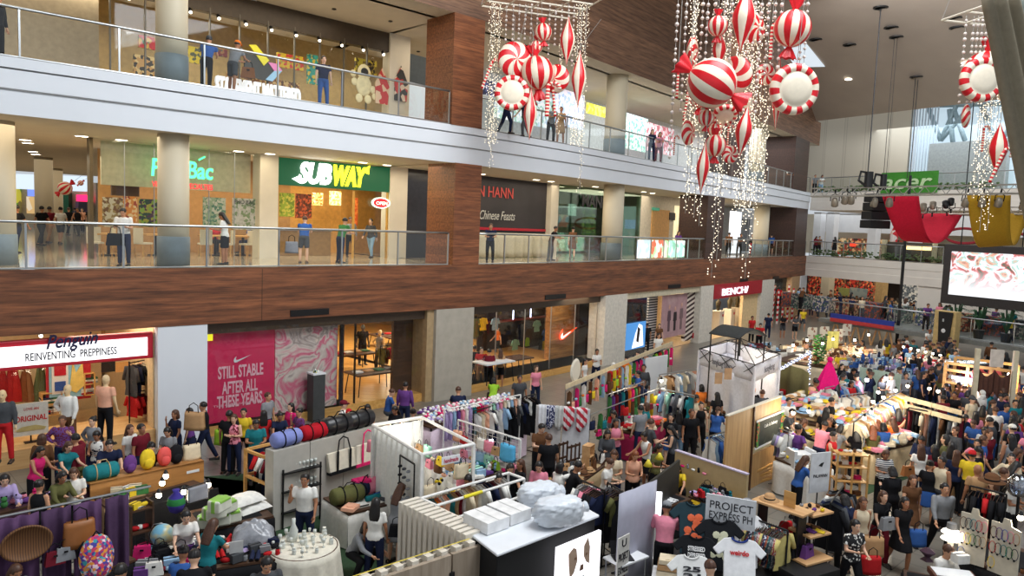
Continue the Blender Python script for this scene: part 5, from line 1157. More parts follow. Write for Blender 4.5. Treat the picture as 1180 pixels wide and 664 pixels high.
def body_mesh(pose,fem):
 J=skeleton(pose,fem);mb=MB();torso(mb,J,fem);s=.9 if fem else 1.0
 capsule(mb,J['neck']-J['up']*.05,.055*s,J['head']-J['hu']*.06,.048*s)
 hd,hu,hf=J['head'],J['hu'],J['hf'];X=V_((1,0,0))
 loft(mb,[(hd+hu*t+hf*o,w,d,hf)for t,w,d,o in((-.125,.03,.035,.045),(-.1,.048,.06,.03),(-.06,.066,.083,.012),(-.02,.074,.093,.004),(.02,.077,.096,-.002),(.06,.073,.09,-.006),(.095,.055,.07,-.008),(.118,.028,.035,-.008))],X,16)
 capsule(mb,hd+hu*.012+hf*.088,.012,hd-hu*.026+hf*.103,.016,8)
 for g in(-1,1):mb.sph(hd+X*g*.078-hf*.005-hu*.01,(.012,.02,.03),8)
 for i in(0,1):
  a,b,c,ua,fa=J['arm%d'%i];capsule(mb,a-J['up']*.01,.052*s,b,.04*s);capsule(mb,b,.04*s,c,.026*s)
  g=(-1,1)[i];mb.sph(c+fa*.05,(.035,.035,.045),8)
  h,k,an=J['leg%d'%i];capsule(mb,h,.085 if fem else.082,k,.052);capsule(mb,k,.053,k.lerp(an,.35),.055);capsule(mb,k.lerp(an,.35),.055,an,.034)
  capsule(mb,an+V_((0,.02,-.03)),.032,an+V_((0,-.13,-.048)),.025)
 me=remeshed(mb,'person_body',.017)
 ex=MB()
 for i in(0,1):
  a,b,c,ua,fa=J['arm%d'%i];sd=fa.cross(ua).normalized()if fa.cross(ua).length>.1 else X;nn=sd.cross(fa).normalized()
  for q,l in en((.062,.07,.066,.05)):
   o=c+fa*.085+sd*((q-1.5)*.016);m_=o+fa*l*.55-nn*.006;ex.tube([o-fa*.02,m_,m_+fa*l*.4-nn*.022],[.0085,.008,.006],6,0)
  o=c+fa*.035-sd*.03;ex.tube([o,o+fa*.03-sd*.022,o+fa*.058-sd*.022-nn*.01],[.0105,.009,.007],6,0)
 for g in(-1,1):
  ex.sph(hd+X*g*.031+hf*.086+hu*.008,(.0115,.007,.006),8,3);ex.sph(hd+X*g*.031+hf*.093+hu*.008,(.0065,.005,.0062),6,1)
  ex.tube([hd+X*g*.015+hf*.091+hu*.028,hd+X*g*.032+hf*.093+hu*.034,hd+X*g*.05+hf*.082+hu*.028],.0045,5,1)
 ex.sph(hd+hf*.094-hu*.055,(.024,.008,.008),8,2)
 e2=ex.mesh('extra',[],True);bm=bmesh.new();bm.from_mesh(me);n0=len(bm.faces);bm.from_mesh(e2);bm.to_mesh(me);bm.free();bpy.data.meshes.remove(e2)
 for x in(SKIN[0],HAIRM['black'],LIP,EYEW):me.materials.append(x)
 return me,J
SKIN=[so('skin_warm',(206,152,118),.55,var=.04),so('skin_tan',(172,118,86),.55,var=.04),so('skin_light',(226,180,150),.55,var=.04)]
LIP=so('lips',(176,84,80),.5);EYEW=so('eye_white',(230,226,222),.3)
HAIRM={'black':so('hair_black',(24,20,20),.45,var=.3,scale=40),'brown':so('hair_brown',(78,48,32),.5,var=.3,scale=40),'auburn':so('hair_auburn',(132,70,36),.5,var=.3,scale=40),'grey':so('hair_grey',(120,116,112),.6,var=.3,scale=40)}
def hair_mesh(kind):
 mb=MB();c=V_((0,.012,.02))
 def cap(r=(.088,.108,.108),cut=-.01):
  for a in range(7):
   for b in range(10):
    th=a/6*1.75;ph=2*PI*b/10;d=V_((sin(th)*cos(ph),sin(th)*sin(ph),cos(th)))
    if d.y<-.62 and d.z<.55:continue
    if d.y<-.25 and d.z<.05:continue
    mb.sph((c.x+d.x*r[0]*.82,c.y+d.y*r[1]*.82,c.z+d.z*r[2]*.82),.026,6)
  mb.sph((0,.02,.035),(.074,.088,.085),12)
 if kind=='cap':
  mb.sph((0,.005,.045),(.092,.112,.085),14);loft(mb,[(V_((0,-.09,.045)),.07,.02,V_((0,0,1))),(V_((0,-.17,.03)),.05,.008,V_((0,0,1)))],V_((1,0,0)));return remeshed(mb,'cap',.011,2)
 if kind=='scarf':
  cap((.096,.116,.116));mb.sph((0,.03,-.1),(.1,.1,.1),12);mb.sph((0,-.01,-.17),(.14,.12,.07),12);return remeshed(mb,'headscarf',.013,2)
 cap()
 if kind=='long':
  loft(mb,[(V_((0,.05,.03)),.085,.06,V_((0,1,0))),(V_((0,.06,-.08)),.105,.058,V_((0,1,0))),(V_((0,.075,-.2)),.115,.05,V_((0,1,0))),(V_((0,.085,-.34)),.09,.032,V_((0,1,0)))],V_((1,0,0)))
 if kind=='bob':
  loft(mb,[(V_((0,.03,.04)),.092,.075,V_((0,1,0))),(V_((0,.035,-.06)),.108,.075,V_((0,1,0))),(V_((0,.04,-.14)),.1,.06,V_((0,1,0)))],V_((1,0,0)))
 if kind=='bun':mb.sph((0,.1,.08),.045,10)
 if kind=='pony':mb.sph((0,.1,.04),.035,8);capsule(mb,(0,.12,.03),.035,(0,.14,-.2),.018)
 return remeshed(mb,'hair',.012,3)
HM={k:hair_mesh(k)for k in('short','long','bob','bun','pony','cap','scarf')}
SHOE=MB();SHOE.grid(lambda u,v,o:V_(((.04+.01*sin(u*PI))*cos(PI*v),.09-.27*u,(.035+.045*(1-u)**1.2+.01)*sin(PI*v)-0.0)),8,8,0);SHOE.X_((0,-.045,.006),(.085,.27,.016));SHOEM=SHOE.mesh('shoe',so('shoe_dark',(36,32,32),.5),True)
CLO={}
def cloth_mesh_for(pose,fem,kind):
 key=(pose,fem,kind)
 if key in CLO:return CLO[key]
 J=skeleton(pose,fem);mb=MB();e=.016;s=.9 if fem else 1
 if kind in 'tlsD':
  torso(mb,J,fem,e,lo=-.06)
  if kind!='s':
   for i in(0,1):
    a,b,c,ua,fa=J['arm%d'%i];end={'t':a.lerp(b,.62),'D':a.lerp(b,.45),'l':b}[kind]
    mb.sph(a,.057*s+.004,10);mb.cyl(a,end,.058*s+.005,.056*s+.006,12)
    if kind=='l':mb.sph(b,.055*s,10);mb.cyl(b,b.lerp(c,.92),.054*s,.04*s,12)
 if kind in 'jhkD':
  if kind!='D':loft(mb,[(J['hip']+J['up']*t,w,d,J['fw'])for t,w,d in((-.09,.1,.09),(-.04,.178,.128),(.03,.175,.122),(.085,.152,.108))],V_((1,0,0)))
  for i in(0,1):
   h,k,an=J['leg%d'%i]
   if kind in 'jh':mb.sph(h,.1,12);mb.cyl(h,k if kind=='j'else h.lerp(k,.85),.1,.072 if kind=='j'else.088,14)
   if kind=='j':mb.sph(k,.072,12);mb.cyl(k,k.lerp(an,.97),.072,.056,12)
  if kind in 'kD':
   k0,k1=J['leg0'][1],J['leg1'][1];mid=(k0+k1)/2;sp=abs(k0.y-k1.y)/2
   hp=J['hip'];dn=(mid-hp)*.88;fwd=V_((0,-1,0))if abs(dn.z)>.15 else V_((0,0,1))
   loft(mb,[(hp+V_((0,0,.04)),.165,.12,fwd),(hp-V_((0,0,.04)),.185,.14,fwd),(hp+dn*.5,.2,.16+sp*.5,fwd),(hp+dn,.215,.17+sp*.9,fwd)],V_((1,0,0)))
 CLO[key]=remeshed(mb,{'t':'t_shirt','l':'long_sleeve_top','s':'sleeveless_top','D':'dress','j':'trousers','h':'shorts','k':'skirt'}[kind],.02,3);CLO[key].materials.append(WC);return CLO[key]
BODY={}
def rows(s):
 for l in s.strip().split('\n'):
  a=l.split(' ',7);yield(int(a[0]),int(a[1]),a[2],int(a[3]),a[4].replace('_',' '),''if a[5]=='-'else a[5].replace('_',' '),a[6].replace('_',' '),a[7])
NAMEK={'t':'t_shirt','l':'long_sleeve_top','s':'sleeveless_top','D':'dress','j':'trousers','h':'shorts','k':'skirt'}
PATM={}
def look_mat(c):

 if c in PATM:return PATM[c]
 if ':'not in c:m=cM(CN[c])
 else:
  k,*cs=c.split(':');cs=[CN[x]for x in cs];nm='fabric_'+c.replace(':','_').replace(' ','_')
  m=stripes(nm,cs[0],cs[1],22,2)if k=='stripe'else mT(nm,cs,26 if k=='print'else 40)
 PATM[c]=m;return m
NPEOPLE=0
def pS(px,py,pose,face,top,bot,hair,lb,z0=0.0,H=1.62,fem=None,feet=False,far=False,skin=None,gp=None,at=None,hcol=None,shoes=(36,32,32)):

 global NPEOPLE;NPEOPLE+=1
 hk,_,hc=hair.partition(':');fem=hk in('long','bob','bun','pony','scarf')if fem is None else fem
 if(pose,fem)not in BODY:BODY[(pose,fem)]=body_mesh(pose,fem)
 me,J=BODY[(pose,fem)];sc=H/1.66
 p=V_(at)if at else(G(px,py,z0)if feet else G(px,py,z0+J['top']*sc))
 t=eM('person',lb,'person',(p.x,p.y,z0),radians(face),gp,scale=sc)
 sk=SKIN[skin if skin is not None else NPEOPLE%3]
 hm=HAIRM.get(hc or('black'if NPEOPLE%4 else 'brown'))
 lM('body',me,t,mats=[sk,hm])
 tk,tc=top[0],top[2:];lM(NAMEK[tk],cloth_mesh_for(pose,fem,tk),t,mats=[look_mat(tc)])
 if bot and tk!='D':bk,bc=bot[0],bot[2:];lM(NAMEK[bk],cloth_mesh_for(pose,fem,bk),t,mats=[look_mat(bc)])
 if hk!='bald':
  o=lM({'cap':'cap','scarf':'headscarf'}.get(hk,'hair'),HM[hk],t,tuple(J['head']),rot=(J['ha'],0,0))
  if not o.data.materials:o.data.materials.append(HAIRM['black'])
  o.material_slots[0].link='OBJECT';o.material_slots[0].material=cM(CN[hc])if hc in CN and hk in('cap','scarf')else hm
 if hk=='cap':o=lM('hair',HM['short'],t,tuple(J['head']-V_((0,-.004,.012))),rot=(J['ha'],0,0),scale=.96,mats=None);
 if not far:
  for i in(0,1):
   an=J['leg%d'%i][2];lM('shoe',SHOEM,t,(an.x,an.y-.02,max(0,an.z-.078)),mats=[so('shoe_%02x%02x%02x'%shoes,shoes,.5)])
 return t
for k in HM:
 HM[k].materials.append(HAIRM['black'])
 # ================================================================ THE BAZAAR: helpers
class LW:

 def __init__(s,a,b):s.o=V_((a[0],a[1]));d=V_((b[0],b[1]))-s.o;s.w=d.length;s.rz=atan2(d.y,d.x);s.c,s.k=cos(s.rz),sin(s.rz)
 def loc(s,x=0,y=0,z=0):return(s.o.x+x*s.c-y*s.k,s.o.y+x*s.k+y*s.c,z)
def LP2(pa,pb,z):return LW(G(*pa,z),G(*pb,z))
def pW(name,fr,h,mat,lab,cat='partition',th=.06,z0=0,kind=None,x0=0,x1=None,y=0):
 x1=fr.w if x1 is None else x1
 return tg(MB().X_(((x1-x0)/2,th/2,(z0+h)/2),(x1-x0,th,h-z0)).B_(name,mat,None,fr.loc(x0,y,0),fr.rz,bv=.005),lab,cat,kind=kind)
TABS=[]
def on_table(x,y):
 for f,a,b,c,d in TABS:
  u,v=x-f.o.x,y-f.o.y
  if a-.2<u*f.c+v*f.k<b+.2 and c-.2<v*f.c-u*f.k<d+.2:return 1
def cT(fr,depth,h,mat,lab,clab,x0=0,x1=None,y=0,wave=.03,topm=None):
 x1=fr.w if x1 is None else x1;w=x1-x0;TABS.append((fr,x0,x1,y,y+depth))
 t=eM('market_table',lab,'table',fr.loc(x0,y,0),fr.rz)
 MB().X_((w/2,depth/2,h-.03),(w-.06,depth-.06,.04)).B_('tabletop',DW,t)
 for sx in(.08,w-.08):
  for sy in(.08,depth-.08):MB().X_((sx,sy,(h-.05)/2),(.04,.04,h-.05)).B_('leg',BK,t)
 cx,cy=w/2,depth/2;per=2*(w+depth)
 def pt(u):
  d=u*per
  if d<w:return(d,0,0,-1)
  d-=w
  if d<depth:return(w,d,1,0)
  d-=depth
  if d<w:return(w-d,depth,0,1)
  d-=w;return(0,depth-d,-1,0)
 def fn(u,v,o):
  x,y_,nx,ny=pt(u%1.0)
  if v<.25:k=v/.25;return V_((cx+(x-cx)*k,cy+(y_-cy)*k,h+.004))
  k=(v-.25)/.75;a=wave*sin(u*per*14)*k+.02*k;return V_((x+nx*a,y_+ny*a,h+.004-(h-.03)*k))
 return tg(MB().grid(fn,int(per*12),6).B_('tablecloth',mat,None,fr.loc(x0,y,0),fr.rz,sm_=True),clab,'tablecloth')
def gmesh(kind):
 mb=MB()
 if kind=='tote':
  mb.grid(lambda u,v,o:V_(((u-.5)*(.34-.04*v),-.05*sin(PI*u)*(1-v*.7)+o,.3*v)),8,5,0,thick=.09);return mb.tube([(-.08,0,.28),(-.07,0,.42),(0,0,.47),(.07,0,.42),(.08,0,.28)],.008,5,1).mesh('tote',[],True)
 if kind=='handbag':
  mb.X_((0,0,.11),(.3,.12,.22),0,top=(.8,.6));return mb.tube([(-.09,0,.2),(-.07,0,.32),(0,0,.36),(.07,0,.32),(.09,0,.2)],.009,6,1).X_((0,-.062,.16),(.06,.01,.03),1).mesh('handbag',[])
 if kind=='duffel':
  mb.la([(1e-6,-.3),(.12,-.3),(.15,-.26),(.16,0),(.15,.26),(.12,.3),(1e-6,.3)],(0,0,.15),14,0,ax='x');
  for x in(-.12,.12):mb.tube([(x,.165*sin(a)*.98,.15-.165*cos(a))for a in[i*.45 for i in range(15)]],.012,5,1)
  return mb.tube([(-.12,-.06,.3),(-.06,-.09,.4),(.06,-.09,.4),(.12,-.06,.3)],.01,5,1).mesh('duffel',[],True)
 if kind=='backpack':
  mb.sph((0,0,.2),(.15,.09,.21),14,0);mb.sph((0,-.08,.13),(.1,.05,.1),10,0)
  for s_ in(-.07,.07):mb.tube([(s_,.07,.34),(s_*1.3,.13,.25),(s_*1.2,.08,.06)],.014,5,1)
  return mb.tube([(-.03,0,.4),(0,0,.44),(.03,0,.4)],.008,5,1).mesh('backpack',[],True)
 if kind=='box':return mb.X_((0,0,.07),(.22,.16,.14),0).X_((0,0,.141),(.225,.03,.003),1).mesh('box',[])
 if kind=='folded':return mb.X_((0,0,.03),(.3,.24,.055),0,top=.94).X_((0,-.02,.062),(.12,.14,.012),0).mesh('folded',[])
 if kind=='jar':return mb.la([(.04,0),(.045,.02),(.045,.09),(.03,.11),(.03,.12)],n=10,m=0).la([(.034,.12),(.034,.14)],n=10,m=1).mesh('jar',[],False)
 if kind=='hat':return mb.la([(.18,.0),(.18,.01),(.1,.02),(.095,.09),(.06,.12),(1e-6,.12)],n=16,m=0).la([(.1,.02),(.102,.045)],n=16,m=1).mesh('hat',[],True)
 if kind=='shoe':
  for s_ in(-.05,.05):
   mb.grid(lambda u,v,o:V_((s_+(.035+.008*sin(u*PI))*cos(PI*v),.11-.25*u,.015+(.03+.05*(1-u)**1.5)*sin(PI*v))),6,6,0);mb.X_((s_,-.01,.008),(.075,.25,.016),1)
  return mb.mesh('shoes',[],True)
 if kind=='toy':return mb.sph((0,0,.07),(.06,.05,.07),10,0).sph((0,-.01,.16),.05,10,0).sph((-.035,0,.2),.018,6,1).sph((.035,0,.2),.018,6,1).mesh('toy',[],True)
 if kind=='roll':return mb.la([(1e-6,-.16),(.05,-.16),(.055,0),(.05,.16),(1e-6,.16)],(0,0,.055),12,0,ax='x').mesh('roll',[],True)
 if kind=='pouch':return mb.sph((0,0,.05),(.1,.06,.055),10,0).X_((0,0,.1),(.12,.015,.012),1).mesh('pouch',[],True)
 if kind=='book':return mb.X_((0,0,.015),(.2,.15,.03),0).X_((.005,0,.015),(.195,.152,.022),1).mesh('book',[])
 if kind=='necklace':
  return mb.tube([(.06*sin(a)*(1 if abs(a)<3 else.4),-.012,-.02-.11*(1-cos(a)))for a in[i*.35-3.14 for i in range(19)]],.006,5,0).sph((0,-.015,-.01),.001,4,0).sph((0,-.015,-.245),.02,8,1).mesh('necklace',[],True)
 if kind=='glass':return mb.la([(.028,0),(.03,.004),(.006,.01),(.006,.06),(.03,.08),(.036,.12),(.033,.15)],n=12,m=0).mesh('glass',[],True)
 if kind=='flowers':
  for i in range(9):a=i*2.4;mb.sph((.05*sqrt(i)*cos(a)*.6,.05*sqrt(i)*sin(a)*.6,.05+.03*sin(i*1.7)),.035,6,i%2)
  return mb.mesh('flowers',[],True)
KINDW={'tote':('tote_bag','tote bag','bag','fabric_body'),'handbag':('handbag','handbag','bag','leather_body'),'duffel':('duffel_bag','duffel bag','bag','fabric_body'),'backpack':('backpack','backpack','bag','fabric_body'),'box':('gift_box','small box','box','carton'),'folded':('folded_garment','folded garment','clothing','fold'),'jar':('glass_jar','jar','jar','vessel'),'hat':('brimmed_hat','brimmed hat','hat','crown_and_brim'),'shoe':('pair_of_shoes','pair of shoes','shoes','uppers'),'toy':('soft_toy','soft toy','toy','plush_body'),'roll':('cloth_roll','rolled cloth','cloth','roll_body'),'pouch':('zip_pouch','zip pouch','pouch','pouch_body'),'book':('booklet','booklet','book','cover'),'necklace':('necklace','necklace','jewellery','bead_loop'),'glass':('stemmed_glass','stemmed glass','glass','bowl_and_stem'),'flowers':('flower_bunch','flower bunch','flowers','petals')}
GMESH={}
def gd(kind,cname,loc,rz,where,gp,sc=1,acc=None,lb=None,mat=None):
 if kind not in GMESH:
  me=gmesh(kind);me.materials.append(WC);me.materials.append(WC);GMESH[kind]=me
 nm,w,cat,_=KINDW[kind]
 o=lM(nm,GMESH[kind],None,loc,rz,[mat or cM(CN[cname]),acc or BC],sc)
 return tg(o,lb or '%s %s %s'%(cname,w,where),cat,gp)
def spread(fr,x0,x1,y0,y1,z,nx,ny,kinds,cols,where,gp=None,sc=1,jit=.25,acc=None,rise=0):
 gp=gp or 'goods '+where
 for i in range(nx):
  for j in range(ny):
   x=x0+(x1-x0)*(i+.5+RU(-jit,jit))/nx;y=y0+(y1-y0)*(j+.5+RU(-jit,jit))/ny
   gd(RH(kinds),RH(cols),fr.loc(x,y,z+rise*j),fr.rz+RU(-.5,.5),where,gp,sc*RU(.85,1.1),acc)
BULB=eS('bulb_glow',(255,240,205),14);BULBC=eS('bulb_glow_cool',(235,235,255),12)
NB=0
def bulb(px,py,z,lab,power=0,cool=False,r=.055):
 p=G(px,py,z);t=eM('stall_lamp',lab,'lamp',p);MB().sph((0,0,0),r,10).B_('bulb',BULBC if cool else BULB,t,sm_=True);MB().la([(r*.5,r*.7),(r*.9,r*1.1),(r*.4,r*2.2),(.01,r*2.4)],n=12).B_('socket',DARK,t)
 if power:point('stall_lamp_light',(p.x,p.y,p.z-.12),power,(.9,.9,1)if cool else(1,.84,.6))
def sB(fr,x,y,z,w,h,lines,mat,tmat,lab,tilt=0,cat='sign',legs=True,name='sign_board'):
 t=eM(name,lab,cat,fr.loc(x,y,z),fr.rz);MB().X_((w/2,0,h/2),(w,.02,h)).B_('board',mat,t)
 n=len(lines)
 for i,(tx,fw)in en(lines):text(tx,tmat,t,(w*(1-fw)/2,-.014,h*(1-(i+.78)/n)),0,h/n*.8,fit=w*fw,extrude=.002,bold=.003)
 if legs:MB().X_((w*.2,.03,z*-.5+h*.1),(.03,.03,z+h*.2)).X_((w*.8,.03,z*-.5+h*.1),(.03,.03,z+h*.2)).B_('stand',DW,t)
 return t
DK=['black','navy','dark grey','brown','grey','maroon']
random.seed(11)
def carpet(pts,lab,mat):
 mb=MB();q=[G(*p,0)for p in pts];mb.pR([(p.x,p.y)for p in q],.002,.012);return tg(mb.B_('carpet',mat),lab,'carpet')
GC=so('green_carpet',(44,70,44),.95,var=.2,scale=30)
carpet([(235,550),(300,545),(300,600),(330,664),(440,664),(420,600),(330,560)],'dark green carpet in the aisle beside the round white table',GC)
carpet([(985,500),(1060,480),(1075,540),(1000,570)],'dark green carpet in the aisle beside the brightly lit clothes table',GC)
A=LP2((-40,604),(147,566),2.1)
t=eM('curtain_rail','silver curtain rail along the top of the purple stall','rail',A.loc(0,0,0),A.rz)
MB().cyl((0,0,2.1),(A.w+.35,0,2.1),.022,n=8).B_('top_bar',ST,t)
for x in(.05,A.w):MB().cyl((x,0,0),(x,0,2.1),.02,n=8).B_('upright',ST,t)
PUR=cM((92,64,98))
for i,(a,b)in en(((0,.42),(.43,.62),(.63,.82),(.84,1.0))):
 x0,x1=A.w*a,A.w*b
 def fn(u,v,o,w=x1-x0):return V_((u*w,-.05-.07*sin(u*w*26+sin(u*9))*(.5+.5*v)+o,2.07-2.0*v))
 tg(MB().grid(fn,int((x1-x0)*40)+6,8,thick=.012).B_('stall_curtain',PUR if i%2==0 else cM((76,54,82)),None,A.loc(x0,0,0),A.rz,sm_=True),'purple stall curtain on the silver rail, %s'%['widest one at the left margin','second from its right end but one','behind the brown leather tote','last one at the right end of the rail'][i],'curtain')
p=G(20,618,1.7);MBw=MB().la([(1e-6,.03),(.2,.03),(.29,-.02),(.32,-.05),(.34,-.02),(.31,.05),(1e-6,.06)],n=32,ax='y',sy=.8)
tg(MBw.B_('wicker_tray',stripes('wicker_weave',(120,80,44),(86,54,30),30,0),None,A.loc(A.w*.33,-.16,1.68),A.rz,sm_=True),'oval brown wicker tray hanging on the purple curtain','tray')
gd('tote','brown',A.loc(A.w*.66,-.15,1.42),A.rz,'',None,1.35,lb='tan brown leather tote hanging on the purple curtain',mat=so('tan_leather',(150,92,44),.5))
gd('handbag','maroon',A.loc(A.w*.50,-.15,1.25),A.rz,'',None,.9,lb='small maroon handbag hanging low on the purple curtain');gd('handbag','grey',A.loc(A.w*.565,-.15,1.28),A.rz,'',None,.9,lb='small grey handbag hanging low on the purple curtain')
B=LP2((95,664),(160,640),1.0);cT(B,.7,.95,BC,'small dark draped table below the purple curtain','black cloth on the small table below the purple curtain')
gd('backpack','red',B.loc(B.w*.12,-.2,.96),B.rz,'',None,1.75,lb='bright multicoloured print backpack standing before the purple curtain',mat=mT('floral_print',[(206,60,90),(70,60,150),(230,150,60),(60,150,160),(230,200,210),(150,50,120)],44))
spread(B,.05,B.w-.05,.3,.65,.96,4,2,['pouch','folded','book'],DK+['red','white','teal'],'on the small black table below the purple curtain',None)
C=LP2((2,592),(120,560),.95);cT(C,.6,.9,cM((70,44,60)),'stall counter just behind the purple curtain','plum cloth on the counter behind purple curtain',y=.15)
spread(C,.1,C.w-.1,.2,.6,.91,9,2,['toy','pouch','flowers','jar'],['hot pink','pink','white','green','lilac','black','blue','purple'],'on the plum counter behind the purple curtain',None,1)
Dd=LP2((150,585),(178,578),1.6);t=eM('display_shelf','narrow wooden display shelf stuffed with colourful packets right of purple curtain','shelf',Dd.loc(0,0,0),Dd.rz);w=Dd.w
for x in(.02,w-.02):MB().X_((x,.15,.8),(.03,.3,1.6)).B_('side_panel',DW,t)
for z in(.3,.7,1.1,1.5):MB().X_((w/2,.15,z),(w,.3,.03)).B_('shelf',DW,t)
for z,wh in((.315,'lowest'),(.715,'second lowest'),(1.115,'second highest'),(1.515,'top')):spread(Dd,.08,w-.08,.05,.2,z,3,1,['box','book','pouch'],['red','yellow','white','hot pink','light blue','navy'],'on the %s board of the narrow display shelf'%wh,'packets on the narrow display shelf',.85,.1)
E_=LP2((130,590),(190,575),.8);cT(E_,.6,.78,cM((150,120,90)),'table with papers behind the narrow display shelf','tan cloth on the table behind the narrow display shelf',y=.45)
spread(E_,0.1,E_.w-.1,.5,1.0,.79,4,2,['book','box','jar'],['white','cream','green','yellow'],'on the tan cloth behind the narrow shelf',None)
Ct=LP2((104,558),(235,531),1.05);TANB=wood('honey_board',(166,112,58),(196,140,80),axis=0,ro=.5)
t=eM('bag_counter','honey coloured wooden counter board carrying coloured bags','counter',Ct.loc(0,0,0),Ct.rz)
MB().X_((Ct.w/2,.02,.78),(Ct.w,.04,.55)).B_('front_board',TANB,t);MB().X_((Ct.w/2,.3,1.03),(Ct.w,.6,.04)).B_('top_board',TANB,t)
for x in(.05,Ct.w/2,Ct.w-.05):
 for y in(.05,.55):MB().X_((x,y,.5),(.05,.05,1.0)).B_('leg',TANB,t)
MB().X_((Ct.w-.25,-.01,.86),(.28,.005,.06)).B_('price_strip',WH,t)
for kd,cn,x,sc,lab in(('duffel','teal',.32,1.05,'teal duffel bag at the left end of the honey wooden counter'),('backpack','purple',.98,.95,'purple drawstring backpack on the honey wooden counter'),('backpack','yellow',1.4,1.1,'yellow backpack with long straps on the honey counter'),('backpack','red',1.82,1.05,'coral backpack on the honey counter, right of the yellow one'),('backpack','black',2.12,1.05,'black backpack before the grey shirted seller on the counter'),('tote','cream',2.55,1.15,'cream canvas tote bag at the right end of the honey counter')):
 mt=so('coral_fabric',(226,84,80),.7)if cn=='red'else None;k=Ct.w/2.75
 gd(kd,cn,Ct.loc(x*k,.2,1.05),Ct.rz,'',None,sc,lb=lab,mat=mt,acc=so('strap_tan',(200,170,120),.6)if kd=='duffel'else None)
Dk=LP2((150,600),(262,566),.75);pW('backdrop_cloth',LP2((150,585),(252,560),.9),.85,BC,'black cloth backdrop of the small bulb lit stall','backdrop')
cT(Dk,1.0,.72,BC,'low black table of the bulb lit stall','black cloth over the low bulb lit table',y=.25)
for i,(px,py,z)in en(((187,557,1.25),(212,567,1.15),(183,571,1.1),(240,559,1.2),(191,549,1.35))):bulb(px,py,z,'small glowing bulb over the black table, %s'%['upper left','centre','lower left','right end','highest'][i],6 if i in(1,3)else 0)
p=G(228,580,.9);t=eM('framed_cushion','silver grey framed cushion on the bulb lit stall','cushion',p,Dk.rz);MB().X_((0,0,.2),(.42,.08,.3)).B_('cushion',so('silver_satin',(150,150,160),.3),t,bv=.03);MB().tube([(-.24,0,.03),(-.24,0,.38),(.24,0,.38),(.24,0,.03),(-.24,0,.03)],.012,5).B_('frame',BK,t)
p=G(203,592,.8);o=MB().la([(.02,0),(.12,.06),(.17,.2),(.14,.32),(.05,.42),(.07,.48)],n=18,mf=lambda i,j:1 if i==2 else 0).B_('drawstring_bag',[cM((70,60,150)),cM((50,130,70))],None,p,0,sm_=True);tg(o,'plump violet drawstring bag with green band beside the cushion','bag')
p=G(187,632,.8);t=eM('globe','pale blue world globe on the crowded dark table','globe',p);MB().sph((0,0,.24),.19,28).B_('ball',mT('globe_map',[(120,180,206),(120,180,206),(206,196,140),(120,180,206),(190,206,150)],3.4,kind='NOISE',ro=.3),t,sm_=True);MB().la([(.12,0),(.12,.02),(.02,.04),(.02,.06)],n=16).tube([(.0,0,.03),(-.21,0,.1),(-.235,0,.24),(-.15,0,.42),(0,0,.45)],.01,6).B_('stand',ST,t,sm_=True)
F1=LP2((150,668),(330,640),.8);cT(F1,1.25,.76,BC,'large dark table crowded with small goods at the bottom left','black cloth on the crowded bottom left table')
spread(F1,.1,F1.w*.45,.05,1.1,.77,7,5,['box','pouch','folded','book','handbag'],['navy','purple','hot pink','grey','black','white','light blue','maroon'],'on the crowded dark table at lower left',None,.95)
spread(F1,F1.w*.55,F1.w-.05,.05,1.2,.77,6,5,['box','pouch','jar','shoe','book'],['dark grey','black','grey','white','red','navy','lilac'],'on the crowded dark table near the wrapped bundle',None,.9)
F2=LP2((225,612),(318,592),.7);cT(F2,1.2,.66,BC,'dark table carrying green wrapped packs and white cloth','black cloth below the green wrapped packs')
GP=so('pack_green',(140,196,80),.4);GW=so('pack_white',(220,222,206),.4)
for i,(px,py,z,lab)in en(((240,607,.7,'green and white wrapped pack, lower left of its pile'),(253,604,.7,'green and white wrapped pack at the lower middle of its pile'),(265,601,.7,'green and white wrapped pack, lower right of its pile'),(247,597,.95,'green and white wrapped pack in the second layer'),(260,590,.95,'green and white wrapped pack, right one of the second layer'),(253,588,1.2,'green and white wrapped pack topmost on its pile'))):
 p=G(px,py,z);t=eM('wrapped_pack',lab,'package',p,.3+i*.2);MB().X_((0,0,.11),(.38,.26,.22)).B_('pack',GW,t,bv=.03);MB().X_((0,0,.11),(.39,.08,.225)).X_((0,0,.2),(.3,.268,.05)).B_('green_label',GP,t,bv=.01)
for i,(px,py,z,s_,lab)in en(((272,588,.68,(.75,.5,.2),'white cloth bundle spread behind the green wrapped packs'),(290,586,.68,(.7,.45,.12),'folded white cloth pile on a carton edge'),(282,577,.85,(.7,.5,.14),'white cloth heap on top of the folded white pile'))):
 p=G(px,py,z);o=MB().grid(lambda u,v,o_:V_(((u-.5)*s_[0],(v-.5)*s_[1],s_[2]*(sin(PI*u)*sin(PI*v))**.35*(1+.12*sin(u*17+v*9)))),20,16).B_('white_cloth_bundle',WC,None,p,Dk.rz,sm_=True);tg(o,lab,'cloth')
p=G(292,622,.78);o=MB().grid(lambda u,v,o_:V_(((u-.5)*.75,(v-.5)*.55,.34*(sin(PI*u)*sin(PI*v))**.4*(1+.1*sin(u*9+5*sin(v*7))+.06*sin(v*17+u*21)))),26,22).B_('wrapped_bundle',so('plastic_film',(150,152,158),.2,var=.3,scale=8),None,p,.3,sm_=True);tg(o,'big grey plastic wrapped bundle on the dark table','bundle')
sB(F1,F1.w*.62,.15,.77,.22,.34,[],so('card_pale',(196,196,196),.6),BLK,'small pale price card standing on the crowded dark table',legs=False,name='price_card')
H_=LP2((283,517),(309,527),1.5)
t=eM('wooden_rack','open honey wooden frame rack behind the grey panel wall','rack',H_.loc(0,0,0),H_.rz)
for x in(0,H_.w):
 for y in(0,.7):MB().X_((x,y,.75),(.06,.06,1.5)).B_('post',PINE,t)
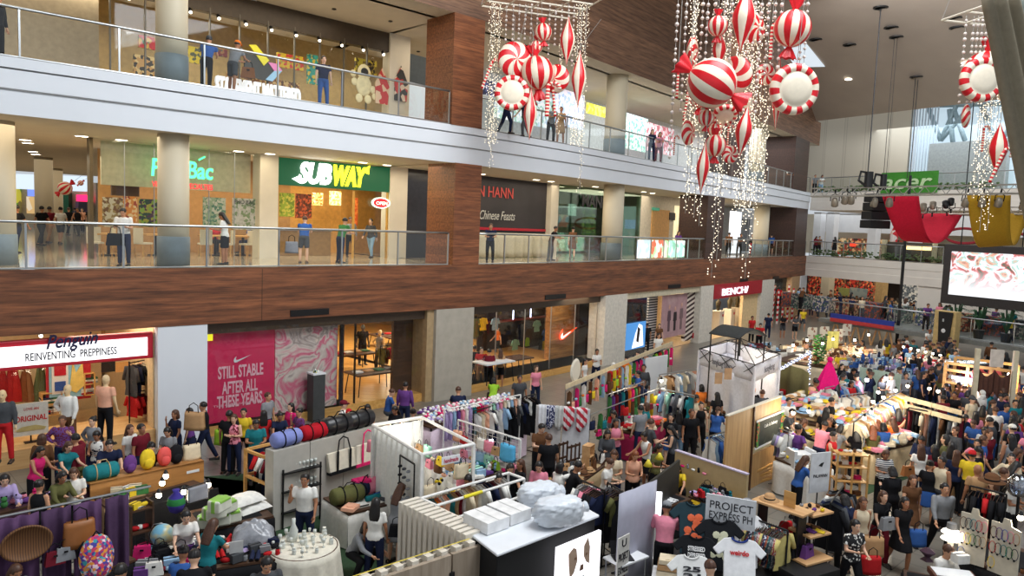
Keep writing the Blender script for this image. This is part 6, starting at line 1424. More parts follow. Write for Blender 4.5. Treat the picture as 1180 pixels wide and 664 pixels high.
for z in(1.47,.9):MB().X_((H_.w/2,0,z),(H_.w,.05,.06)).X_((H_.w/2,.7,z),(H_.w,.05,.06)).X_((0,.35,z),(.05,.7,.06)).X_((H_.w,.35,z),(.05,.7,.06)).B_('cross_bars',PINE,t)
rO(H_.loc(.1,.35)[:2],H_.loc(H_.w-.1,.35)[:2],1.45,'s:red d:black s:white d:navy s:maroon o:white s:black','on the honey wooden frame rack',None,True)
GPN=so('grey_panel',(176,172,164),.7,var=.05)
Gw=LP2((315,520),(432,490),1.75)
t=eM('panel_wall','long pale grey panel wall with bags on its top and front','partition',Gw.loc(0,0,0),Gw.rz)
for i in range(3):MB().X_((Gw.w*(i+.5)/3,.15,.87),(Gw.w/3-.015,.3,1.74)).B_('panel',GPN,t,bv=.01)
for kd,cn,px,lab,mt in(('duffel','lilac',335,'periwinkle duffel bag with black straps at left end of grey wall',cM((130,140,200))),('duffel','red',366,'crimson duffel bag with black straps on top of grey wall',cM((176,20,36))),('duffel','black',393,'black leather duffel bag on top of the grey wall',so('black_leather',(30,30,34),.35)),('duffel','dark grey',418,'large black leather holdall at right end of grey wall top',so('black_leather',(30,30,34),.35))):
 d=ray(px,500);n=V_((-Gw.k,Gw.c));k=Gw.o.dot(n)/(d.x*n.x+d.y*n.y);x=(V_((d.x*k,d.y*k))-Gw.o).dot(V_((Gw.c,Gw.k)))
 gd(kd,cn,Gw.loc(x,.15,1.745),Gw.rz,'',None,1.1 if cn in('lilac','red')else 1.3,lb=lab,mat=mt)
CANV=cM((222,214,196))
for px,acc,lab in((392,BC,'white canvas tote with black trim hanging on the grey wall'),(420,cM((226,40,110)),'white canvas tote with hot pink trim on the grey wall')):
 d=ray(px,530);n=V_((-Gw.k,Gw.c));k=Gw.o.dot(n)/(d.x*n.x+d.y*n.y);x=(V_((d.x*k,d.y*k))-Gw.o).dot(V_((Gw.c,Gw.k)))
 t=eM('canvas_tote',lab,'bag',Gw.loc(x,-.06,.9),Gw.rz,scale=1.5);MB().X_((0,0,.16),(.5,.1,.34),0,top=(1.15,.4)).B_('canvas_body',CANV,t,bv=.01);MB().X_((0,0,.02),(.51,.11,.05)).B_('base_band',acc,t)
 for sx in(-.12,.12):MB().X_((sx,-.055,.17),(.035,.01,.34)).B_('strap',acc,t)
 MB().tube([(-.12,-.05,.33),(-.08,-.03,.5),(0,-.02,.54),(.08,-.03,.5),(.12,-.05,.33)],.012,6).B_('handle',acc,t)
Sf=LP2((326,545),(371,535),1.25);t=eM('cup_shelf','black metal shelf of small glass cups before the grey wall','shelf',Sf.loc(0,0,0),Sf.rz)
for x in(.02,Sf.w-.02):
 for y in(.02,.26):MB().X_((x,y,.65),(.03,.03,1.3)).B_('post',BK,t)
for z in(.35,.8,1.2):MB().X_((Sf.w/2,.14,z),(Sf.w,.28,.025)).B_('shelf',BK,t)
for z,wh in((.815,'middle'),(1.215,'top')):
 for i in range(9):gd('glass','white',Sf.loc(.08+(Sf.w-.16)*i/8,.14,z),0,'','glass cups on the %s board of the black shelf'%wh,1.0,lb='small clear glass cup on the %s board of the black shelf'%wh,mat=so('clear_cup',(206,210,204),.15))
p=G(350,628,.78);t=eM('round_table','round table hidden under a white cloth, bottom centre left','table',(p.x,p.y,0));MB().la([(1e-6,.76),(.6,.76),(.6,.73),(1e-6,.73)],n=28).B_('tabletop',DW,t);MB().cyl((0,0,0),(0,0,.74),.05).cyl((0,0,0),(0,0,.03),.3).B_('pedestal',BK,t)
def rc(u,v,o):
 a=2*PI*u
 if v<.3:r=.62*v/.3;return V_((r*cos(a),r*sin(a),.785))
 k=(v-.3)/.7;r=.62+.07*k+.04*k*sin(a*13);return V_((r*cos(a),r*sin(a),.785-.74*k))
tg(MB().grid(rc,104,9).B_('tablecloth',cM((226,220,204)),None,(p.x,p.y,0),sm_=True),'white cloth draped over the round table of glassware','tablecloth')
GLS=so('clear_cup',(206,210,204),.15)
for i in range(26):
 a=i*2.4;r=.1*sqrt(i)+.02
 gd('glass'if i%3 else 'jar','white',(p.x+r*cos(a),p.y+r*sin(a),.787),0,'','glassware on the round white table',RU(.7,1.1),lb='small clear glass piece on the round white table',mat=GLS,acc=GLS)
t=eM('carafe','tall clear carafe among the glasses on round table','bottle',(p.x-.22,p.y+.12,.787));MB().la([(.06,0),(.08,.1),(.07,.22),(.03,.32),(.035,.42)],n=14).B_('glass_body',GLS,t,sm_=True)
I_=LP2((398,590),(470,572),.78);cT(I_,1.15,.76,cM((226,222,214)),'market table of folded bags beside the white booth','white cloth on the folded bags table',y=-.1)
for i,(x,y,z,kd,cn,lab)in en(((.25,.55,0,'duffel','olive','olive striped holdall on the folded bags table'),(.3,.8,0,'box','black','black box behind the olive holdall'),(.62,.7,0,'duffel','navy','navy holdall with pink lid at middle of bags table'),(.62,.72,.3,'folded','hot pink','hot pink folded bag on top of the navy holdall'),(1.0,.8,0,'duffel','pink','pink and red striped bag at the right of bags table'),(1.0,.78,.3,'folded','pink','pale pink folded bag topmost at right of bags table'),(.7,.35,0,'roll','teal','teal rolled mat on the bags table'),(.8,.4,0,'roll','blue','blue rolled mat beside the teal one'),(.15,.2,0,'folded','peach','peach folded cloth at the left corner of bags table'),(.4,.25,0,'book','white','white open booklet on the bags table'),(.95,.25,0,'folded','dark grey','dark green folded cloth near the grey dressed woman'))):
 gd(kd,cn,I_.loc(x*I_.w/1.3,y-.1,.765+z),I_.rz+.3*(i%3),'',None,1.15,lb=lab)
p=G(384,600,0);gd('backpack','red',(p.x,p.y,.012),.5,'',None,1.3,lb='red drawstring backpack on the floor behind the round table');p=G(374,590,0);gd('tote','navy',(p.x,p.y,.012),.2,'',None,1.0,lb='dark blue bag on the floor beside the red backpack');p=G(392,583,0);gd('box','tan',(p.x,p.y,.012),.2,'',None,2.2,lb='brown carton on the floor below the grey wall')
WP=so('white_pipe',(232,230,226),.4)
c0,c1,c2=G(430,490,2.25),G(486,524,2.25),G(546,512,2.25);c3=c0+(c2-c1)
t=eM('market_booth','white square booth frame with hanging craft bags','booth frame',(c1.x,c1.y,0))
for c in(c0,c1,c2,c3):q=c-c1;MB().X_((q.x,q.y,1.13),(.06,.06,2.25),rz=.6).B_('post',WP,t)
for a,b in((c0,c1),(c1,c2),(c2,c3),(c3,c0)):
 q,r=a-c1,b-c1;MB().cyl((q.x,q.y,2.25),(r.x,r.y,2.25),.035,n=8).B_('top_bar',WP,t)
La,Lb,Lc,Ld=LW(c0,c1),LW(c1,c2),LW(c3,c2),LW(c0,c3)
SHEER=cM((226,224,216))
def sheer(fr,z0,z1,lab,x0=0,x1=None,y=0,m=SHEER,nm='booth_curtain',f=26,am=.025):
 x1=fr.w if x1 is None else x1;w=x1-x0
 return tg(MB().grid(lambda u,v,o:V_((u*w,am*sin(u*w*f)+o,z1-(z1-z0)*v)),int(w*36)+4,3,thick=.008).B_(nm,m,None,fr.loc(x0,y,0),fr.rz,sm_=True),lab,'curtain')
sheer(La,.02,2.2,'white curtain along the left side of the craft booth',y=.04);sheer(Ld,.4,2.2,'white curtain across the back of the craft booth',y=-.04);sheer(Lc,.02,1.3,'short white curtain closing the right back of craft booth',y=-.05)
bx=MB().X_((La.w*.62,-.03,1.35),(.03,.02,1.3)).X_((La.w*.9,-.03,1.35),(.03,.02,1.3)).X_((La.w*.76,-.03,2.0),(La.w*.28,.02,.03)).X_((La.w*.76,-.03,.7),(La.w*.28,.02,.03));tg(bx.B_('mesh_board',BK,None,La.loc(0,0,0),La.rz),'dark framed mesh panel on the left side of the craft booth','panel')
for r in range(7):
 for c in range(3):gd('pouch',['black','dark grey','grey'][c],La.loc(La.w*(.68+.08*c),-.09,.78+.17*r),La.rz+PI/2,'clipped to the dark mesh panel of the craft booth',None,.5)
for i in range(13):gd(['tote','handbag','pouch'][i%3],['peach','tan','white','mint','pink','cream','brown','yellow'][i%8],Lc.loc(.12+Lc.w*i/14,-.18,1.35+.2*(i%2)),Lc.rz,'hanging inside the white craft booth',None,.8)
for i in range(9):gd(['tote','pouch'][i%2],['pink','light blue','mint','white','peach','lilac'][i%6],Ld.loc(.15+Ld.w*i/10,.2,1.6),Ld.rz,'along the back of the white craft booth',None,.85)
for i,cn in en(('yellow','cream','yellow','tan','yellow','cream')):gd('tote'if i%2 else 'flowers',cn,Lb.loc(.1+Lb.w*i/6.5,.1,1.0+.28*(i%3)),Lb.rz,'on the open front side of the craft booth',None,.95)
cT(Lb,.5,.85,SHEER,'front table of the white craft booth','white cloth on the craft booth front table',y=.05,x0=.08,x1=Lb.w-.08)
sB(Lb,Lb.w*.35,-.05,1.98,.42,.15,[('handmade',.8)],WH,so('lettering_rose',(190,80,100),.5),'white handmade name strip under the front bar of craft booth',legs=False)
for i in range(8):
 q=Ld.loc(.2+Ld.w*i/8.5,.1,2.12);t=eM('string_bulb','small glowing bulb strung along the back bar of the craft booth','lamp',q,0,'bulbs along the craft booth');MB().sph((0,0,0),.035,8).B_('bulb',BULB,t)
point('booth_light',Ld.loc(Ld.w*.5,.5-1.0,2.0),12)
Fw=LW(G(469,575,1.55),G(549,614,1.55));t=eM('fin_wall','row of upright white fins forming a stall wall','partition',Fw.loc(0,0,0),Fw.rz);n=13
for i in range(n):MB().X_((Fw.w*(i+.5)/n,0,.78),(Fw.w/n*.62,.42,1.55)).B_('fin',so('fin_white',(222,214,200),.6,var=.05),t,bv=.006)
MB().X_((Fw.w/2,.24,.78),(Fw.w,.04,1.5)).B_('back_board',so('fin_back',(206,196,180),.6),t)
Fp=LW(G(395,682,1.4),G(562,626,1.4));t=eM('low_partition','low grey washed timber partition with white blocks on top, bottom centre','partition',Fp.loc(0,0,0),Fp.rz)
GW2=wood('grey_washed_board',(142,126,108),(176,160,142),axis=2,scale=.8,ro=.7)
MB().X_((Fp.w*.36,.04,.7),(Fp.w*.72,.08,1.4)).B_('board',GW2,t);MB().X_((Fp.w*.865,.04,.7),(Fp.w*.265,.08,1.4)).B_('board',GW2,t);MB().X_((Fp.w/2,.22,.7),(Fp.w,.03,1.38)).B_('rear_board',so('fin_back',(206,196,180),.6),t)
for i in range(9):MB().X_((Fp.w*(i+.6)/9.6,.14,1.36),(.12,.16,.2)).B_('spacer_block',so('fin_white',(222,214,200),.6),t)
MB().cyl((Fp.w*.725,-.01,1.0),(Fp.w*.725,.0,1.12),.05).B_('latch',BK,t)
MB().cyl((0,.15,1.49),(Fp.w*.9,.15,1.49),.008,n=5).B_('yellow_cord',so('cord_yellow',(230,206,80),.5),t)
Bb=LW(G(573,639,1.5),G(689,594,1.5));w=Bb.w;dv=G(640,566,1.5)-G(689,594,1.5);dx_,dp=dv.x*Bb.c+dv.y*Bb.k,-dv.x*Bb.k+dv.y*Bb.c
def slab(z0,z1,g,nm,m):MB().pR([(-g,-g),(w+g,-g),(w+dx_+g,dp+g),(dx_-g,dp+g)],z0,z1).B_(nm,m,t,bv=.02)
t=eM('display_plinth','huge black skirted plinth with a rounded white top','plinth',Bb.loc(0,0,0),Bb.rz)
slab(.01,1.46,-.03,'black_body',so('plinth_black',(11,11,13),.8))
slab(1.46,1.51,.02,'white_top',so('plinth_white',(226,230,236),.4,var=.02))
t=eM('lit_sign','glowing white panel with a dog face picture on the black plinth','sign',Bb.loc(w*.5,-.14,0),Bb.rz);PW=w*.46
MB().X_((PW/2,0,.75),(PW,.06,1.1)).B_('panel',eS('panel_white_glow',(250,248,255),1.25),t)
DGB=so('dog_tan',(176,150,130),.6);mb=MB();c=PW*.5
mb.pR([(c-.28,.9),(c-.3,1.12),(c-.18,1.2),(c-.1,1.16),(c-.06,.95),(c-.14,.75),(c-.24,.68)],-.04,-.035,0,prj).pR([(c+.1,1.16),(c+.2,1.28),(c+.26,1.1),(c+.26,.8),(c+.18,.85),(c+.1,.98)],-.04,-.035,0,prj)
mb.pR([(c+.0,.74),(c+.1,.74),(c+.1,.84),(c+.02,.84)],-.045,-.04,1,prj).sph((c-.12,-.045,1.0),(.03,.004,.025),8,1).sph((c+.17,-.045,1.0),(.03,.004,.025),8,1).pR([(c-.05,.58),(c+.16,.58),(c+.12,.63),(c-.02,.63)],-.045,-.04,2,prj)
mb.B_('dog_picture',[DGB,so('dog_brown',(120,90,70),.6),DARK],t)
for i,(px,py,sx,lab)in en(((560,606,.5,'flat white carton at the left end of plinth top'),(586,596,.5,'flat white carton at the back left of the plinth top'))):
 p=G(px,py,1.52);t=eM('white_carton',lab,'box',p,Bb.rz);MB().X_((0,0,.1),(sx,.62,.2)).B_('carton_body',so('carton_white',(230,230,230),.6),t,bv=.008);MB().X_((0,-.0,.203),(.02,.62,.004)).B_('lid_seam',so('carton_seam',(190,190,190)),t)
def sack(px,py,z,s_,lab,rz,seed):
 p=G(px,py,z);k=random.Random(seed);f1,f2=k.uniform(5,8),k.uniform(4,7)
 mb=MB();mb.la([(max(.01,sin(PI*i/22)**.4),-cos(PI*i/22))for i in range(23)],n=44)
 def crump(x,y,z):return 1+.05*sin(f1*x*2+3*sin(y*4+seed))+.045*sin(f2*3*y+4*sin(x*3))+.03*sin(11*x+9*y+7*z)
 mb.v=[(copysign(abs(x)**.8,x)*s_[0]*crump(y,z_,x),copysign(abs(y)**.8,y)*s_[1]*crump(x,z_,y),s_[2]*1.05+max(-.98,z_)*s_[2]*crump(x,y,z_))for x,y,z_ in mb.v]
 t=eM('polythene_sack',lab,'sack',p,rz);mb.B_('stuffed_body',so('sack_white',(214,220,228),.3,var=.06,scale=5,bump=.4),t,sm_=True)
 MB().la([(.05,0),(.08,.05),(.1,.12)],n=12).B_('gathered_neck',so('sack_white',(214,220,228),.3),t,(s_[0]*.95,0,s_[2]),rot=(0,1.4,0))
sack(621,583,1.52,(.42,.27,.2),'rear stuffed white polythene sack on the plinth top',.55,1);sack(643,604,1.52,(.46,.27,.22),'front crumpled white polythene sack on plinth top, with dark hole',.45,2)
Wr=LW(G(503,583,1.55),G(604,552,1.55))
t=eM('clothes_rack','white double pipe clothes rail in front of the black plinth','clothes rack',Wr.loc(0,0,0),Wr.rz)
for y,z in((0,1.55),(.45,1.55),(0,1.2)):MB().cyl((0,y,z),(Wr.w,y,z),.028,n=10).B_('pipe',WP,t)
for x in(0,Wr.w):
 for y in(0,.45):MB().cyl((x,y,0),(x,y,1.55),.028,n=10).B_('upright',WP,t)
 MB().cyl((x,0,1.55),(x,.45,1.55),.028,n=10).B_('end_pipe',WP,t)
MB().cyl((Wr.w*.28,-.02,1.56),(Wr.w*.48,-.02,1.56),.036,n=8).B_('yellow_sleeve',so('sleeve_yellow',(236,220,50),.5),t)
rO(Wr.loc(.2,.45)[:2],Wr.loc(Wr.w-.1,.45)[:2],1.55,'d:teal o:orange d:white d:peach o:teal d:tan d:maroon d:white s:cream d:tan d:cream d:white s:white d:navy s:navy d:maroon s:white s:white d:white','on the white double pipe rail',None,face=PI/2*.0)
cT(LP2((505,612),(575,585),.8),.7,.75,cM((196,170,140)),'low table between pipe rail and fin wall','beige cloth on the low table by the fin wall',y=-.1)
spread(LP2((505,612),(575,585),.8),.1,1.2,0,.5,.76,6,3,['pouch','folded','jar'],['peach','yellow','green','white','tan'],'on the beige cloth by the fin wall',None)
Sc=LW(G(512,472,1.9),G(600,455,1.9))
rO(Sc.loc(0,0)[:2],Sc.loc(Sc.w,0)[:2],1.9,'f:lilac f:lilac f:light_blue f:purple f:pink f:white f:lilac f:teal f:red f:hot_pink f:pink f:white f:mint f:lilac f:pink f:cream f:white f:light_blue f:peach f:white','on the lilac scarf rail behind the booth',None)
cR('scarf_rack',Sc.loc(0,0)[:2],Sc.loc(Sc.w,0)[:2],1.9,WP,'white scarf rail behind the craft booth')
spread(Sc,-.2,Sc.w+.4,.2,1.0,1.5,16,3,['flowers'],['lilac','pink','light blue','white','hot pink','purple'],'on the frilly flower display behind the booth',None,1.3,acc=WC,rise=.05)
cT(Sc,.9,1.45,cM((220,200,214)),'tall table of frilly flowers behind the booth','pale pink cloth under the frilly flowers',y=.15,x0=-.3,x1=Sc.w+.5)
Br=LW(G(546,474,1.75),G(617,454,1.75));cR('clothes_rack',Br.loc(0,0)[:2],Br.loc(Br.w,0)[:2],1.75,BK,'black rail of monochrome clothes left of the white panels')
rO(Br.loc(.05,0)[:2],Br.loc(Br.w-.05,0)[:2],1.75,'o:white d:cream o:peach s:white d:navy o:white d:white s:light_blue d:black s:black d:black s:dark_grey d:black s:navy d:black o:white d:black s:black','on the monochrome clothes rail',None)
Gr=LW(G(528,485,1.7),G(600,508,1.7));t=eM('wire_grid','white wire grid panel with pastel bags hanging on it','grid panel',Gr.loc(0,0,0),Gr.rz);mb=MB()
for i in range(15):mb.cyl((Gr.w*i/14,0,.5),(Gr.w*i/14,0,1.7),.006,n=4)
for i in range(12):mb.cyl((0,0,.5+1.2*i/11),(Gr.w,0,.5+1.2*i/11),.006,n=4)
mb.B_('grid',WP,t);MB().cyl((0,0,1.72),(Gr.w,0,1.72),.025,n=8).B_('top_pipe',WP,t)
for x in(0,Gr.w):MB().cyl((x,0,0),(x,0,1.72),.025,n=8).B_('upright',WP,t)
for i in range(22):
 gd(['tote','handbag','pouch','tote'][i%4],['light blue','pink','white','mint','peach','pink','lime','red','tan','hot pink','white'][(i*3)%11],Gr.loc(.1+(Gr.w-.2)*(i%8)/7,-.12,.55+.34*(i//8)),Gr.rz+RU(-.2,.2),'hanging on the white wire grid',None,.85)
gd('tote','blue',Gr.loc(Gr.w*.88,-.2,1.2),Gr.rz,'',None,1.25,lb='large sky blue tote bag at the right of the white wire grid',mat=cM((90,176,220)))
cT(LW(G(520,560,.9),G(590,540,.9)),.9,.85,BC,'dark goods table below the wire grid','black cloth on the table below the wire grid')
spread(LW(G(520,560,.9),G(590,540,.9)),.1,1.6,.1,.8,.86,9,4,['pouch','box','toy','folded'],['teal','pink','white','purple','black','light blue','mint','tan'],'on the black table below the wire grid',None)
bulb(566,508,1.2,'small violet white bulb over the table below the wire grid',0,True)
Pn=LW(G(618,465,2.0),G(680,470,2.0));pW('stall_partition',Pn,1.95,so('panel_offwhite',(206,202,200),.8),'left white stall panel behind the seller in brown',x1=Pn.w*.48);pW('stall_partition',Pn,1.95,cM((212,212,216)),'right white stall panel behind the seller in brown',x0=Pn.w*.5)
for i,(x,m,lab)in en(((.05,cM((226,226,230)),'white folded dress over the left stall panel'),(.2,mT('navy_floral',[(34,44,90),(34,44,90),(206,206,220)],30),'navy floral dress over the left stall panel'),(.36,cM((200,200,196)),'pale grey dress over the left stall panel'),(.52,stripes('red_geometric',(196,40,60),(230,220,220),6,0,.5,ang=.8),'red and white patterned wrap over the right stall panel'),(.76,stripes('red_geometric',(196,40,60),(230,220,220),6,0,.5,ang=.8),'second red and white wrap at the right panel corner'))):
 w_=Pn.w*.2;tg(MB().grid(lambda u,v,o:V_((u*w_,-.05-.02*sin(u*19)+o,2.0-(.55+.1*sin(u*5))*v)),12,5,thick=.02).B_('hung_textile',m,None,Pn.loc(Pn.w*x,-.02,0),Pn.rz,sm_=True),lab,'textile')
cT(LW(G(655,562,.85),G(700,530,.85)),.8,.82,cM((176,152,116)),'burlap covered table right of the seller in brown','burlap cloth on the table beside the brown seller',y=-.1)
Tb=LW(G(655,562,.85),G(700,530,.85));spread(Tb,.05,Tb.w-.05,0,.6,.83,6,4,['shoe','pouch','hat','handbag'],['black','brown','dark grey','tan','white'],'on the burlap covered table',None,.9)
t=eM('crate','small open wooden crate standing on the burlap table','crate',Tb.loc(Tb.w*.6,.1,.83),Tb.rz)
for x in(0,.3):MB().X_((x,.1,.28),(.02,.2,.56)).B_('side',PLYH,t)
for z in(0,.28,.55):MB().X_((.15,.1,z+.01),(.32,.2,.02)).B_('shelf',PLYH,t)
for i in range(2):
 q=LW(G(640+14*i,512+2*i,1.3),G(654+14*i,508+2*i,1.3));t=eM('slatted_rack',['dark slatted chair back shaped rack behind the burlap table, left','dark slatted rack behind the burlap table, right'][i],'rack',q.loc(0,0,0),q.rz)
 for k in range(4):MB().X_((q.w*k/3,0,.65),(.03,.03,1.3)).B_('slat',DW,t)
 for z in(.9,1.25):MB().X_((q.w/2,0,z),(q.w+.05,.03,.05)).B_('cross_bar',DW,t)
def access_rail(pa,pb,z,n,lab,where,gp,cols,kinds=('pouch','scarf','tote')):
 fr=LW(G(*pa,z),G(*pb,z));cR('accessory_rail',fr.loc(0,0)[:2],fr.loc(fr.w,0)[:2],z,ST,lab)
 for i in range(n):
  x=.1+(fr.w-.2)*i/(n-1);k=kinds[i%len(kinds)]
  if k in GM:gA(k,RH(cols),fr.loc(x,0,z-.03),fr.rz+RU(-.6,.6),where,gp,True)
  else:gd(k,RH(cols),fr.loc(x,-.06,z-.42-.12*(i%3)),fr.rz,where,gp,.75)
 return fr
BR=['yellow','lime','green','orange','hot pink','teal','white','red','purple','peach','brown','light blue']
access_rail((652,450),(716,420),1.9,26,'steel accessory rail with yellow and green bags','on the yellow and green accessory rail',None,BR)
access_rail((716,421),(775,398),1.9,24,'steel accessory rail continuing towards the poster shop','on the accessory rail nearest the poster shop',None,BR,('scarf','pouch','scarf'))
access_rail((680,478),(768,444),1.6,30,'lower steel accessory rail with dark bags, nearer the camera','on the lower accessory rail with dark bags',None,['black','navy','red','hot pink','yellow','green','white','brown','teal','maroon'],('tote','pouch','handbag','scarf'))
fr=LW(G(652,450,1.95),G(775,398,1.95));pW('header_board',fr,2.12,so('header_cream',(214,196,160),.6),'long thin cream header board above the accessory rails','board',z0=1.98,th=.03)
t=tg(MB().la([(.05,-.05),(.3,-.04),(.36,0),(.3,.04),(.05,.05)],n=14,ax='y',mf=lambda i,j:0).B_('paper_flower',OFFW,None,(G(663,427,2.4)),fr.rz),'big white scalloped paper flower over the accessory rail','decoration')
tg(MB().cyl((0,0,0),(0,0,2.3),.02,n=6).B_('thin_post',ST,None,tuple(G(663,427,2.4))[:2]+(0,)),'thin post carrying the white paper flower','post')
for i,(pa,pb,z,items,lab,wh)in en((((760,432),(808,424),1.8,'d:white s:tan d:brown s:white d:light_blue s:cream d:grey s:white d:peach o:tan','pale clothes rail just left of the white tent','on the pale rail left of the white tent'),((762,448),(800,456),1.65,'s:light_blue d:white s:mint d:navy s:grey c:dark_grey s:white d:black s:teal','clothes rail of summer dresses by the glowing lamp','on the summer dress rail by the lamp'),((700,455),(742,440),1.7,'f:green f:purple f:maroon f:navy f:teal f:black f:orange f:hot_pink f:green f:brown f:navy','dark scarf rail in front of the man in blue','on the dark scarf rail before the man in blue'))):
 fr=LW(G(*pa,z),G(*pb,z));cR('clothes_rack',fr.loc(0,0)[:2],fr.loc(fr.w,0)[:2],z,ST,lab);rO(fr.loc(.05,0)[:2],fr.loc(fr.w-.05,0)[:2],z,items,wh,'garments '+wh,True)
bulb(762,439,1.9,'bright bulb on the pole beside the summer dress rail',25)
Mg=LW(G(745,500,.9),G(770,482,.9));cT(Mg,.9,.85,cM((150,30,70)),'table piled with folded cloth beside the man in grey','magenta cloth on the piled table beside the grey shirt man')
spread(Mg,.05,Mg.w-.05,.05,.85,.86,4,4,['folded'],['peach','red','cream','pink','orange','white'],'in the pile on the magenta table',None,1.1)
spread(Mg,.05,Mg.w-.05,.1,.8,.93,3,3,['folded'],['peach','red','cream','pink','orange'],'on top of the pile on the magenta table',None,1)
tg(pW('blank_hoarding',LW(G(745,380+30,2.0),G(770,406,2.0)),1.9,WH,'white sign panel between poster shop and the accessory rail',th=.05),'white sign panel between poster shop and the accessory rail','partition')
for i,(pa,pb,z,items,lab,wh)in en((((669,553),(697,566),1.55,'s:white s:grey s:grey s:dark_grey s:pink s:pink s:black d:black s:black d:black c:black s:navy','black clothes rack of plain shirts beside the black plinth','on the black rack beside the plinth'),((700,556),(722,570),1.55,'s:grey d:black s:dark_grey d:black s:black s:olive d:black','clothes rack of dark clothes behind the grey banner','on the rack behind the grey banner'))):
 fr=LW(G(*pa,z),G(*pb,z));cR('clothes_rack',fr.loc(0,0)[:2],fr.loc(fr.w,0)[:2],z,BK,lab);rO(fr.loc(.05,0)[:2],fr.loc(fr.w-.05,0)[:2],z,items,wh,'garments '+wh)
Bn=LW(G(714,570,1.95),G(757,553,1.95));t=eM('banner_stand','tall lilac grey roll up banner panel','banner',Bn.loc(0,0,0),Bn.rz)
MB().grid(lambda u,v,o:V_((u*Bn.w,.01*sin(u*12)+o,1.95*(1-v))),10,4,thick=.01).B_('banner_fabric',so('banner_lilac_grey',(176,176,192),.6,var=.05),t,sm_=True);MB().X_((Bn.w/2,.05,.03),(Bn.w+.1,.2,.06)).B_('base',ST,t)
Lt=LW(G(716,652,.75),G(748,640,.75));t=eM('side_table','small white folding table carrying the laptop','table',Lt.loc(0,0,0),Lt.rz);MB().X_((Lt.w/2,.22,.72),(Lt.w,.45,.03)).B_('tabletop',WH,t)
for x in(.04,Lt.w-.04):
 for y in(.04,.4):MB().cyl((x,y,0),(x,y,.7),.015,n=6).B_('leg',ST,t)
t=eM('laptop','open black laptop on the small white table','laptop',Lt.loc(.25,.2,.735),Lt.rz-.5);MB().X_((0,0,.01),(.36,.25,.02)).B_('keyboard_deck',DARK,t);o=MB().X_((0,0,.12),(.36,.012,.24)).B_('screen_lid',DARK,t,(0,.13,.02));o.rotation_euler=(-.3,0,0)
sB(LW(G(711,645,.9),G(731,634,.9)),0,0,.55,.36,.72,[('U',.4),('PROJECT',.85),('EXPRESS',.85)],so('card_grey',(206,204,198),.6),BLK,'grey PROJECT EXPRESS placard on a stand beside the laptop')
o=LW(G(745,560,1.5),G(784,530,1.5));pW('backdrop_panel',o,1.5,so('board_black_green',(34,34,30),.6),'dark panel behind the bright white light tube','partition')
q=G(757,570,1.3);t=eM('light_box','narrow upright glowing white light box by the dark panel','lamp',(q.x,q.y,0));MB().X_((0,0,1.0),(.2,.05,.7)).B_('diffuser',eS('tube_white_glow',(250,250,255),2.2),t);MB().X_((0,0,.32),(.05,.05,.64)).X_((0,0,.01),(.3,.3,.02)).B_('stand',WP,t)
for i,(px,py)in en(((760,527),(747,535))):
 q=G(px,py,1.7);t=eM('desk_lamp',['yellow desk lamp clipped to the dark panel, upper one','yellow desk lamp clipped to the dark panel, lower one'][i],'lamp',q);MB().la([(.02,.1),(.04,.06),(.1,-.04)],n=14).B_('shade',so('lamp_yellow',(230,210,60),.4),t,sm_=True);MB().tube([(0,0,.1),(.1,.05,.0),(.05,.1,-.3)],.01,5).B_('arm',BK,t)
K1=LW(G(764,583,.8),G(795,572,.8));cT(K1,.7,.78,BC,'dark table of printed sheets by the light box','black cloth under the printed sheets',y=-.1)
for i in range(4):tg(MB().X_((0,0,.01),(.34,.26,.02)).B_('printed_sheet',[WH,mT('sheet_print',[(230,230,230),(230,230,230),(60,60,70)],24)][i%2],None,K1.loc(.15+.2*(i%2),.1+.3*(i//2)-.0,.79+.001*i),K1.rz+.1*i),'%s on the black cloth by the light box'%['plain white sheet at the front left','printed white sheet at the front right','plain white sheet at the back left','printed white sheet at the back right'][i],'paper')
TNP=so('tan_partition',(196,172,128),.6,var=.06)
Lp=LW(G(778,520,1.25),G(861,548,1.25));pW('low_partition',Lp,1.25,TNP,'low tan partition with a lilac rimmed top edge',th=.07);tg(MB().X_((Lp.w/2,.035,1.27),(Lp.w,.1,.03)).B_('edge_cap',so('edge_lilac',(206,196,220),.5),None,Lp.loc(0,0,0),Lp.rz),'pale lilac cap strip on the low tan partition','edge strip')
for i in range(6):gd('pouch'if i%2 else 'toy',['white','hot pink','grey','white','black','pink'][i],Lp.loc(.15+.16*i,-.08,.95),Lp.rz,'hanging at the left end of the low tan partition',None,.6)
Yt=LW(G(791,570,.8),G(822,582,.8));cT(Yt,.85,.78,cM((222,180,44)),'square table under the bright yellow cloth','bright yellow tablecloth on the trinket table',wave=.02)
spread(Yt,.03,Yt.w-.03,.03,.8,.79,6,6,['pouch','toy','jar','folded','handbag'],['black','hot pink','white','lilac','teal','navy','red','black','grey','pink'],'on the yellow cloth table',None,.8)
Pw=LW(G(839,480,2.2),G(901,457,2.2));t=eM('plywood_wall','tall pale plywood partition wall with dark joints','partition',Pw.loc(0,0,0),Pw.rz)
for a,b in((0,.44),(.46,1)):MB().X_((Pw.w*(a+b)/2,.03,1.1 if a==0 else 1.65),(Pw.w*(b-a),.05,2.2 if a==0 else 1.1)).B_('sheet',PLY,t)
MB().X_((Pw.w*.73,.03,.45),(Pw.w*.54,.05,.9)).B_('sheet',PLY,t);MB().X_((Pw.w*.45,.0,1.1),(.05,.08,2.2)).B_('joint_post',DW,t);MB().X_((Pw.w/2,.03,2.21),(Pw.w,.09,.03)).B_('cap_strip',OFFW,t)
t=eM('chalk_poster','dark chalkboard poster with green leaf border on plywood wall','poster',Pw.loc(Pw.w*.5,-.04,1.05),Pw.rz);w=Pw.w*.52
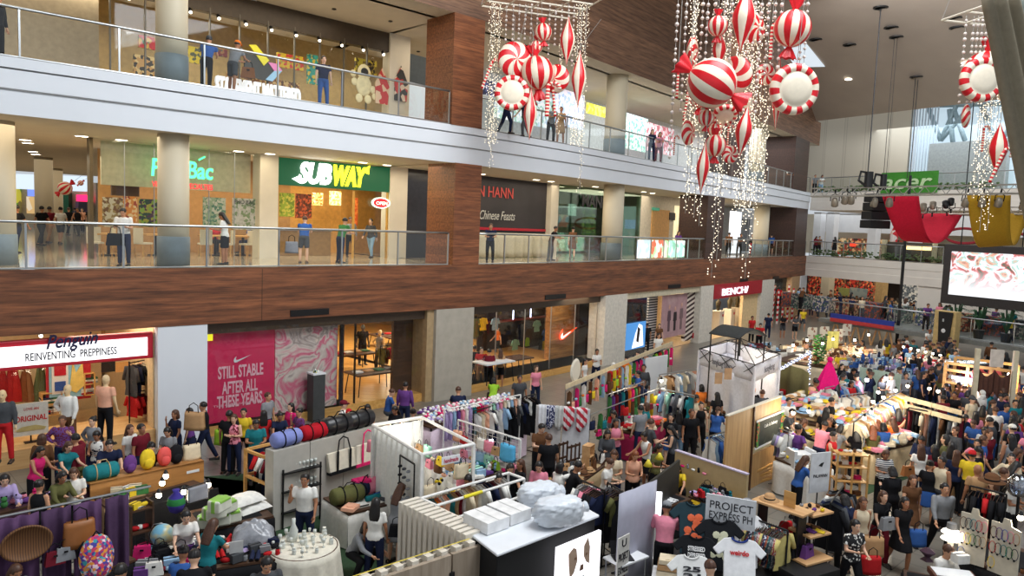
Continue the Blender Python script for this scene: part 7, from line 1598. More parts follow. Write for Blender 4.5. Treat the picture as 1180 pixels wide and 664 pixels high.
MB().X_((w/2,0,.02),(w+.06,.03,.05)).X_((w/2,0,.74),(w+.06,.03,.05)).B_('white_rails',WH,t);MB().X_((w/2,0,.38),(w,.015,.7)).B_('sheet',mT('chalk_print',[(34,40,38),(44,52,48),(34,40,38),(60,70,60)],3,kind='NOISE'),t)
for x in(.07,w-.07):MB().X_((x,-.015,.38),(.14,.01,.68)).B_('leaf_border',mT('leaf_print',[(60,120,50),(40,90,50),(190,80,60),(90,150,60)],18),t)
text('Cafe & Bakery',WH,t,(w*.25,-.02,.5),0,.12,fit=w*.5,extrude=.002)
for k in range(5):
 for j in range(3 if k<4 else 2):
  q=LW(G(868,560,.0),G(905,548,0));o=MB().X_((0,0,.04),(1.1,.28,.075)).B_('timber_board',PLYH if(k+j)%2 else PINE,None,q.loc(.45+.04*j,.15+.3*j,.0+.085*k),q.rz+.03*k,bv=.008);tg(o,'sawn timber board in the stack behind plywood wall','board','timber boards in the stack')
fr=LW(G(898,494,1.5),G(909,498,1.5));cR('garment_stand',fr.loc(0,0)[:2],fr.loc(fr.w,0)[:2],1.5,ST,'thin steel garment stand right of the plywood wall');rO(fr.loc(.02,0)[:2],fr.loc(fr.w,0)[:2],1.5,'s:grey s:lilac s:white','on the thin steel stand by the plywood',None,True)
fr=LW(G(817,503,1.5),G(838,497,1.5));cR('garment_stand',fr.loc(0,0)[:2],fr.loc(fr.w,0)[:2],1.5,ST,'rack of blue clothes left of the plywood wall');rO(fr.loc(.02,0)[:2],fr.loc(fr.w,0)[:2],1.5,'d:white d:light_blue c:blue d:light_blue d:white s:light_blue s:white s:light_blue','on the blue clothes rack by the plywood',None)
Ts=LW(G(783,668,1.0),G(876,668,1.0))
def flat_tee(px,py,z,c,cc,lab,txt=None,tm=None,rz=0,sc=1,tilt=.5,art=None):
 p=G(px,py,z);t=eM('display_shirt',lab,'clothing',p,rz,scale=sc);t.rotation_euler=(-tilt,0,rz)
 P_=[(-.1,.32),(-.2,.3),(-.34,.16),(-.27,.08),(-.2,.13),(-.2,-.36),(.2,-.36),(.2,.13),(.27,.08),(.34,.16),(.2,.3),(.1,.32),(.05,.28),(-.05,.28)]
 MB().pR(P_,-.02,.02,0,prj).B_('shirt_body',cM(c),t,bv=.012);MB().tube([(.1*cos(a),-.025,.32+.055*sin(a))for a in[PI+PI*i/8 for i in range(9)]],.012,6).B_('collar',cM(cc),t)
 for i,l in en(txt or[]):text(l,tm,t,(-.12,-.03,.1-.09*i),0,.09,fit=.24,extrude=.003,bold=.003)
 if art:
  mb=MB();rr=random.Random(5)
  for i in range(art[1]):mb.sph((rr.uniform(-.1,.1),-.025,rr.uniform(-.22,.14)),(.055,.004,.05),7)
  mb.B_('printed_art',art[0],t)
 MB().cyl((0,.03,-.7),(0,.03,.3),.012,n=6).B_('display_rod',BK,t)
ORP=so('print_orange',(220,96,50),.6);WL2=so('lettering_white',(230,230,230),.5)
flat_tee(800,607,1.25,(36,56,64),(36,56,64),'dark teal shirt with orange skull like print, upper left',rz=-.1,sc=1.35,art=(ORP,12))
flat_tee(829,627,1.15,(24,26,30),(24,26,30),'black shirt with a pale round print at middle of display',rz=-.15,sc=1.3,art=(so('print_pale',(200,200,170),.6),10))
flat_tee(802,644,1.0,(22,24,28),(22,24,28),'black shirt with white slogan lines, lower left',['STRESSED','DEPRESSED','WELL','DRESSED'],WL2,rz=-.2,sc=1.2)
flat_tee(855,620,1.2,(228,228,230),(190,30,40),'white ringer shirt with red collar, upper right of display',rz=-.25,sc=1.35);flat_tee(852,650,1.05,(228,228,230),(40,60,130),'white ringer shirt with blue collar and red slogan',['weirdo'],so('lettering_red',(200,34,40),.5),rz=-.2,sc=1.3)
flat_tee(797,668,.9,(230,230,228),(230,230,228),'white shirt with black number print at the bottom edge',['25','21'],BLK,rz=-.1,sc=1.2)
p0=G(812,604,1.35);t=eM('sign_board','white PROJECT EXPRESS PH sign board over the shirt display','sign',p0,-.38);W_=.86
MB().X_((W_/2,0,.3),(W_,.03,.55)).B_('board',so('board_white',(222,224,228),.5),t)
for i,l in en(('PROJECT','EXPRESS PH')):text(l,BLK,t,(.06,-.02,.33-.19*i),0,.2,fit=W_*.86,extrude=.003)
MB().cyl((.1,.03,0),(.1,.03,-1.3),.012,n=6).cyl((.75,.03,0),(.75,.03,-1.3),.012,n=6).B_('stand',BK,t)
q=G(772,660,.7);t=eM('storage_bin','clear plastic storage bin with folded cream cloth on top','bin',(q.x,q.y,0),-.25);MB().X_((0,0,.33),(.52,.42,.62),0,top=1.1).B_('tub',glass('bin_plastic',(.75,.74,.72),.1,.2),t);MB().X_((0,0,.66),(.6,.5,.04)).B_('rim',so('bin_rim',(206,206,206),.4),t,bv=.01);MB().X_((0,.0,.25),(.45,.36,.4)).B_('contents',mT('bin_contents',[(190,170,150),(150,140,130),(200,190,176)],6),t)
for i,(z,cn,s_)in en(((.68,'cream',1.5),(.78,'tan',1.45),(.88,'cream',1.3))):gd('folded',cn,(q.x,q.y+.02,z),-.25,'',None,s_,lb='%s folded cloth %s on the plastic storage bin'%(cn,['lowest','in the middle','topmost'][i]))
tg(MB().X_((0,0,.35),(1.9,1.0,.7)).B_('display_counter',so('counter_dark',(30,30,32),.6),None,(G(832,655,.7).x,G(832,655,.7).y+.35,0),-.3,bv=.02),'low dark counter behind the hung T-shirts','counter')
Pr=LW(G(852,592,1.5),G(908,612,1.5));cR('clothes_rack',Pr.loc(0,0)[:2],Pr.loc(Pr.w,0)[:2],1.5,BK,'black rack of patterned shirts with wooden plank above')
PATS=[('navy polka',mT('polka_navy',[(34,44,80),(34,44,80),(206,206,214)],40)),('rust check',mT('check_rust',[(150,70,50),(90,44,36),(190,120,90)],30)),('teal leaf',mT('leaf_teal',[(40,90,96),(30,60,70),(120,150,140)],24)),('grey fleck',mT('fleck_grey',[(100,104,110),(70,74,80),(150,150,150)],34)),('red dot',mT('dot_red',[(150,40,50),(190,170,160)],40)),('plain yellow',cM((206,190,120))),('dark floral',mT('floral_dark',[(40,40,56),(130,60,60),(60,80,70)],26))]
for i in range(20):
 nm,m=PATS[i%7];gA('shirt',nm,Pr.loc(.06+(Pr.w-.12)*i/19,0,1.47),Pr.rz+RU(-.12,.12),'on the patterned shirts rack','patterned shirts',mat=m)
fr=LW(G(903,596,1.45),G(912,600,1.45));gA('coat','red',fr.loc(.02,0,1.42),Pr.rz,'x',None);COL.objects[-1]
[o for o in COL.objects if o.name.startswith('hanging_coat')][-1]['label']='long coral red cardigan at the right end of patterned rack'
t=eM('plank_shelf','long blonde plank shelf above the patterned shirts','shelf',Pr.loc(.1,.35,0),Pr.rz);MB().X_((Pr.w/2,.12,1.72),(Pr.w*1.05,.42,.04)).B_('plank',PLYH,t,bv=.006)
for x in(.1,Pr.w-.1):MB().X_((x,.12,.85),(.04,.3,1.7)).B_('support',BK,t)
gd('hat','tan',Pr.loc(.3,.5,1.74),0,'',None,1,lb='tan straw hat at the left end of blonde plank shelf');gd('hat','grey',Pr.loc(-.15,.5,1.5),.3,'',None,1,lb='grey felt hat hooked left of the blonde plank shelf')
t=eM('clipboard','wooden easel clipboard on the blonde plank shelf','easel',Pr.loc(Pr.w*.75,.45,1.74),Pr.rz);MB().X_((0,0,.15),(.22,.02,.28)).B_('board',PINE,t);MB().cyl((0,.02,.2),(0,.12,0),.008,n=5).B_('leg',BK,t)
for i,(px,py,z,kd,lab,wh)in en(((936,588,1.65,'pouch','blonde square shelf board carrying sunglasses cases, highest of three','highest'),(933,612,1.3,'shoe','blonde square shelf board of dark sandals, middle of three','middle'),(928,640,.9,'handbag','wide blonde shelf board with a black case, lowest of three','lowest'))):
 p=G(px,py,z);t=eM('shelf_board',lab,'shelf',(p.x,p.y,0),.5);s_=.55 if i<2 else.7;MB().X_((0,0,z),(s_,s_*.9,.04)).B_('board',PLYH,t,bv=.006);MB().X_((-s_*.35,s_*.3,z/2),(.04,.04,z-.04)).X_((s_*.3,s_*.3,z/2),(.04,.04,z-.04)).B_('support',BK,t)
 for k in range(6 if i<2 else 2):gd(kd,['black','purple','yellow','grey','black','brown'][k],(p.x+(-.16+.15*(k%3))*(1 if i<2 else 1.4),p.y-.1+.2*(k//3),z+.02),.5+.2*k,'on the %s blonde shelf board'%wh,'goods on the %s blonde shelf'%wh,.62 if i<2 else 1)
tg(MB().X_((0,0,.44),(.95,.8,.86)).B_('black_cabinet',so('cabinet_black',(20,20,22),.5),None,tuple(G(925,650,.88))[:2]+(0,),.5,bv=.01),'black cabinet under the lowest blonde shelf board','cabinet')
t=eM('sign_board','tall white sign board with a small dark logo and lettering','sign',G(943,566,1.3),.35);MB().X_((0,0,.4),(.5,.03,.85)).B_('board',so('board_white',(222,224,228),.5),t);MB().pR([(-.06,.55),(.03,.52),(.08,.62),(0,.6)],-.02,-.016,0,prj).B_('bird_emblem',DARK,t);text('PALAWAN',DARK,t,(-.18,-.02,.3),0,.1,fit=.36,extrude=.003);MB().cyl((0,.03,0),(0,.03,-1.3),.015,n=6).B_('stand',BK,t)
fr=LW(G(957,580,1.5),G(972,560,1.5));cR('clothes_rack',fr.loc(0,0)[:2],fr.loc(fr.w,0)[:2],1.5,BK,'rack of dark long garments behind the blonde shelves');rO(fr.loc(.02,0)[:2],fr.loc(fr.w,0)[:2],1.5,'c:black c:dark_grey s:navy c:grey s:white c:brown s:dark_grey c:black','on the rack behind the blonde shelves',None,True)
fr=LW(G(966,522,1.5),G(1002,524,1.5));t=eM('ladder_shelf','open pine ladder shelf with small goods','shelf',fr.loc(0,0,0),fr.rz)
for x in(0,fr.w/2,fr.w):
 for y in(0,.4):MB().X_((x,y,.75),(.04,.04,1.5)).B_('post',PINE,t)
for z in(.4,.8,1.15,1.45):MB().X_((fr.w/2,.2,z),(fr.w,.42,.025)).B_('shelf',PINE,t)
for z,wh in((.42,'lowest'),(.82,'second'),(1.17,'third'),(1.47,'top')):spread(fr,.08,fr.w-.08,.08,.36,z,5,1,['shoe','jar','pouch','box'],['red','black','white','hot pink','brown','tan'],'on the %s board of the pine ladder shelf'%wh,'goods on the pine ladder shelf',.7,.1)
TW=cM((222,222,230))
a,b,c=G(806,404,2.6),G(870,423,2.6),G(899,410,2.6);d_=a+(c-b)
t=eM('canopy_tent','white market tent with open black frame top','tent',(b.x,b.y,0))
cs=[q-b for q in(a,b,c,d_)]
for q in cs:MB().X_((q.x,q.y,1.3),(.07,.07,2.6),rz=.6).B_('pole',TW,t)
for(q,r,nm)in((cs[0],cs[1],'left'),(cs[1],cs[2],'right'),(cs[2],cs[3],'back'),(cs[3],cs[0],'rear')):
 f=LW(q,r);MB().grid(lambda u,v,o:V_((u*f.w,.02*sin(u*f.w*5)+o,2.62-.5*v)),int(f.w*10)+4,3,thick=.01).B_('valance',TW,t,f.loc(0,0,0),f.rz,sm_=True)
 if nm in('left','back','rear'):MB().grid(lambda u,v,o:V_((u*f.w,.04*sin(u*f.w*6)+.03*sin(v*7+u*9)+o,2.2-2.15*v)),int(f.w*10)+4,8,thick=.01).B_('side_curtain',TW,t,f.loc(0,.03,0),f.rz,sm_=True)
 MB().cyl((q.x,q.y,2.66),(r.x,r.y,2.66),.02,n=6).B_('top_bar',BK,t)
n_=5
for k in range(n_):
 q0,q1=cs[0].lerp(cs[1],(k)/n_),cs[0].lerp(cs[1],(k+1)/n_);r0,r1=cs[3].lerp(cs[2],k/n_),cs[3].lerp(cs[2],(k+1)/n_)
 for z0,z1 in((2.65,2.3),(2.3,2.65)):MB().cyl((q0.x,q0.y,z0),(q1.x,q1.y,z1),.014,n=5).cyl((r0.x,r0.y,z0),(r1.x,r1.y,z1),.014,n=5).B_('scissor_bar',BK,t)
ctr=(cs[0]+cs[2])/2
for q in cs:MB().cyl((q.x,q.y,2.65),(ctr.x,ctr.y,3.1),.016,n=5).B_('rafter',BK,t)
MB().cyl((ctr.x,ctr.y,2.5),(ctr.x,ctr.y,3.2),.03,n=8).B_('hub_post',BK,t)
f=LW(a,b);text('hongkong culture',so('lettering_grey',(90,90,96),.6),t,tuple(V_(f.loc(f.w*.28,-.05,2.3))-V_((b.x,b.y,0))),f.rz,.3,fit=f.w*.36,extrude=.003)
f=LW(b,c);text('hongkong',so('lettering_grey',(90,90,96),.6),t,tuple(V_(f.loc(f.w*.3,-.06,2.3))-V_((b.x,b.y,0))),f.rz,.3,fit=f.w*.4,extrude=.003)
mm=(a+c)/2;point('tent_light',(mm.x,mm.y,2.2),60,(1,.86,.66))
f=LW(G(852,375+16,3.3),G(884,388,3.3));t=eM('dark_canopy','dark grey fabric canopy on thin poles above the white tent','canopy',f.loc(0,0,0),f.rz)
MB().grid(lambda u,v,o:V_((u*f.w,v*1.2,3.3+.25*sin(PI*u)+o)),10,6,thick=.03).B_('canopy_cloth',cM((60,62,62)),t,sm_=True)
for x in(.05,f.w-.05):
 for y in(.05,1.15):MB().cyl((x,y,0),(x,y,3.3),.025,n=6).B_('pole',BK,t)
f=LW(G(838,505,.8),G(862,480,.8))
fr=LW(G(822,462,.9),G(858,478,.9));cT(fr,.8,.85,cM((206,200,186)),'goods table against the left side of the white tent','cream cloth on the goods table beside white tent',y=-.9)
spread(fr,.05,fr.w-.05,-.85,-.15,.86,8,3,['book','pouch','jar','box'],['brown','tan','white','black','cream','olive'],'on the cream cloth beside the white tent',None)
for i,(px,py)in en(((828,436),(839,431))):tg(MB().X_((0,0,0),(.22,.02,.32)).B_('hung_card',so('kraft_card',(190,150,110)if i==0 else(206,196,120),.7),None,AtY(px,py,G(835,440,2.2).y*.94),.2),['brown kraft card hanging on the tent side','yellow green card hanging on the tent side, right of the kraft one'][i],'card')
p=G(886,446,1.3);t=eM('payment_machine','grey booth machine with small blue screen inside the tent','machine',(p.x,p.y,0),.5);MB().X_((0,.2,.7),(.9,.5,1.4)).B_('cabinet',so('machine_grey',(170,166,170),.5),t,bv=.03);MB().X_((-.05,-.06,1.15),(.5,.02,.25)).B_('screen',eS('screen_violet',(70,90,190),1.6),t)
def stall(pa,pb,z,depth,ccol,lab,clab,kinds,cols,nx,ny,where,grp,sc=1.2,rise=.03,h=.9):
 fr=LW(G(*pa,z),G(*pb,z));cT(fr,depth,h,ccol,lab,clab);spread(fr,.05,fr.w-.05,.05,depth-.05,h+.015,nx,ny,kinds,cols,where,grp,sc,rise=rise);return fr
WRM=['cream','tan','white','peach','brown','cream']
stall((846,410),(908,404),.9,1.4,WC,'long white stall table right behind the dark canopy','white cloth on the stall behind the dark canopy',['box','hat','toy','pouch'],['white','pink','black','white','light blue','maroon'],16,3,'on the white stall behind the dark canopy',None)
s1_=stall((922,410),(968,419),1.1,3.0,BC,'black draped stall heaped with warm lit goods','black cloth on the warm lit far stall',['folded','toy','box','hat'],WRM,14,6,'on the black draped warm stall',None,1.3,.1)
stall((968,421),(1008,408),1.1,3.0,cM((210,196,170)),'cream draped stall of warm lit goods beyond the black one','cream cloth on the warm lit far stall',['folded','toy','box'],WRM,12,6,'on the cream draped warm stall',None,1.3,.1)
for i,(px,py)in en(((936,382),(950,381),(966,384),(976,378))):
 p=G(px,py,2.0);t=eM('stall_card','small white framed price card above the warm far stall, %s from left'%ORD[i+1],'card',(p.x,p.y,0),.2);MB().X_((0,0,1.9),(.5,.03,.6)).B_('card',mT('card_print',[(226,220,206),(226,220,206),(160,120,100)],8),t);MB().cyl((0,0,0),(0,0,1.6),.02,n=6).B_('stand',BK,t)
for i,(px,py)in en(((930,392),(948,396),(960,391),(985,392),(1001,386),(914,398))):bulb(px,py,2.0,'bright bulb over the warm far stalls, %s from left'%['second','third','fourth','fifth','last','first'][i],45 if i in(0,3)else 0,r=.06)
OLV=cM((120,112,72))
f=LW(G(872,404,2.1),G(934,428,2.1));sheer(f,.05,2.05,'olive canvas wall behind the white tent',m=OLV,nm='canvas_wall',f=6,am=.05)
f2=LW(G(900,425,2.15),G(934,406,2.15));t=eM('light_garland','blue and white bead garland along the olive canvas edge','garland',f2.loc(0,0,0),f2.rz)
mb=MB();mb.cyl((0,0,2.15),(f2.w,0,2.15),.015,n=5,m=2).cyl((f2.w,0,0),(f2.w,0,2.15),.015,n=5,m=2)
for i in range(60):mb.sph((f2.w*i/60,0,2.15+.03*sin(i)),.045,6,i%2);mb.sph((f2.w,.03*sin(i),2.15*(1-i/62)),.04,6,i%2)
mb.B_('beads',[eS('bead_white',(230,235,255),1.4),so('bead_blue',(40,50,110),.4),BK],t)
stall((898,462),(930,449),.85,1.4,BC,'black table of jars and craft goods below the garland','black cloth on the jar table below the garland',['jar','box','flowers','pouch'],['white','brown','cream','red','black','tan'],9,4,'on the black table below the bead garland',None)
for i,(px,py,cn,lab)in en(((942,412,'green','tall dark green potted vine beside the black stall'),(950,405,'lime','pale yellow green cloth strip beside the potted vine'))):
 p=G(px,py+30,0)
 if i==0:
  t=eM('potted_vine',lab,'plant',(p.x,p.y,0));MB().la([(.2,0),(.26,.45),(.22,.46),(.2,.4)],n=14).B_('pot',DARK,t);mb=MB()
  for k in range(90):a_k=k*2.4;z=.45+k*.02;mb.sph((.2*cos(a_k)*(1+.3*sin(k)),.2*sin(a_k),z),(.09,.09,.04),6)
  mb.B_('leaves',so('vine_green',(50,110,44),.6),t)
 else:tg(MB().grid(lambda u,v,o:V_((u*.6,.03*sin(u*12)+o,2.2-1.3*v)),8,4,thick=.02).B_('cloth_strip',cM((196,190,110)),None,(p.x,p.y,0),.2,sm_=True),lab,'cloth')
MINT=so('mint_panel',(176,196,180),.6)
f=LW(G(991,423,1.5),G(1038,432,1.5))
for i in range(2):pW('stall_partition',f,1.5,MINT,['left pale mint stall partition','right pale mint stall partition'][i],x0=f.w*(.0 if i==0 else.34),x1=f.w*(.32 if i==0 else 1))
p=G(951,488,0);o=MB().la([(.95,0),(.8,.4),(.55,1.0),(.3,1.7),(.1,2.15),(.06,2.25)],n=40)
o.v=[(x*(1+.1*sin(7*atan2(y,x))),y*.55*(1+.1*sin(7*atan2(y,x))),z)for x,y,z in o.v]
t=eM('pink_drapery','hot pink cloth gathered into a tall cone with a ball knot','drapery',(p.x,p.y,0));o.B_('gathered_cloth',cM((226,24,120)),t,sm_=True);MB().sph((0,0,2.3),.1,12).B_('knot',cM((226,24,120)),t,sm_=True)
f=LW(G(970,456,1.5),G(999,452,1.5));cR('clothes_rack',f.loc(0,0)[:2],f.loc(f.w,0)[:2],1.5,ST,'rail of grey white fabric beside the pink cone');rO(f.loc(.02,0)[:2],f.loc(f.w-.02,0)[:2],1.5,'d:white d:white d:grey d:white d:cream d:white d:grey d:white d:cream d:white','on the grey white rail beside pink cone',None,True)
f=LW(G(951,447,1.4),G(985,440,1.4));cR('clothes_rack',f.loc(0,0)[:2],f.loc(f.w,0)[:2],1.4,ST,'rail of blue and white clothes behind the pink cone');rO(f.loc(.02,0)[:2],f.loc(f.w-.02,0)[:2],1.4,'s:white s:white d:navy s:blue d:blue s:light_blue s:white d:light_blue s:navy s:light_blue','on the blue and white rail behind pink cone',None,True)
stall((978,447),(1016,436),.9,1.2,cM((200,210,226)),'pale blue table of glittering goods left of the mint panels','pale blue cloth on the glittering table',['pouch','toy','box'],['white','light blue','lilac','navy','white'],10,3,'on the pale blue glitter table',None)
for i,(px,py)in en(((999,438),(1021,436))):bulb(px,py,1.5,['cool white bulb over the pale blue glitter table','cool bulb near the violet goods by the mint panels'][i],12,True,r=.07)
WCL=['cream','white','tan','peach','cream','white','yellow','light blue','pink']
s2_=stall((972,510),(1006,520),.95,2.2,cM((214,190,150)),'brightly lit clothes table nearest the shoppers','sand cloth on the brightly lit clothes table',['folded','folded','roll'],WCL,10,7,'heaped on the brightly lit clothes table',None,1.25,.03)
s3_=stall((1005,500),(1045,480),1.0,3.2,cM((200,170,126)),'second long brightly lit clothes table behind the first','sand cloth on the second bright clothes table',['folded','roll','hat'],WCL,12,8,'heaped on the second bright clothes table',None,1.3,.05)
for(pa,pb,z,items,lab,wh)in(((984,487),(1012,466),1.7,'s:cream s:white o:cream s:tan s:white s:cream s:peach s:white s:light_blue s:cream s:tan s:pink s:white s:cream','rail of cream shirts glowing under bulbs','on the glowing cream shirt rail'),((1012,466),(1040,450),1.7,'s:cream s:tan s:white s:blue s:cream s:white s:tan s:cream s:yellow s:white s:cream s:tan','second rail of cream shirts farther along','on the second glowing cream rail'),((1047,470),(1112,482),1.8,'d:maroon d:black s:black s:cream d:peach d:grey c:navy d:white s:brown d:black c:dark_grey s:white d:maroon','long clothes rail below the pale slotted boards','on the rail below the slotted boards')):
 f=LW(G(*pa,z),G(*pb,z));cR('clothes_rack',f.loc(0,0)[:2],f.loc(f.w,0)[:2],z,BK,lab);rO(f.loc(.02,0)[:2],f.loc(f.w-.02,0)[:2],z,items,wh,'garments '+wh,True)
f=LW(G(1043,455,2.1),G(1109,472,2.1));t=eM('slotted_header','two pale slotted boards above the dark clothes rail','header board',f.loc(0,0,0),f.rz)
for z in(2.0,1.78):
 for k in range(2):MB().X_((f.w*(.25+.5*k),0,z),(f.w*.49,.04,.13)).B_('slat_board',so('slat_cream',(226,206,170),.6),t)
for x in(.1,f.w*.5,f.w-.1):MB().cyl((x,.03,0),(x,.03,2.1),.03,n=6).B_('post',BK,t)
for i,(px,py)in en(((1032,450),(1046,445),(1071,448),(1081,451),(1004,475),(996,482),(1018,458),(1006,463),(1012,452),(914,476),(932,474))):
 bulb(px,py,2.15 if i<9 else 1.9,'glowing bulb %s'%['above the left end of the slotted boards','over the left slotted board','over the middle of the slotted boards','over the right slotted board','low over the cream shirt rail','lowest over the cream shirt rail','over the gap between the cream rails','left over the second cream rail','at the far end of the cream rails','left over the pale goods by the plywood wall','right over the pale goods by plywood wall'][i],[45,0,45,0,40,0,45,0,0,30,0][i],r=.05)
stall((912,505),(946,500),.9,1.8,cM((214,200,160)),'warm lit goods table right of the plywood wall','yellowish cloth on the goods table by plywood wall',['folded','hat','jar','pouch'],['cream','white','yellow','tan','white'],9,6,'on the warm lit table right of plywood',None,1.1,.03)
stall((1040,500),(1110,512),.5,1.4,BC,'low dark table of bags under the dark clothes rail','black cloth under the bag heap',['handbag','folded','tote'],['black','dark grey','brown','navy','tan','green'],12,3,'on the low dark table under the clothes rail',None,1.2,h=.5)
gd('handbag','tan',G(1075,500,1.0),.2,'',None,1.9,lb='big tan brown leather bag under the dark clothes rail',mat=so('tan_leather2',(180,120,90),.5))
p=G(923,520,1.2);t=eM('display_stand','white box stand with raised corners near the blue dressed woman','stand',(p.x,p.y,0),.2);MB().X_((0,0,.58),(.6,.4,1.16)).X_((-.26,0,1.2),(.08,.4,.1)).X_((.26,0,1.2),(.08,.4,.1)).B_('body',WH,t)
stall((930,545),(962,540),.85,1.1,WC,'white table of small bottles behind the logo board','white cloth on the small bottle table',['jar','box','pouch'],['yellow','white','tan','light blue','brown'],7,4,'on the white table behind the logo board',None,.9)
J1=LW(G(1098,640,1.0),G(1200,672,1.0));cT(J1,1.5,.95,BC,'black jewellery table at the bottom right corner','black cloth on the bottom right jewellery table',y=.1)
CARD=so('board_ivory',(206,196,176),.6)
for i,(pa,pb,zt,lab,wh)in en((((1108,589),(1139,597),1.85,'ivory necklace board with stepped top, left one','left'),((1143,599),(1177,611),1.85,'brightly lit ivory necklace board, right one','right'))):
 f=LW(G(*pa,zt),G(*pb,zt));t=eM('necklace_board',lab,'display board',f.loc(0,0,0),f.rz);w=f.w
 MB().pR([(0,.95),(w,.95),(w,1.8),(w*.68,1.84),(w*.62,1.95),(w*.4,1.95),(w*.36,1.84),(0,1.84)],0,.03,0,prj).B_('board',CARD,t);MB().X_((w/2,.05,.9),(w*.3,.04,.1)).B_('foot',BK,t)
 for k in range(11):gd('necklace',['brown','pink','black','navy','purple','tan','teal','yellow','blue','red','green'][(k*(3+i))%11],f.loc(w*(.12+.19*(k%5)),-.005,1.78-.27*(k//5)),f.rz,'hanging on the %s ivory board'%wh,'necklaces on the %s ivory board'%wh,.9)
 for k,z in en((.3,.6)):pass
for k in range(12):gd(['necklace','pouch','jar'][k%3]if k%3 else 'box',['tan','hot pink','white','black','red','brown'][k%6],J1.loc(.2+.16*k,.15+.1*(k%2),.965),J1.rz,'on the black jewellery table',None,.7)
gd('box','white',G(1106,648,1.0),.2,'',None,1.1,lb='small white lit card box at the front of jewellery table')
p=G(1094,640,.95);t=eM('table_lamp','white double shaded glowing lamp left of the necklace boards','lamp',(p.x,p.y,.95));MB().la([(.07,0),(.05,.1),(.045,.34)],n=14).B_('stem',eS('lamp_body_glow',(255,236,200),.6),t,sm_=True)
for z in(.3,.42):MB().la([(.17,z),(.15,z+.03),(.07,z+.08)],n=20).B_('shade',eS('lamp_shade_glow',(255,248,235),1.4),t,sm_=True)
MB().la([(.09,.5),(.08,.6),(.02,.62)],n=14).B_('cap',so('lamp_cap_grey',(120,120,120)),t);point('table_lamp_light',(p.x,p.y-.2,1.35),4)
bulb(1176,597,2.0,'bright clip lamp at the right edge over the necklace boards',14,r=.05)
t=eM('open_case','open leather bound display case before the seated seller','case',G(1098,668,.85),-.2);MB().X_((0,0,.06),(.7,.4,.1)).B_('tray',so('case_brown',(90,50,34),.5),t,bv=.01);MB().X_((0,0,.115),(.62,.34,.01)).B_('lining',WH,t)
t=tg(MB().la([(.02,0),(.12,.04),(.04,.1),(.14,.2),(.03,.26)],n=5).B_('star_ornament',so('plum_glitter',(60,30,50),.4),None,G(1068,648,.95),.3),'dark plum spiky star ornament before the seated seller','ornament')
cT(LW(G(1040,672,.85),G(1085,682,.85)),.7,.83,BC,'small dark table before the seated seller in white','black cloth before the seated seller in white')
f=LW(G(1108,520,1.7),G(1108,520,1.7)+V_((1,0,0)))
for i,(pa,pb,z,items,lab,wh)in en((((1118,560,),(1160,570),1.7,'d:black c:black d:navy d:black s:red d:maroon c:black d:dark_grey s:black','rail of black clothes behind the necklace boards','on the black rail behind the necklace boards'),)):
 f=LW(G(*pa,z),G(*pb,z));cR('clothes_rack',f.loc(0,0)[:2],f.loc(f.w,0)[:2],z,BK,lab);rO(f.loc(.02,0)[:2],f.loc(f.w-.02,0)[:2],z,items,wh,'garments '+wh)
gd('hat','brown',G(1143,555,1.75),.1,'',None,1.4,lb='brown woven hat on the black clothes rail at right')
for i in range(2):q=G(1172+6*i,560,1.6);tg(MB().sph((0,0,0),(.2,.2,.24),16).B_('glass_bubble',glass('bubble_glass',(.8,.86,.95),.35),None,q,sm_=True),['shiny bluish glass bubble at the right margin','second glass bubble cut by the right margin'][i],'ornament')
tg(MB().cyl((0,0,0),(0,0,1.5),.03,n=8).B_('bubble_stand',BK,None,tuple(G(1175,560,1.6))[:2]+(0,)),'black pole carrying the glass bubbles at right margin','stand')
BLU_=['blue','navy','white','light blue','lilac','grey']
stall((1048,444),(1088,432),.95,3.0,cM((70,80,110)),'blue clothed stall of glittering goods','blue cloth on the glittering stall',['pouch','toy','box','handbag'],BLU_,14,7,'on the blue glittering stall',None,1.2,.06)
stall((1086,438),(1146,447),.95,2.2,BC,'black stall of hats and bags under violet light','black cloth on the violet lit stall',['hat','handbag','pouch','shoe'],['black','maroon','navy','brown','red','dark grey'],16,5,'on the black stall under violet light',None,1.2,.08)
stall((1146,450),(1182,462),.95,2.0,cM((206,170,120)),'orange lit goods table at the right margin','orange cloth on the right margin table',['folded','jar','hat'],['orange','peach','tan','cream','yellow'],8,4,'on the orange lit table at right margin',None,1.2,.04)
fr=LW(G(1090,418,2.2),G(1166,428,2.2));t=eM('wooden_booth','pale pine booth frame with violet tube light','booth frame',fr.loc(0,0,0),fr.rz)
for x in(0,fr.w*.35,fr.w*.7,fr.w):
 for y in(0,1.8):MB().X_((x,y,1.1),(.1,.1,2.2)).B_('post',PINE,t)
for z in(2.2,1.95):MB().X_((fr.w/2,0,z),(fr.w,.08,.1)).B_('beam',PINE,t)
MB().X_((fr.w/2,1.8,2.2),(fr.w,.08,.1)).B_('beam',PINE,t);MB().X_((fr.w*.35,-.12,1.72),(fr.w*.45,.1,.1)).B_('violet_tube',eS('tube_violet',(222,200,255),3),t)
point('violet_light',fr.loc(fr.w*.35,-.4,1.7),50,(.85,.8,1))
gd('flowers','red',fr.loc(fr.w*.58,.3,1.55),0,'',None,5.5,lb='large coral pink mound of flowers in the pine booth',mat=so('coral_petal',(236,110,110),.7),acc=so('coral_petal',(236,110,110),.7))
for i in range(5):gd('box','white',fr.loc(fr.w*(.2+.07*i),.3,1.5),0,'among the pine booth','white boxes in the pine booth',1.6,lb='white glowing box in the pine booth')
pW('booth_counter',fr,1.5,PINE,'pine counter board inside the violet lit booth','counter',y=.15,th=.7,z0=1.42)
p=G(1164,432,1.9);bulb(1164,432,1.9,'very bright bulb at the right end of the pine booth',50,r=.09)
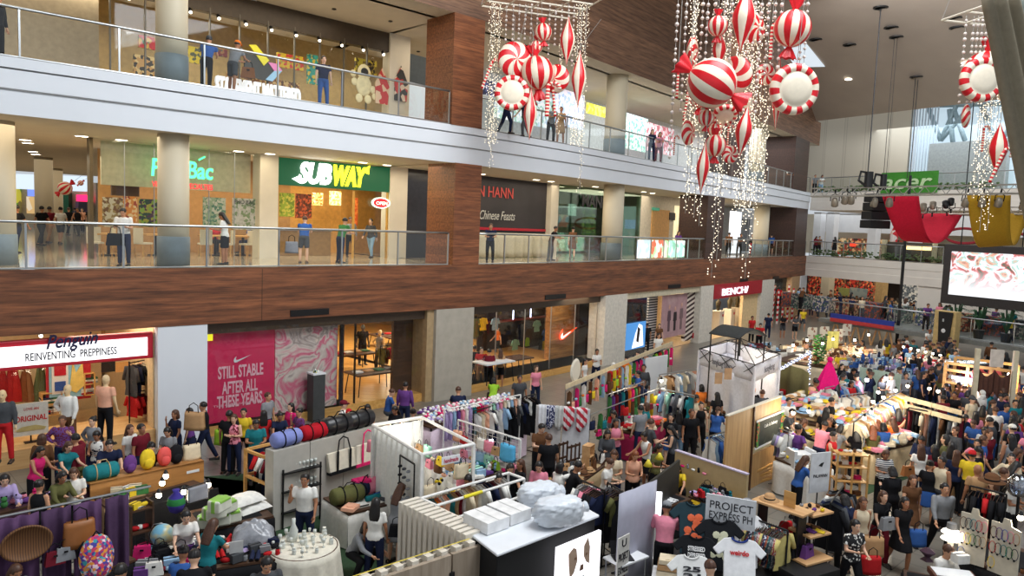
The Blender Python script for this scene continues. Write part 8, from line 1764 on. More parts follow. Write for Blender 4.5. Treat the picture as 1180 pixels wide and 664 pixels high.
s4_=stall((1040,418),(1092,428),.95,1.8,cM((220,190,150)),'long table of red and white festive goods','sand cloth on the festive goods table',['toy','pouch','box'],['white','red','cream','red','white'],18,4,'on the long festive goods table',None,1.3,.03)
for i in range(6):bulb(1041+8.5*i,400+1.9*i,1.7,'small bulb with red cap above the festive goods table, %s from left'%ORD[i+1],30 if i in(1,4)else 0,r=.05)
stall((1018,425),(1040,414),.9,1.4,cM((190,170,140)),'tan table behind the mint partitions','tan cloth behind the mint partitions',['box','pouch','book'],['tan','brown','blue','white'],8,3,'on the tan table behind mint panels',None)
p=G(1102,420,1.25);t=eM('piano','black piano with a white keyboard top given a glow','light table',(p.x,p.y,0),.35);MB().X_((1.1,.5,.95),(2.4,1.0,.5)).B_('case',so('case_black',(24,24,26),.4),t,bv=.03)
for x in(.2,2.0):
 for y in(.15,.85):MB().X_((x,y,.36),(.08,.08,.72)).B_('leg',BK,t)
MB().X_((1.1,.5,1.22),(2.1,.55,.03)).B_('keyboard_top',eS('keyboard_white_glow',(226,240,244),1.3),t)  # white piano keyboard top; its glow is put into the material
f=LW(G(1126,415,2.6),G(1170,418,2.6));t=eM('cloth_stand','cream post frame with two brown cloths hung between','frame',f.loc(0,0,0),f.rz)
for x in(0,f.w):MB().X_((x,0,1.5),(.14,.14,3.0)).B_('post',so('post_cream',(206,196,170),.6),t)
for x0,x1 in((.1,f.w*.5),(f.w*.5,f.w-.1)):MB().grid(lambda u,v,o:V_((x0+(x1-x0)*u,.03*sin(u*20)+o,2.3-.25*sin(PI*u)-.75*v)),16,5,thick=.03).B_('brown_cloth',cM((84,56,48)),t,sm_=True)
pW('blank_sign',f,3.0,so('panel_pale',(206,196,186),.6),'pale rectangular panel between the cream posts','panel',x0=f.w*.35,x1=f.w*.7,z0=2.4)
pW('white_counter',f,1.0,WH,'long white counter in front of the cream posts','counter',y=-1.2,th=.5,z0=0,x1=f.w)
for i in range(10):
 q=Kp(2+1.9*i,WK+3.8);tg(MB().X_((0,0,.55),(1.3,.8,1.1)).B_('stage_booth',mT('stage_print_%d'%(i%4),[[(90,70,60),(170,80,60),(60,70,90)],[(60,90,80),(150,150,140),(60,60,70)],[(60,70,110),(190,180,170),(70,90,80)],[(150,60,50),(70,60,60),(190,160,120)]][i%4],9),None,(q.x,q.y,1.25),KRZ,bv=.02),'packed goods booth on the raised walkway, %s from left'%ORD[i+1],'booth')
for i,px in en((1100,1128,1160)):
 p=Kp(EP(px,380,WK+1.2)[0],WK+1.2);t=eM('potted_palm','small potted palm on the raised walkway, %s'%['right of the tan pillar','between the cream posts','nearest the right margin'][i],'plant',(p.x,p.y,1.25));MB().la([(.22,0),(.3,.5),(.25,.5)],n=12).B_('pot',DARK,t);mb=MB()
 for k in range(14):a_k=k*2.4;mb.tube([(0,0,.5),(.3*cos(a_k),.3*sin(a_k),1.3+.3*(k%3)),(.8*cos(a_k),.8*sin(a_k),1.2+.25*(k%3))],[.03,.05,.01],4)
 mb.B_('fronds',so('palm_green',(50,90,60),.6),t)
mb=MB()
for k in range(260):x=RU(.3,11);q=Kp(x,RU(.15,.45));mb.sph((q.x,q.y,Z1+.1+RU(0,.45)),(.1,.08,.06),5)
tg(mb.B_('trailing_foliage',so('foliage_green',(96,120,70),.7)),'leafy foliage filling the planter behind the middle end railing','foliage',kind='stuff')
mb=MB()
for k in range(260):x=RU(.3,14);q=Kp(x,RU(.15,.45));mb.sph((q.x,q.y,Z2+.1+RU(0,.4)),(.12,.08,.06),5)
tg(mb.B_('trailing_foliage',so('foliage_green',(96,120,70),.7)),'leafy foliage filling the planter behind the top end railing','foliage',kind='stuff')
# ================================================================ WHO IS THERE
random.seed(21)
Pn_=pS
def dummy(px,py,z0,pose,face,top,bot,lab,hair='bald',H=1.75,sk=SKINM,fem=False):
 t=pS(px,py,pose,face,top,bot,hair,lab,z0=z0,H=H,fem=fem);t.name='mannequin';t['category']='mannequin'
 for c in t.children:
  if c.name.startswith('body'):c.material_slots[0].material=sk;c.name='dummy_body'
 return t
dummy(3,449,.5,'stand',20,'l:dark grey','j:red','mannequin in charcoal jacket and bright red trousers at left margin')
dummy(78,443,.5,'akimbo',-10,'l:white','j:brown','mannequin in white shirt and brown trousers, middle of shop window')
dummy(121,432,.5,'stand',170,'t:peach','j:black','mannequin in pale pink polo and dark bottoms in shop window',H=1.85)
dummy(418,374,.3,'stand',30,'t:black','j:black','black clothed mannequin at back left of sportswear store',sk=SKIND)
dummy(438,380,.3,'akimbo',-20,'s:grey','j:dark grey','slender grey mannequin near the store rail',sk=SKINM,fem=True)
dummy(458,348,.3,'stand',0,'t:white','j:black','white topped mannequin far back in the sportswear store')
F=dict(z0=Z1,feet=True)
for px,py,pose,face,top,bot,hair,lab in rows('''
19 292 walk 178 t:black j:navy short person in black tee with jeans walking away past the big left hall column
9 279 stand 200 t:dark_grey j:black short person in dark clothes half behind the big left hall column
48 283 walk 175 t:black j:dark_grey short person in black tee and grey jeans walking away in left hall
57 280 walk 182 t:maroon j:tan short person in maroon tee walking away in the left hall
70 281 walk 190 t:white h:dark_grey bun person in white top and shorts walking away in left hall
79 271 walk 180 t:black j:black short person in black beyond the white topped walker, left hall
90 272 walk 10 s:black j:dark_grey short person in black sleeveless top walking towards us in left hall
95 268 walk 20 t:peach j:black long person in peach top half hidden behind others in left hall
104 270 carry 0 t:black h:black short person in black at the right end of the left hall group
64 264 walk 180 t:navy j:black short person in navy tee far down the left hall
86 262 walk 180 t:dark_grey j:black pony person in dark grey tee with ponytail far down left hall
143 306 look 15 t:white j:navy short person in white tee and black vest looking at a phone before the restaurant
259 305 look -88 t:white h:black long person in white tee and dark shorts walking left past the restaurant
350 303 lean 190 t:blue h:dark_grey short man in blue tee and grey shorts facing the sandwich shop
392 303 lean 150 t:green j:navy short man in bright green tee and jeans facing the sandwich shop
403 296 stand 20 l:grey j:black short man in black and white jacket at the sandwich shop
427 297 walk -15 l:dark_grey j:light_blue pony girl in dark jacket and pale jeans walking by the sandwich shop
564 302 lean 5 t:navy j:black short man in navy polo leaning on the railing by the black hoarding
634 300 lean 70 t:black j:dark_grey short man in black tee leaning on railing left of fashion shop
659 298 walk 175 D:brown - bun woman in long brown dress walking away at the fashion shop
779 297 lean 10 t:purple j:teal long woman in purple and teal by the peach door railing
784 296 lean -10 t:maroon j:tan short man in dark red beside the woman in purple and teal
812 297 look 0 t:navy j:navy short man in navy looking at a phone against the dark column
839 295 stand 160 t:brown j:black short person in brown behind railing right of the dark column
851 295 lean 10 t:dark_grey j:black short person in dark grey right of the dark column
866 294 stand 200 l:black j:red short person in black top and bright red trousers, far middle gallery
873 294 stand 180 t:maroon j:black bun person in maroon beside the one in red trousers
880 294 stand 170 t:peach h:teal long person in peach top and teal shorts, far middle gallery
888 294 stand 185 t:blue h:black short person in blue tee at far middle gallery
899 293 stand 150 t:cream j:tan long person in cream near the corner of middle gallery
939 294 look 0 t:maroon j:black long person in maroon behind the end railing, first from left
943 294 stand 10 t:brown j:black short person in brown behind the end railing, second from left
961 295 stand 190 D:black - long person in black behind the end railing, standing alone
1062 300 stand 0 t:red j:black short person in red above the lit strip box
1068 301 stand 20 t:black j:black short person in black above the lit strip box
1076 301 look -10 t:grey j:navy short person in grey just left of the video wall
363 291 sit 190 t:tan j:black short seated customer in tan inside the sandwich shop
378 290 sit 150 t:dark_grey j:black long seated customer in dark grey inside the sandwich shop
340 288 sit 100 t:white j:tan bun seated customer in white at the left of the sandwich shop
246 292 sit 60 t:red j:black short seated diner in red tee behind the restaurant glass
289 292 sit -70 t:blue j:navy long seated diner in blue behind the restaurant glass
'''):
 pS(px,py,pose,face,top,bot,hair,lab,**F)
F=dict(z0=Z2,feet=True)
for px,py,pose,face,top,bot,hair,lab in rows('''
238 104 lean 185 t:blue j:black cap:dark_grey man in blue shirt and grey cap facing the top floor shop
268 108 lean 160 t:grey h:dark_grey cap:orange man in grey tee and orange cap carrying a brown bag, top floor
372 124 stand 30 t:navy j:blue short man in navy tee and blue jeans on the top floor
-2 70 stand 90 l:black j:black short person in black cut by the left margin on the top floor
583 154 walk 60 t:black j:navy short person in black behind the left candy cluster, left one
604 158 walk -60 t:navy j:dark_grey short person in navy behind the left candy cluster, right one
634 165 lean 20 t:grey j:black bun woman in grey at the top railing right of the candy spindle
645 167 stand 0 D:tan - bun woman in tan patterned dress at the top railing
750 186 stand 10 t:navy j:navy long woman in navy at top railing right of the round column
758 188 lean 0 t:pink j:maroon long woman in pink top at top railing beside the one in navy
907 218 lean 10 t:white j:black short person in white near the top floor corner, left of two
914 220 lean -10 t:brown j:black short person in brown near the top floor corner, right of two
938 224 stand 0 t:grey j:black short person in grey behind the top end railing, first from left
945 224 lean 0 t:white j:light_blue long person in white behind the top end railing, second from left
1051 225 lean 0 t:maroon j:black short person in maroon above the green banner
1068 225 lean 0 t:dark_grey j:black long person in dark grey above the right of the green banner
'''):
 pS(px,py,pose,face,top,bot,hair,lab,**F)
for px,py,pose,face,top,bot,hair,lab in rows('''
72 479 akimbo 20 l:purple j:navy short tall person in plum checked shirt behind the market crowd, left
107 480 akimbo -10 l:grey j:navy bun person in pale grey striped shirt with hair up, hands on hips
48 500 stand 200 l:brown j:black bob:brown person in rust brown top seen from behind near the placard
40 513 browse 70 s:hot_pink j:black long long haired person in coral pink sleeveless top facing right
74 507 browse 60 t:teal j:navy bob person in blue teal top beside the maroon shirted seller
90 500 reach -110 t:maroon j:olive short man in maroon tee with an olive vest at front left
113 495 look 10 s:white k:navy long long haired person in white patterned top behind boy in navy
126 504 browse 30 t:navy j:black short boy in navy tee beside the teal duffel bag
149 489 stand 70 t:white j:black long long haired person in white left of the maroon tee man
162 488 stand 70 t:maroon j:navy short man in crimson tee standing behind the yellow backpack
170 512 browse 180 t:black j:black bun dark haired person bent behind the yellow backpack
195 491 look 0 t:grey j:black bob seller in grey tee with a black bag behind honey counter
203 472 phone -30 t:navy j:navy bob:brown brown haired person in navy raising one hand by white pier
219 470 stand -80 t:purple k:navy long long haired person in violet patterned dress by the white pier
236 463 carry -75 t:black j:navy short man in black tee and jeans hugging a brown paper bag
264 473 stand 180 t:black j:black short black haired person half hidden below the magenta poster
270 477 cross 0 s:pink j:navy long long haired person in pink floral top with folded arms
281 470 stand 10 t:yellow j:black pony girl in yellow tee before the magenta poster
295 482 look 20 t:teal j:navy short young man in teal green tee with blue print
304 473 stand 200 t:red j:navy long long haired person in red beside the man in teal
308 452 stand 70 t:grey j:navy short tall man in slate grey tee against the magenta poster
321 473 browse 30 t:navy j:black bun person in slate blue tee beside the periwinkle duffel
336 464 stand -30 l:hot_pink j:black bob person in bright pink top before the marbled print
346 470 phone -40 t:maroon j:black bun person in red checked shirt left of the dark plinth
340 489 browse -10 t:white j:black bald bald man in white shirt behind the grey wall
395 461 stand 100 t:white j:navy cap:maroon person with maroon cap and white tee behind the grey wall
402 471 stand 20 l:black j:black scarf:red person in red headscarf behind the black duffel
425 464 browse 0 t:black j:black bob short haired person in black behind the black holdall
447 448 sit 110 t:blue j:dark_grey short man in bright blue tee seated at the store entrance
467 440 stand 170 l:purple j:navy short person in violet and navy seen from behind near store entrance
457 467 look -20 t:black j:black long long haired person in black behind the craft booth, left
476 471 stand 180 t:black j:black bun dark haired head behind the craft booth, right
529 447 browse 190 t:navy j:black short dark haired person behind the lilac scarf rail
547 398 stand 180 t:black j:black short tall person in black inside the second sportswear window
555 400 stand 10 t:red j:tan short person in red tee inside the second sportswear window
564 402 stand 185 t:maroon j:black short person in maroon seen from behind inside the store
577 402 stand 190 t:tan h:black long long haired person in patterned tan top inside store
575 375 walk -80 t:orange j:black short person in orange tee walking inside the store
569 437 squat 180 t:lime j:black bob crouching person in lime yellow tee before the store window
599 432 stand 10 t:dark_grey j:black short man with dark hair before the second store window
618 421 stand 20 t:pink j:navy pony girl in pink patterned top at the slatted oak wall
674 413 stand 60 t:white j:navy long long haired person in white left of the white pier
688 402 carry 10 t:white j:navy bun person in white holding a lilac wrap by the white pier
718 409 browse 60 t:orange j:navy short person in orange tee beside the white pier
707 418 stand 0 t:red j:black scarf:white person in red with white headscarf behind the accessory rail
746 372 stand 190 t:black j:black short person in black at the dark doorway by the poster
760 373 stand 0 t:brown j:black long person in brown left of the fashion poster
759 384 stand 20 t:white j:black short person in white tee before the fashion poster
867 364 stand 20 t:red j:black short person in red check at the cream shop entrance
876 372 browse -10 t:red j:black short person in red bending at the white far stall
886 361 stand 170 t:navy j:navy short person in navy seen from behind near the festive window
903 362 look 0 t:black h:dark_grey long person in black before the festive window, left of two
917 363 look 10 t:dark_grey h:black long person in dark grey before the festive window, right of two
926 355 walk 0 t:yellow h:dark_grey short person in bright yellow tee walking at the far corner
923 346 stand 180 l:green j:black short person in green with a maroon pack at the far corner
622 487 look 30 t:brown j:black short seller in dark brown tee before the white stall panels
633 500 stand 190 t:black j:black short black haired person in front of the brown shirted seller
543 545 look -30 l:dark_grey j:black short dark haired person at the left end of the pipe rail
571 541 browse 20 l:light_blue j:black short person in pale hooded top below the wire grid
587 531 browse 10 t:black j:black bob short haired person in black below the wire grid
601 529 stand -60 l:black j:black long:brown long brown haired person in black coat behind the plinth
622 530 look -10 l:pink j:navy long long haired person in pale pink behind the white sacks
643 533 reach 130 t:white j:navy bob person in white tee reaching to the black clothes rack
657 531 browse 100 t:black j:black short person in black beside the one in white tee
699 527 look 60 t:white j:navy pony person with ponytail in white tee by the hangers
709 517 look -20 t:cream j:navy bob:brown person in cream cardigan left of the orange haired one
710 482 cross 10 s:pink j:navy long person in coral pink top standing with folded arms
739 467 stand -150 t:grey j:navy short man in grey tee and jeans seen from behind
731 518 look 5 s:peach j:black long:auburn long auburn haired person in glowing peach top
756 510 look 40 t:olive j:black bob person in olive top beside the yellow desk lamps
774 476 phone -30 t:black h:blue bob person in black top and denim shorts hand at chin
783 531 squat -20 t:yellow j:black long crouching person in yellow by the dark panel
797 471 stand 10 t:black j:black short man in black tee with rainbow print in the aisle
808 463 stand 0 s:black j:black bun person in black tank top right of rainbow print man
801 454 look 10 s:cream j:black short person in cream top above the rainbow print man
783 473 stand 180 t:dark_grey j:light_blue long long haired person seen from behind in dark grey
826 470 browse 150 t:blue j:black pony person with ponytail and sky blue shirt by the blue rack
827 452 stand 190 t:black j:black long long haired person in black before the white tent
848 450 phone 0 l:dark_grey j:black long person in charcoal jacket with hands at mouth by tent
869 446 stand 200 t:black j:black bald shaven headed person in black behind the plywood wall
879 449 stand 180 t:dark_grey j:black short dark haired person by the tent opening
876 433 look 0 l:white j:black long person in white inside the tent beside the machine
809 443 stand 190 t:orange j:navy bob person in orange top left of the tent
738 427 reach -90 t:blue j:black short man in bright blue tee at the dark scarf rail
742 438 stand -70 t:navy j:black short man in navy striped tee below the one in bright blue
746 464 stand -120 t:teal j:navy bob:brown person in teal near the grey shirt man
700 494 look 0 l:dark_grey j:black long person in charcoal left of coral pink top one
768 581 browse 165 l:pink j:black cap:grey person in mauve top and grey knit cap above the storage bin
822 649 look 190 t:black j:black short dark haired head at the bottom below the T-shirts
306 638 look 30 t:dark_grey j:black short dark haired man at the bottom margin, left of round table
352 545 phone 0 t:white j:navy short man in white polo on the phone behind the glass table
213 584 browse 30 t:white j:black bun seller in white tee behind the globe
238 602 browse 165 t:teal j:black long:brown long haired person in teal tee seen from behind
208 634 browse 190 t:blue j:black bun person in denim blue at the bottom left, seen from behind
223 639 browse 200 t:black j:black short black haired person right of the one in denim blue
138 650 stand 180 t:black j:black short black haired head at the bottom below the print backpack
14 648 look 60 t:dark_grey j:black bob dark haired person at bottom left corner below curtain
4 543 browse 40 l:lilac j:purple bob person in pale lilac cardigan over purple at left margin
44 553 stand 175 s:black j:black bun person in black tank top seen from behind, left
66 541 browse 60 l:olive j:black bob person in olive green beside the black tank top one
86 537 look 20 t:white j:black bob seller in white behind the purple curtain stall
408 596 squat 60 l:grey j:black bob squatting person in grey sweater and black trousers
433 574 stand 175 t:white j:navy long long black haired person in white top and jeans, back view
456 560 browse 150 l:grey k:grey long:brown person in grey dress with a black handbag by bags table
921 525 browse 100 l:blue j:black long long haired person in royal blue behind the logo board
946 486 browse 120 l:pink j:navy short man in pale pink shirt seen from behind
964 490 browse 110 D:grey - bob person in grey patterned dress beside the pink shirt man
958 458 stand 70 t:black j:black short man in black tee before the hot pink cone
920 482 browse 80 l:black j:black long person in black coat behind the warm lit goods
906 470 browse 60 t:dark_grey j:black short person in dark grey behind the plywood wall end
909 458 stand 10 t:white j:black short person in white above the plywood wall end
989 494 browse 170 t:black j:black long long haired person in black print by the bright table
1007 492 browse 160 t:olive j:black long:auburn auburn long haired person in olive at the bright table
1014 485 browse 170 t:maroon j:black long:auburn auburn haired person in maroon behind the olive one
1021 489 browse 175 t:blue j:black bob person in royal blue tee at the bright table
1033 483 browse 190 D:orange - long:brown long haired person in orange dress with cream backpack
1053 475 browse 200 l:peach j:white bob:brown person in pale pink top and white trousers
1037 472 browse 160 t:maroon j:black long long haired person in dark red between bright rails
1056 461 reach -140 t:black j:black long person in black raising an arm to the slotted boards
1075 466 browse 120 t:black j:black long:brown long brown haired person in black at the dark rail
1020 517 look -10 stripe j:black bob person in navy and white striped tee behind ladder shelf
1031 539 look 180 l:black j:black bob dark haired person in black in front of striped tee one
1062 512 stand 170 t:white j:navy long:brown long brown haired person in white top with tan bag
1078 513 stand 185 D:maroon - long person in dark floral dress seen from behind
1103 519 stand 160 t:navy j:black long:brown brown haired person in navy left of the red cap
1121 519 stand 150 t:yellow j:black cap:red person in yellow tee and bright red cap
1128 536 stand 180 t:tan j:black bald shaven headed person below the yellow tee and red cap
1136 491 look -30 t:white j:black bob person in white tee with a blue shoulder bag
1148 469 stand 175 t:white j:black short person in white tee with black backpack, back view
1125 474 stand 150 t:pink j:black long long haired person in dusty pink left of white tee pair
1120 456 stand 20 t:cream j:black cap:dark_grey person in cream tee and dark cap near the dark rail
1133 450 stand 200 l:white j:black scarf:white person in white headscarf and top
1165 515 browse 60 t:red j:black bob person in coral red tee at the right margin
1168 489 stand 190 t:black j:black cap:white person in black with white cap at right margin
1088 556 walk -5 l:grey j:black short man in grey sweater and glasses carrying a blue bag
1042 572 walk 5 D:black - bob person in short black dress with grey shoulder bag
1017 565 walk 10 t:black j:maroon bob:brown person in black top and maroon patterned trousers
1052 547 walk -10 D:brown - long:brown person in dusty brown dress behind the black dress one
994 572 walk 0 s:cream k:tan long:brown long haired person in beige dress carrying paper bags
985 598 carry 10 print j:black pony person in black print tee holding up a grey jacket
1086 624 sit 20 l:white j:black short seated seller in white shirt beside the white lamp
935 437 browse 80 t:olive j:black short man in khaki green tee left of the hot pink cone
970 405 stand 170 t:yellow j:black short person in yellow seen from behind near the mint panels
985 409 stand 190 t:grey j:black short person in grey seen from behind near the mint panels
983 424 look 0 t:black j:black scarf:black person in black headscarf before the mint panels
970 419 stand 20 l:black j:black long person in black before the black draped stall
958 421 stand 180 t:white j:black cap:pink person with a pink cap near the black draped stall
1070 379 browse 0 t:white j:black short:auburn auburn haired person in white tee by the tan pillar
1092 388 browse 10 l:navy j:black short person in navy jacket below the tan pillar
1143 394 stand 150 l:brown j:black short person in brown coat between the cream posts
1160 406 stand 190 l:black j:black long person in black right of the brown coated one
977 572 look 190 l:navy j:black bob person in navy bending at the dark long coats
'''):
 if top=='stripe':top='t:stripe:navy:white'
 if top=='print':top='t:print:black:black:black:white'
 if 'checked'in lab:top=top[:2]+'check:purple:maroon:purple'
 if 'pink floral'in lab:top='s:print:pink:maroon:pink'
 if 'white patterned'in lab:top='s:print:white:white:navy'
 pS(px,py,pose,face,top,bot,hair,lab,far=(py<440),H=1.64 if hair.split(':')[0]in('short','cap','bald')else 1.56)
for px,py,z,kd,cn,sc,lab in((223,496,1.15,'tote','tan',1.5,'crumpled brown paper bag held by the man in black tee'),(256,513,.6,'tote','lime',1.3,'lime green shopping bag held beside the pink floral top'),(1052,585,1.2,'x','x',1,'')):
 if kd!='x':gd(kd,cn,G(px,py,z),0,'',None,sc,lb=lab,acc=None)
gd('tote','tan',G(1006,642,.5),0,'',None,1.25,lb='tan brown paper shopping bag carried by the beige dressed person');gd('tote','red',G(1004,662,.35),0,'',None,1.1,lb='orange red shopping bag below the tan paper bag')
gd('tote','blue',G(1057,630,.55),0,'',None,1.1,lb='royal blue plastic bag carried by the man in grey sweater');gd('handbag','grey',G(1022,610,.9),.3,'',None,1.1,lb='grey leather shoulder bag beside the short black dress')
gd('backpack','black',G(1146,498,1.05),.1,'',None,.8,lb='small black backpack on the white tee at right');gd('backpack','cream',G(1040,513,1.0),.2,'',None,.85,lb='cream backpack on the orange dress');gd('handbag','tan',G(1046,548,.85),.2,'',None,1.1,lb='tan leather bag beside the white top with long brown hair',mat=so('tan_leather',(150,92,44),.5))
gd('handbag','blue',G(1130,527,.9),.2,'',None,.7,lb='small blue shoulder bag on the white tee');gd('handbag','black',G(457,618,.85),0,'',None,1.0,lb='black handbag held by the person in grey dress')
gd('handbag','brown',tuple(V_(G(286,90,Z2+1.1))),.3,'',None,1.6,lb='brown handbag carried by the man in orange cap');gd('tote','grey',tuple(V_(AtY(336,292,22.6))),.3,'',None,1.2,lb='grey checked plastic bag held by the man in blue tee')
gd('handbag','black',tuple(V_(AtY(133,283,20.1))),.3,'',None,1.5,lb='large black shoulder bag at the waist of the white tee person')
RT=['black','navy','white','grey','maroon','dark grey','blue','pink','red','black','purple','olive','cream','brown','black','dark grey','white','navy']
used=[]
def crowd(n,X_,z0,where,far=True,dmin=.5,faces=(0,360),rows=None):
 k=tries=0
 while k<n and tries<n*40:
  tries+=1;px=RU(X_[0],X_[2]);py=RU(X_[1],X_[3]);
  if len(X_)>4 and not X_[4](px,py):continue
  hair=RH(['short','short','long','bob','bun','short','pony','long']);p=G(px,py,z0+1.58)
  if on_table(p.x,p.y)or any((p.x-a)**2+(p.y-b)**2<dmin*dmin for a,b in used):continue
  used.append((p.x,p.y));top,bot=RH(RT),RH(['black','navy','dark grey','black','tan','blue'])
  pS(px,py,RH(['stand','walk','look','browse','cross','stand','carry','akimbo']),RU(*faces),RH('ttttls')+':'+top,RH('jjjhk')+':'+bot,hair,'%s haired person, %s top, %s'%({'short':'short','long':'long','bob':'bob','bun':'bun','pony':'ponytail'}[hair],top,where),z0=z0,far=far,H=RU(1.52,1.7),gp='crowd '+where)
  k+=1
used=[(o.location.x,o.location.y)for o in COL.objects if o.name.startswith('person')]
crowd(24,(1085,440,1185,515,lambda x,y:y>430+(x-1085)*.1),0,'in the right hand crowd',far=False,dmin=.55)
crowd(7,(1110,415,1185,450),0,'behind the orange lit table',dmin=.6)
crowd(12,(1060,500,1170,560,lambda x,y:y<560-(1170-x)*.3),0,'in the aisle beyond the necklace boards',far=False,dmin=.6)
crowd(10,(985,395,1035,432),0,'between the warm far stalls and mint panels',dmin=.6)
crowd(5,(1040,385,1100,410),0,'behind the festive goods table',dmin=.7)
crowd(6,(930,430,985,470),0,'around the hot pink cone',dmin=.6)
crowd(5,(690,395,770,420),0,'along the accessory rails',dmin=.8)
crowd(10,(905,460,960,505),0,'at the warm lit table by the plywood',dmin=.6)
crowd(8,(690,470,780,520),0,'in the middle aisle',far=False,dmin=.8)
crowd(3,(840,395,900,410),0,'at the white stall behind the canopy',dmin=.8)
DEC={}
def small_mesh(me,k=.09):
 if me.name not in DEC:
  o=bpy.data.objects.new('tmp',me);OL(o);d=o.modifiers.new('d','DECIMATE');d.ratio=k
  DEC[me.name]=bpy.data.meshes.new_from_object(o.evaluated_get(bpy.context.evaluated_depsgraph_get()));bpy.data.objects.remove(o)
 return DEC[me.name]
def throng(n,spot,z0,lab):
 mats=[SKIN[0],HAIRM['black'],HAIRM['brown']]+[cM(CN[c])for c in RT+['yellow','teal','light blue']];bm=bmesh.new();k=tries=0
 while k<n and tries<n*30:
  tries+=1;q=spot()
  if on_table(*q)or any((q[0]-a)**2+(q[1]-b)**2<.3 for a,b in used):continue
  used.append((q[0],q[1]));k+=1;pose=RH(['stand','walk','look','browse']);fem=random.random()<.5
  if(pose,fem)not in BODY:BODY[(pose,fem)]=body_mesh(pose,fem)
  me,J=BODY[(pose,fem)];sc=RU(.92,1.02);M_=Matrix.Translation((q[0],q[1],z0))@Matrix.Rotation(RU(0,6.28),4,'Z')@Matrix.Scale(sc,4)
  for mm,mi,T in((me,0,None),(cloth_mesh_for(pose,fem,'t'),random.randrange(3,len(mats)),None),(cloth_mesh_for(pose,fem,'j'),RH([3,4,8,3]),None),(HM['long'if fem else 'short'],RH([1,1,2]),Matrix.Translation(J['head'])@Matrix.Rotation(J['ha'],4,'X'))):
   sm=small_mesh(mm);a=len(bm.verts);f0=len(bm.faces);bm.from_mesh(sm);bm.verts.ensure_lookup_table();bm.faces.ensure_lookup_table()
   bmesh.ops.transform(bm,matrix=M_@T if T else M_,verts=bm.verts[a:])
   for f in bm.faces[f0:]:f.material_index=mi if mi else min(f.material_index,1)
 me=bpy.data.meshes.new('crowd');bm.to_mesh(me);bm.free()
 for m in mats:me.materials.append(m)
 me.polygons.foreach_set('use_smooth',[True]*len(me.polygons));o=bpy.data.objects.new('crowd',me);OL(o);tg(o,lab,'crowd',kind='stuff')
def inbox(x0,y0,x1,y1):p=G(RU(x0,x1),RU(y0,y1),1.58);return(p.x,p.y)
throng(85,lambda:tuple(Kp(RU(-3,9.5),RU(-.5,11))),0,'dense uncountable crowd under the gallery beyond the far end')
throng(26,lambda:tuple(Kp(RU(1.5,22),WK+RU(1,4.6))),1.25,'line of small figures all along the raised walkway')
throng(60,lambda:inbox(975,392,1100,432),0,'thick crowd of small heads between the far stalls and booths')
throng(40,lambda:inbox(1110,430,1200,500),0,'thick crowd filling the shadowy right margin of the market')
# ================================================================ EACH LABEL SINGLES OUT ONE THING
bpy.context.view_layer.update()
_SAME=('string of white pearl','dense string of tiny','small spotlight inside','silver spotlight under','round white downlight','small dark sprinkler','small clear glass','sawn timber board','red and white striped pole','small glowing bulb strung','white glowing box in')
by={}
INTO={'lettering':('board','panel','sheet','fabric','board_panel','valance','frame'),'lens':('housing',),'gathered_neck':('stuffed_body',),'collar':('shirt_body',),'printed_art':('shirt_body',),'red_tag':('body',),'cap':('stem','hair'),'white_emblem':('banner_cloth',),'curved_tick':('sheet',),'handle':('canvas_body',),'strap':('canvas_body',),'lid_seam':('carton_body',),'visor':('padded_suit',),'screen':('cabinet',),'green_label':('pack',),'dog_picture':('panel',),'painted_banner':('board',),'latch':('board',),'face':('rim',),'lit_strip':('casing',),'leaf_border':('sheet',),'wrapper':('striped_ball',)}
for t in[o for o in COL.objects if o.parent is None and 'category'in o]:
 ch=list(t.children)
 for c in ch:
  b=c.name.split('.')[0]
  for p in ch:
   if b in INTO and p is not c and p.name.split('.')[0]in INTO[b]and p.parent is t:
    m=p.matrix_basis.inverted()@c.matrix_basis;c.parent=p;c.matrix_basis=m;break
for o in COL.objects:
 if o.parent is None and 'label'in o and 'category'in o:by.setdefault(o['label'],[]).append(o)
for lab,os_ in by.items():
 if len(os_)<2 or lab.startswith(_SAME):continue
 os_.sort(key=lambda o:proj(o.matrix_world.translation)[0])
 n=len(os_)
 for i,o in en(os_):
  if n==2:w_=('left one','right one')[i]
  elif i==0:w_='leftmost'
  elif i==n-1:w_='rightmost'
  elif i==n//2 and n%2:w_='middle one'
  else:w_=(ORD[i+1]+' from left')if i<n//2 else(ORD[n-i]+' from right')
  o['label']=(lab+', '+w_).replace(',,',',')
for o in COL.objects:
 if o.parent is None and 'label'in o:
  ws=o['label'].split()
  if len(ws)>16:o['label']=o['label'].replace(' the ',' ')
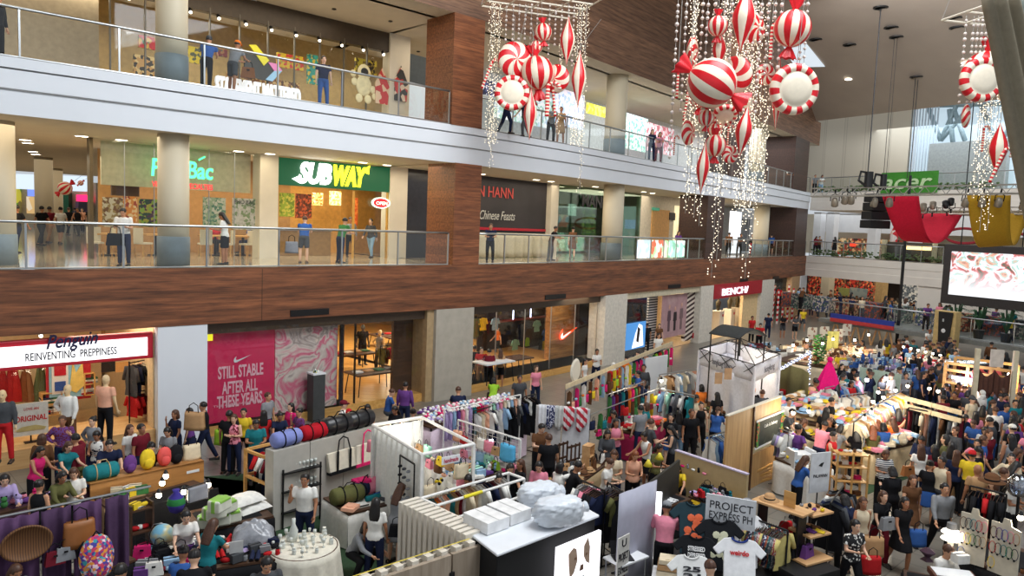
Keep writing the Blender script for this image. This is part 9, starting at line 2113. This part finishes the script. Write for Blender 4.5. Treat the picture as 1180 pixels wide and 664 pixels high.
  # ================================================================ CAMERA, LIGHT
cam=bpy.data.cameras.new('camera');cam.sensor_width=36;cam.lens=FPX*36/1180;cam.clip_end=400
co=bpy.data.objects.new('camera',cam);OL(co);SC.camera=co
m=Matrix((_R,-_D,-_F)).transposed().to_4x4();m.translation=(0,0,EZ);co.matrix_world=m
w=bpy.data.worlds.new('hall_daylight');SC.world=w;w.use_nodes=True
w.node_tree.nodes['Background'].inputs[0].default_value=(.86,.93,1.0,1);w.node_tree.nodes['Background'].inputs[1].default_value=.5
def along(s,off):p,t=Cp(s,off);return(p.x,p.y)
WARM=(1,.86,.66)
for s in(12,20,28,36,46,58):x,y=along(s,2.3);area('gallery_lamp',(x,y,8.7),7,120,WARM,(0,0,FZ(s)),3)
for s in(12,22,33):x,y=along(s,2.3);area('upper_gallery_lamp',(x,y,14.0),8,140,WARM,(0,0,FZ(s)),3)
for s in(45,60):x,y=along(s,2.3);area('upper_gallery_lamp',(x,y,14.0),8,260,(.95,.97,1),(0,0,FZ(s)),3)
for s,off,pw in((13,3,70),(17,1.5,60),(22,5,200),(25,10,300),(31,4,260),(34,9,300),(44,2,120),(55,2,160),(65,1.5,60),(36.6,.8,60)):x,y=along(s,off);area('shop_lamp_and_fill',(x,y,3.38),4 if off>2 else 2,pw,(1,.85,.62),(0,0,FZ(s)),2.5)  # last entry is an unseen lamp added to brighten the slatted wall
for s,pw in((16,110),(22,110),(26.5,150),(40,80)):x,y=along(s,6.2);area('gallery_shop_lamp',(x,y,8.3),4,pw,(1,.84,.6),(0,0,FZ(s)),2)
for s in(16,22,28):x,y=along(s,6.2);area('top_shop_lamp',(x,y,13.3),4,110,(1,.88,.66),(0,0,FZ(s)),2)
area('hall_lamp',(-24,40,8.7),14,400,WARM,sy=20)
p=Kp(8,10);area('arcade_lamp',(p.x,p.y,3.35),24,700,WARM,(0,0,KRZ),16)
p=Kp(8,4);area('end_gallery_lamp',(p.x,p.y,8.6),22,300,(.95,.97,1),(0,0,KRZ),5)
p=Kp(12,4);area('end_upper_lamp',(p.x,p.y,15.5),20,700,(.85,.93,1),(0,0,KRZ),5)
area('daylight_fill',(5,14,21.5),14,4900,(.93,.97,1),(.3,.55,0),14);area('daylight_fill',(21,40,19),14,2100,(.97,.98,1),(.5,-.3,0),10)  # unseen fill lamps added to brighten the facade side and the end wall
SC.view_settings.view_transform='Standard';SC.view_settings.look='None';SC.view_settings.gamma=1;SC.view_settings.use_curve_mapping=False;SC.view_settings.exposure=.35
SC.cycles.max_bounces=6;SC.cycles.diffuse_bounces=3;SC.cycles.glossy_bounces=2;SC.cycles.transparent_max_bounces=14;SC.cycles.transmission_bounces=3
SC.cycles.use_denoising=True;SC.cycles.caustics_reflective=False;SC.cycles.caustics_refractive=False;SC.cycles.sample_clamp_indirect=4
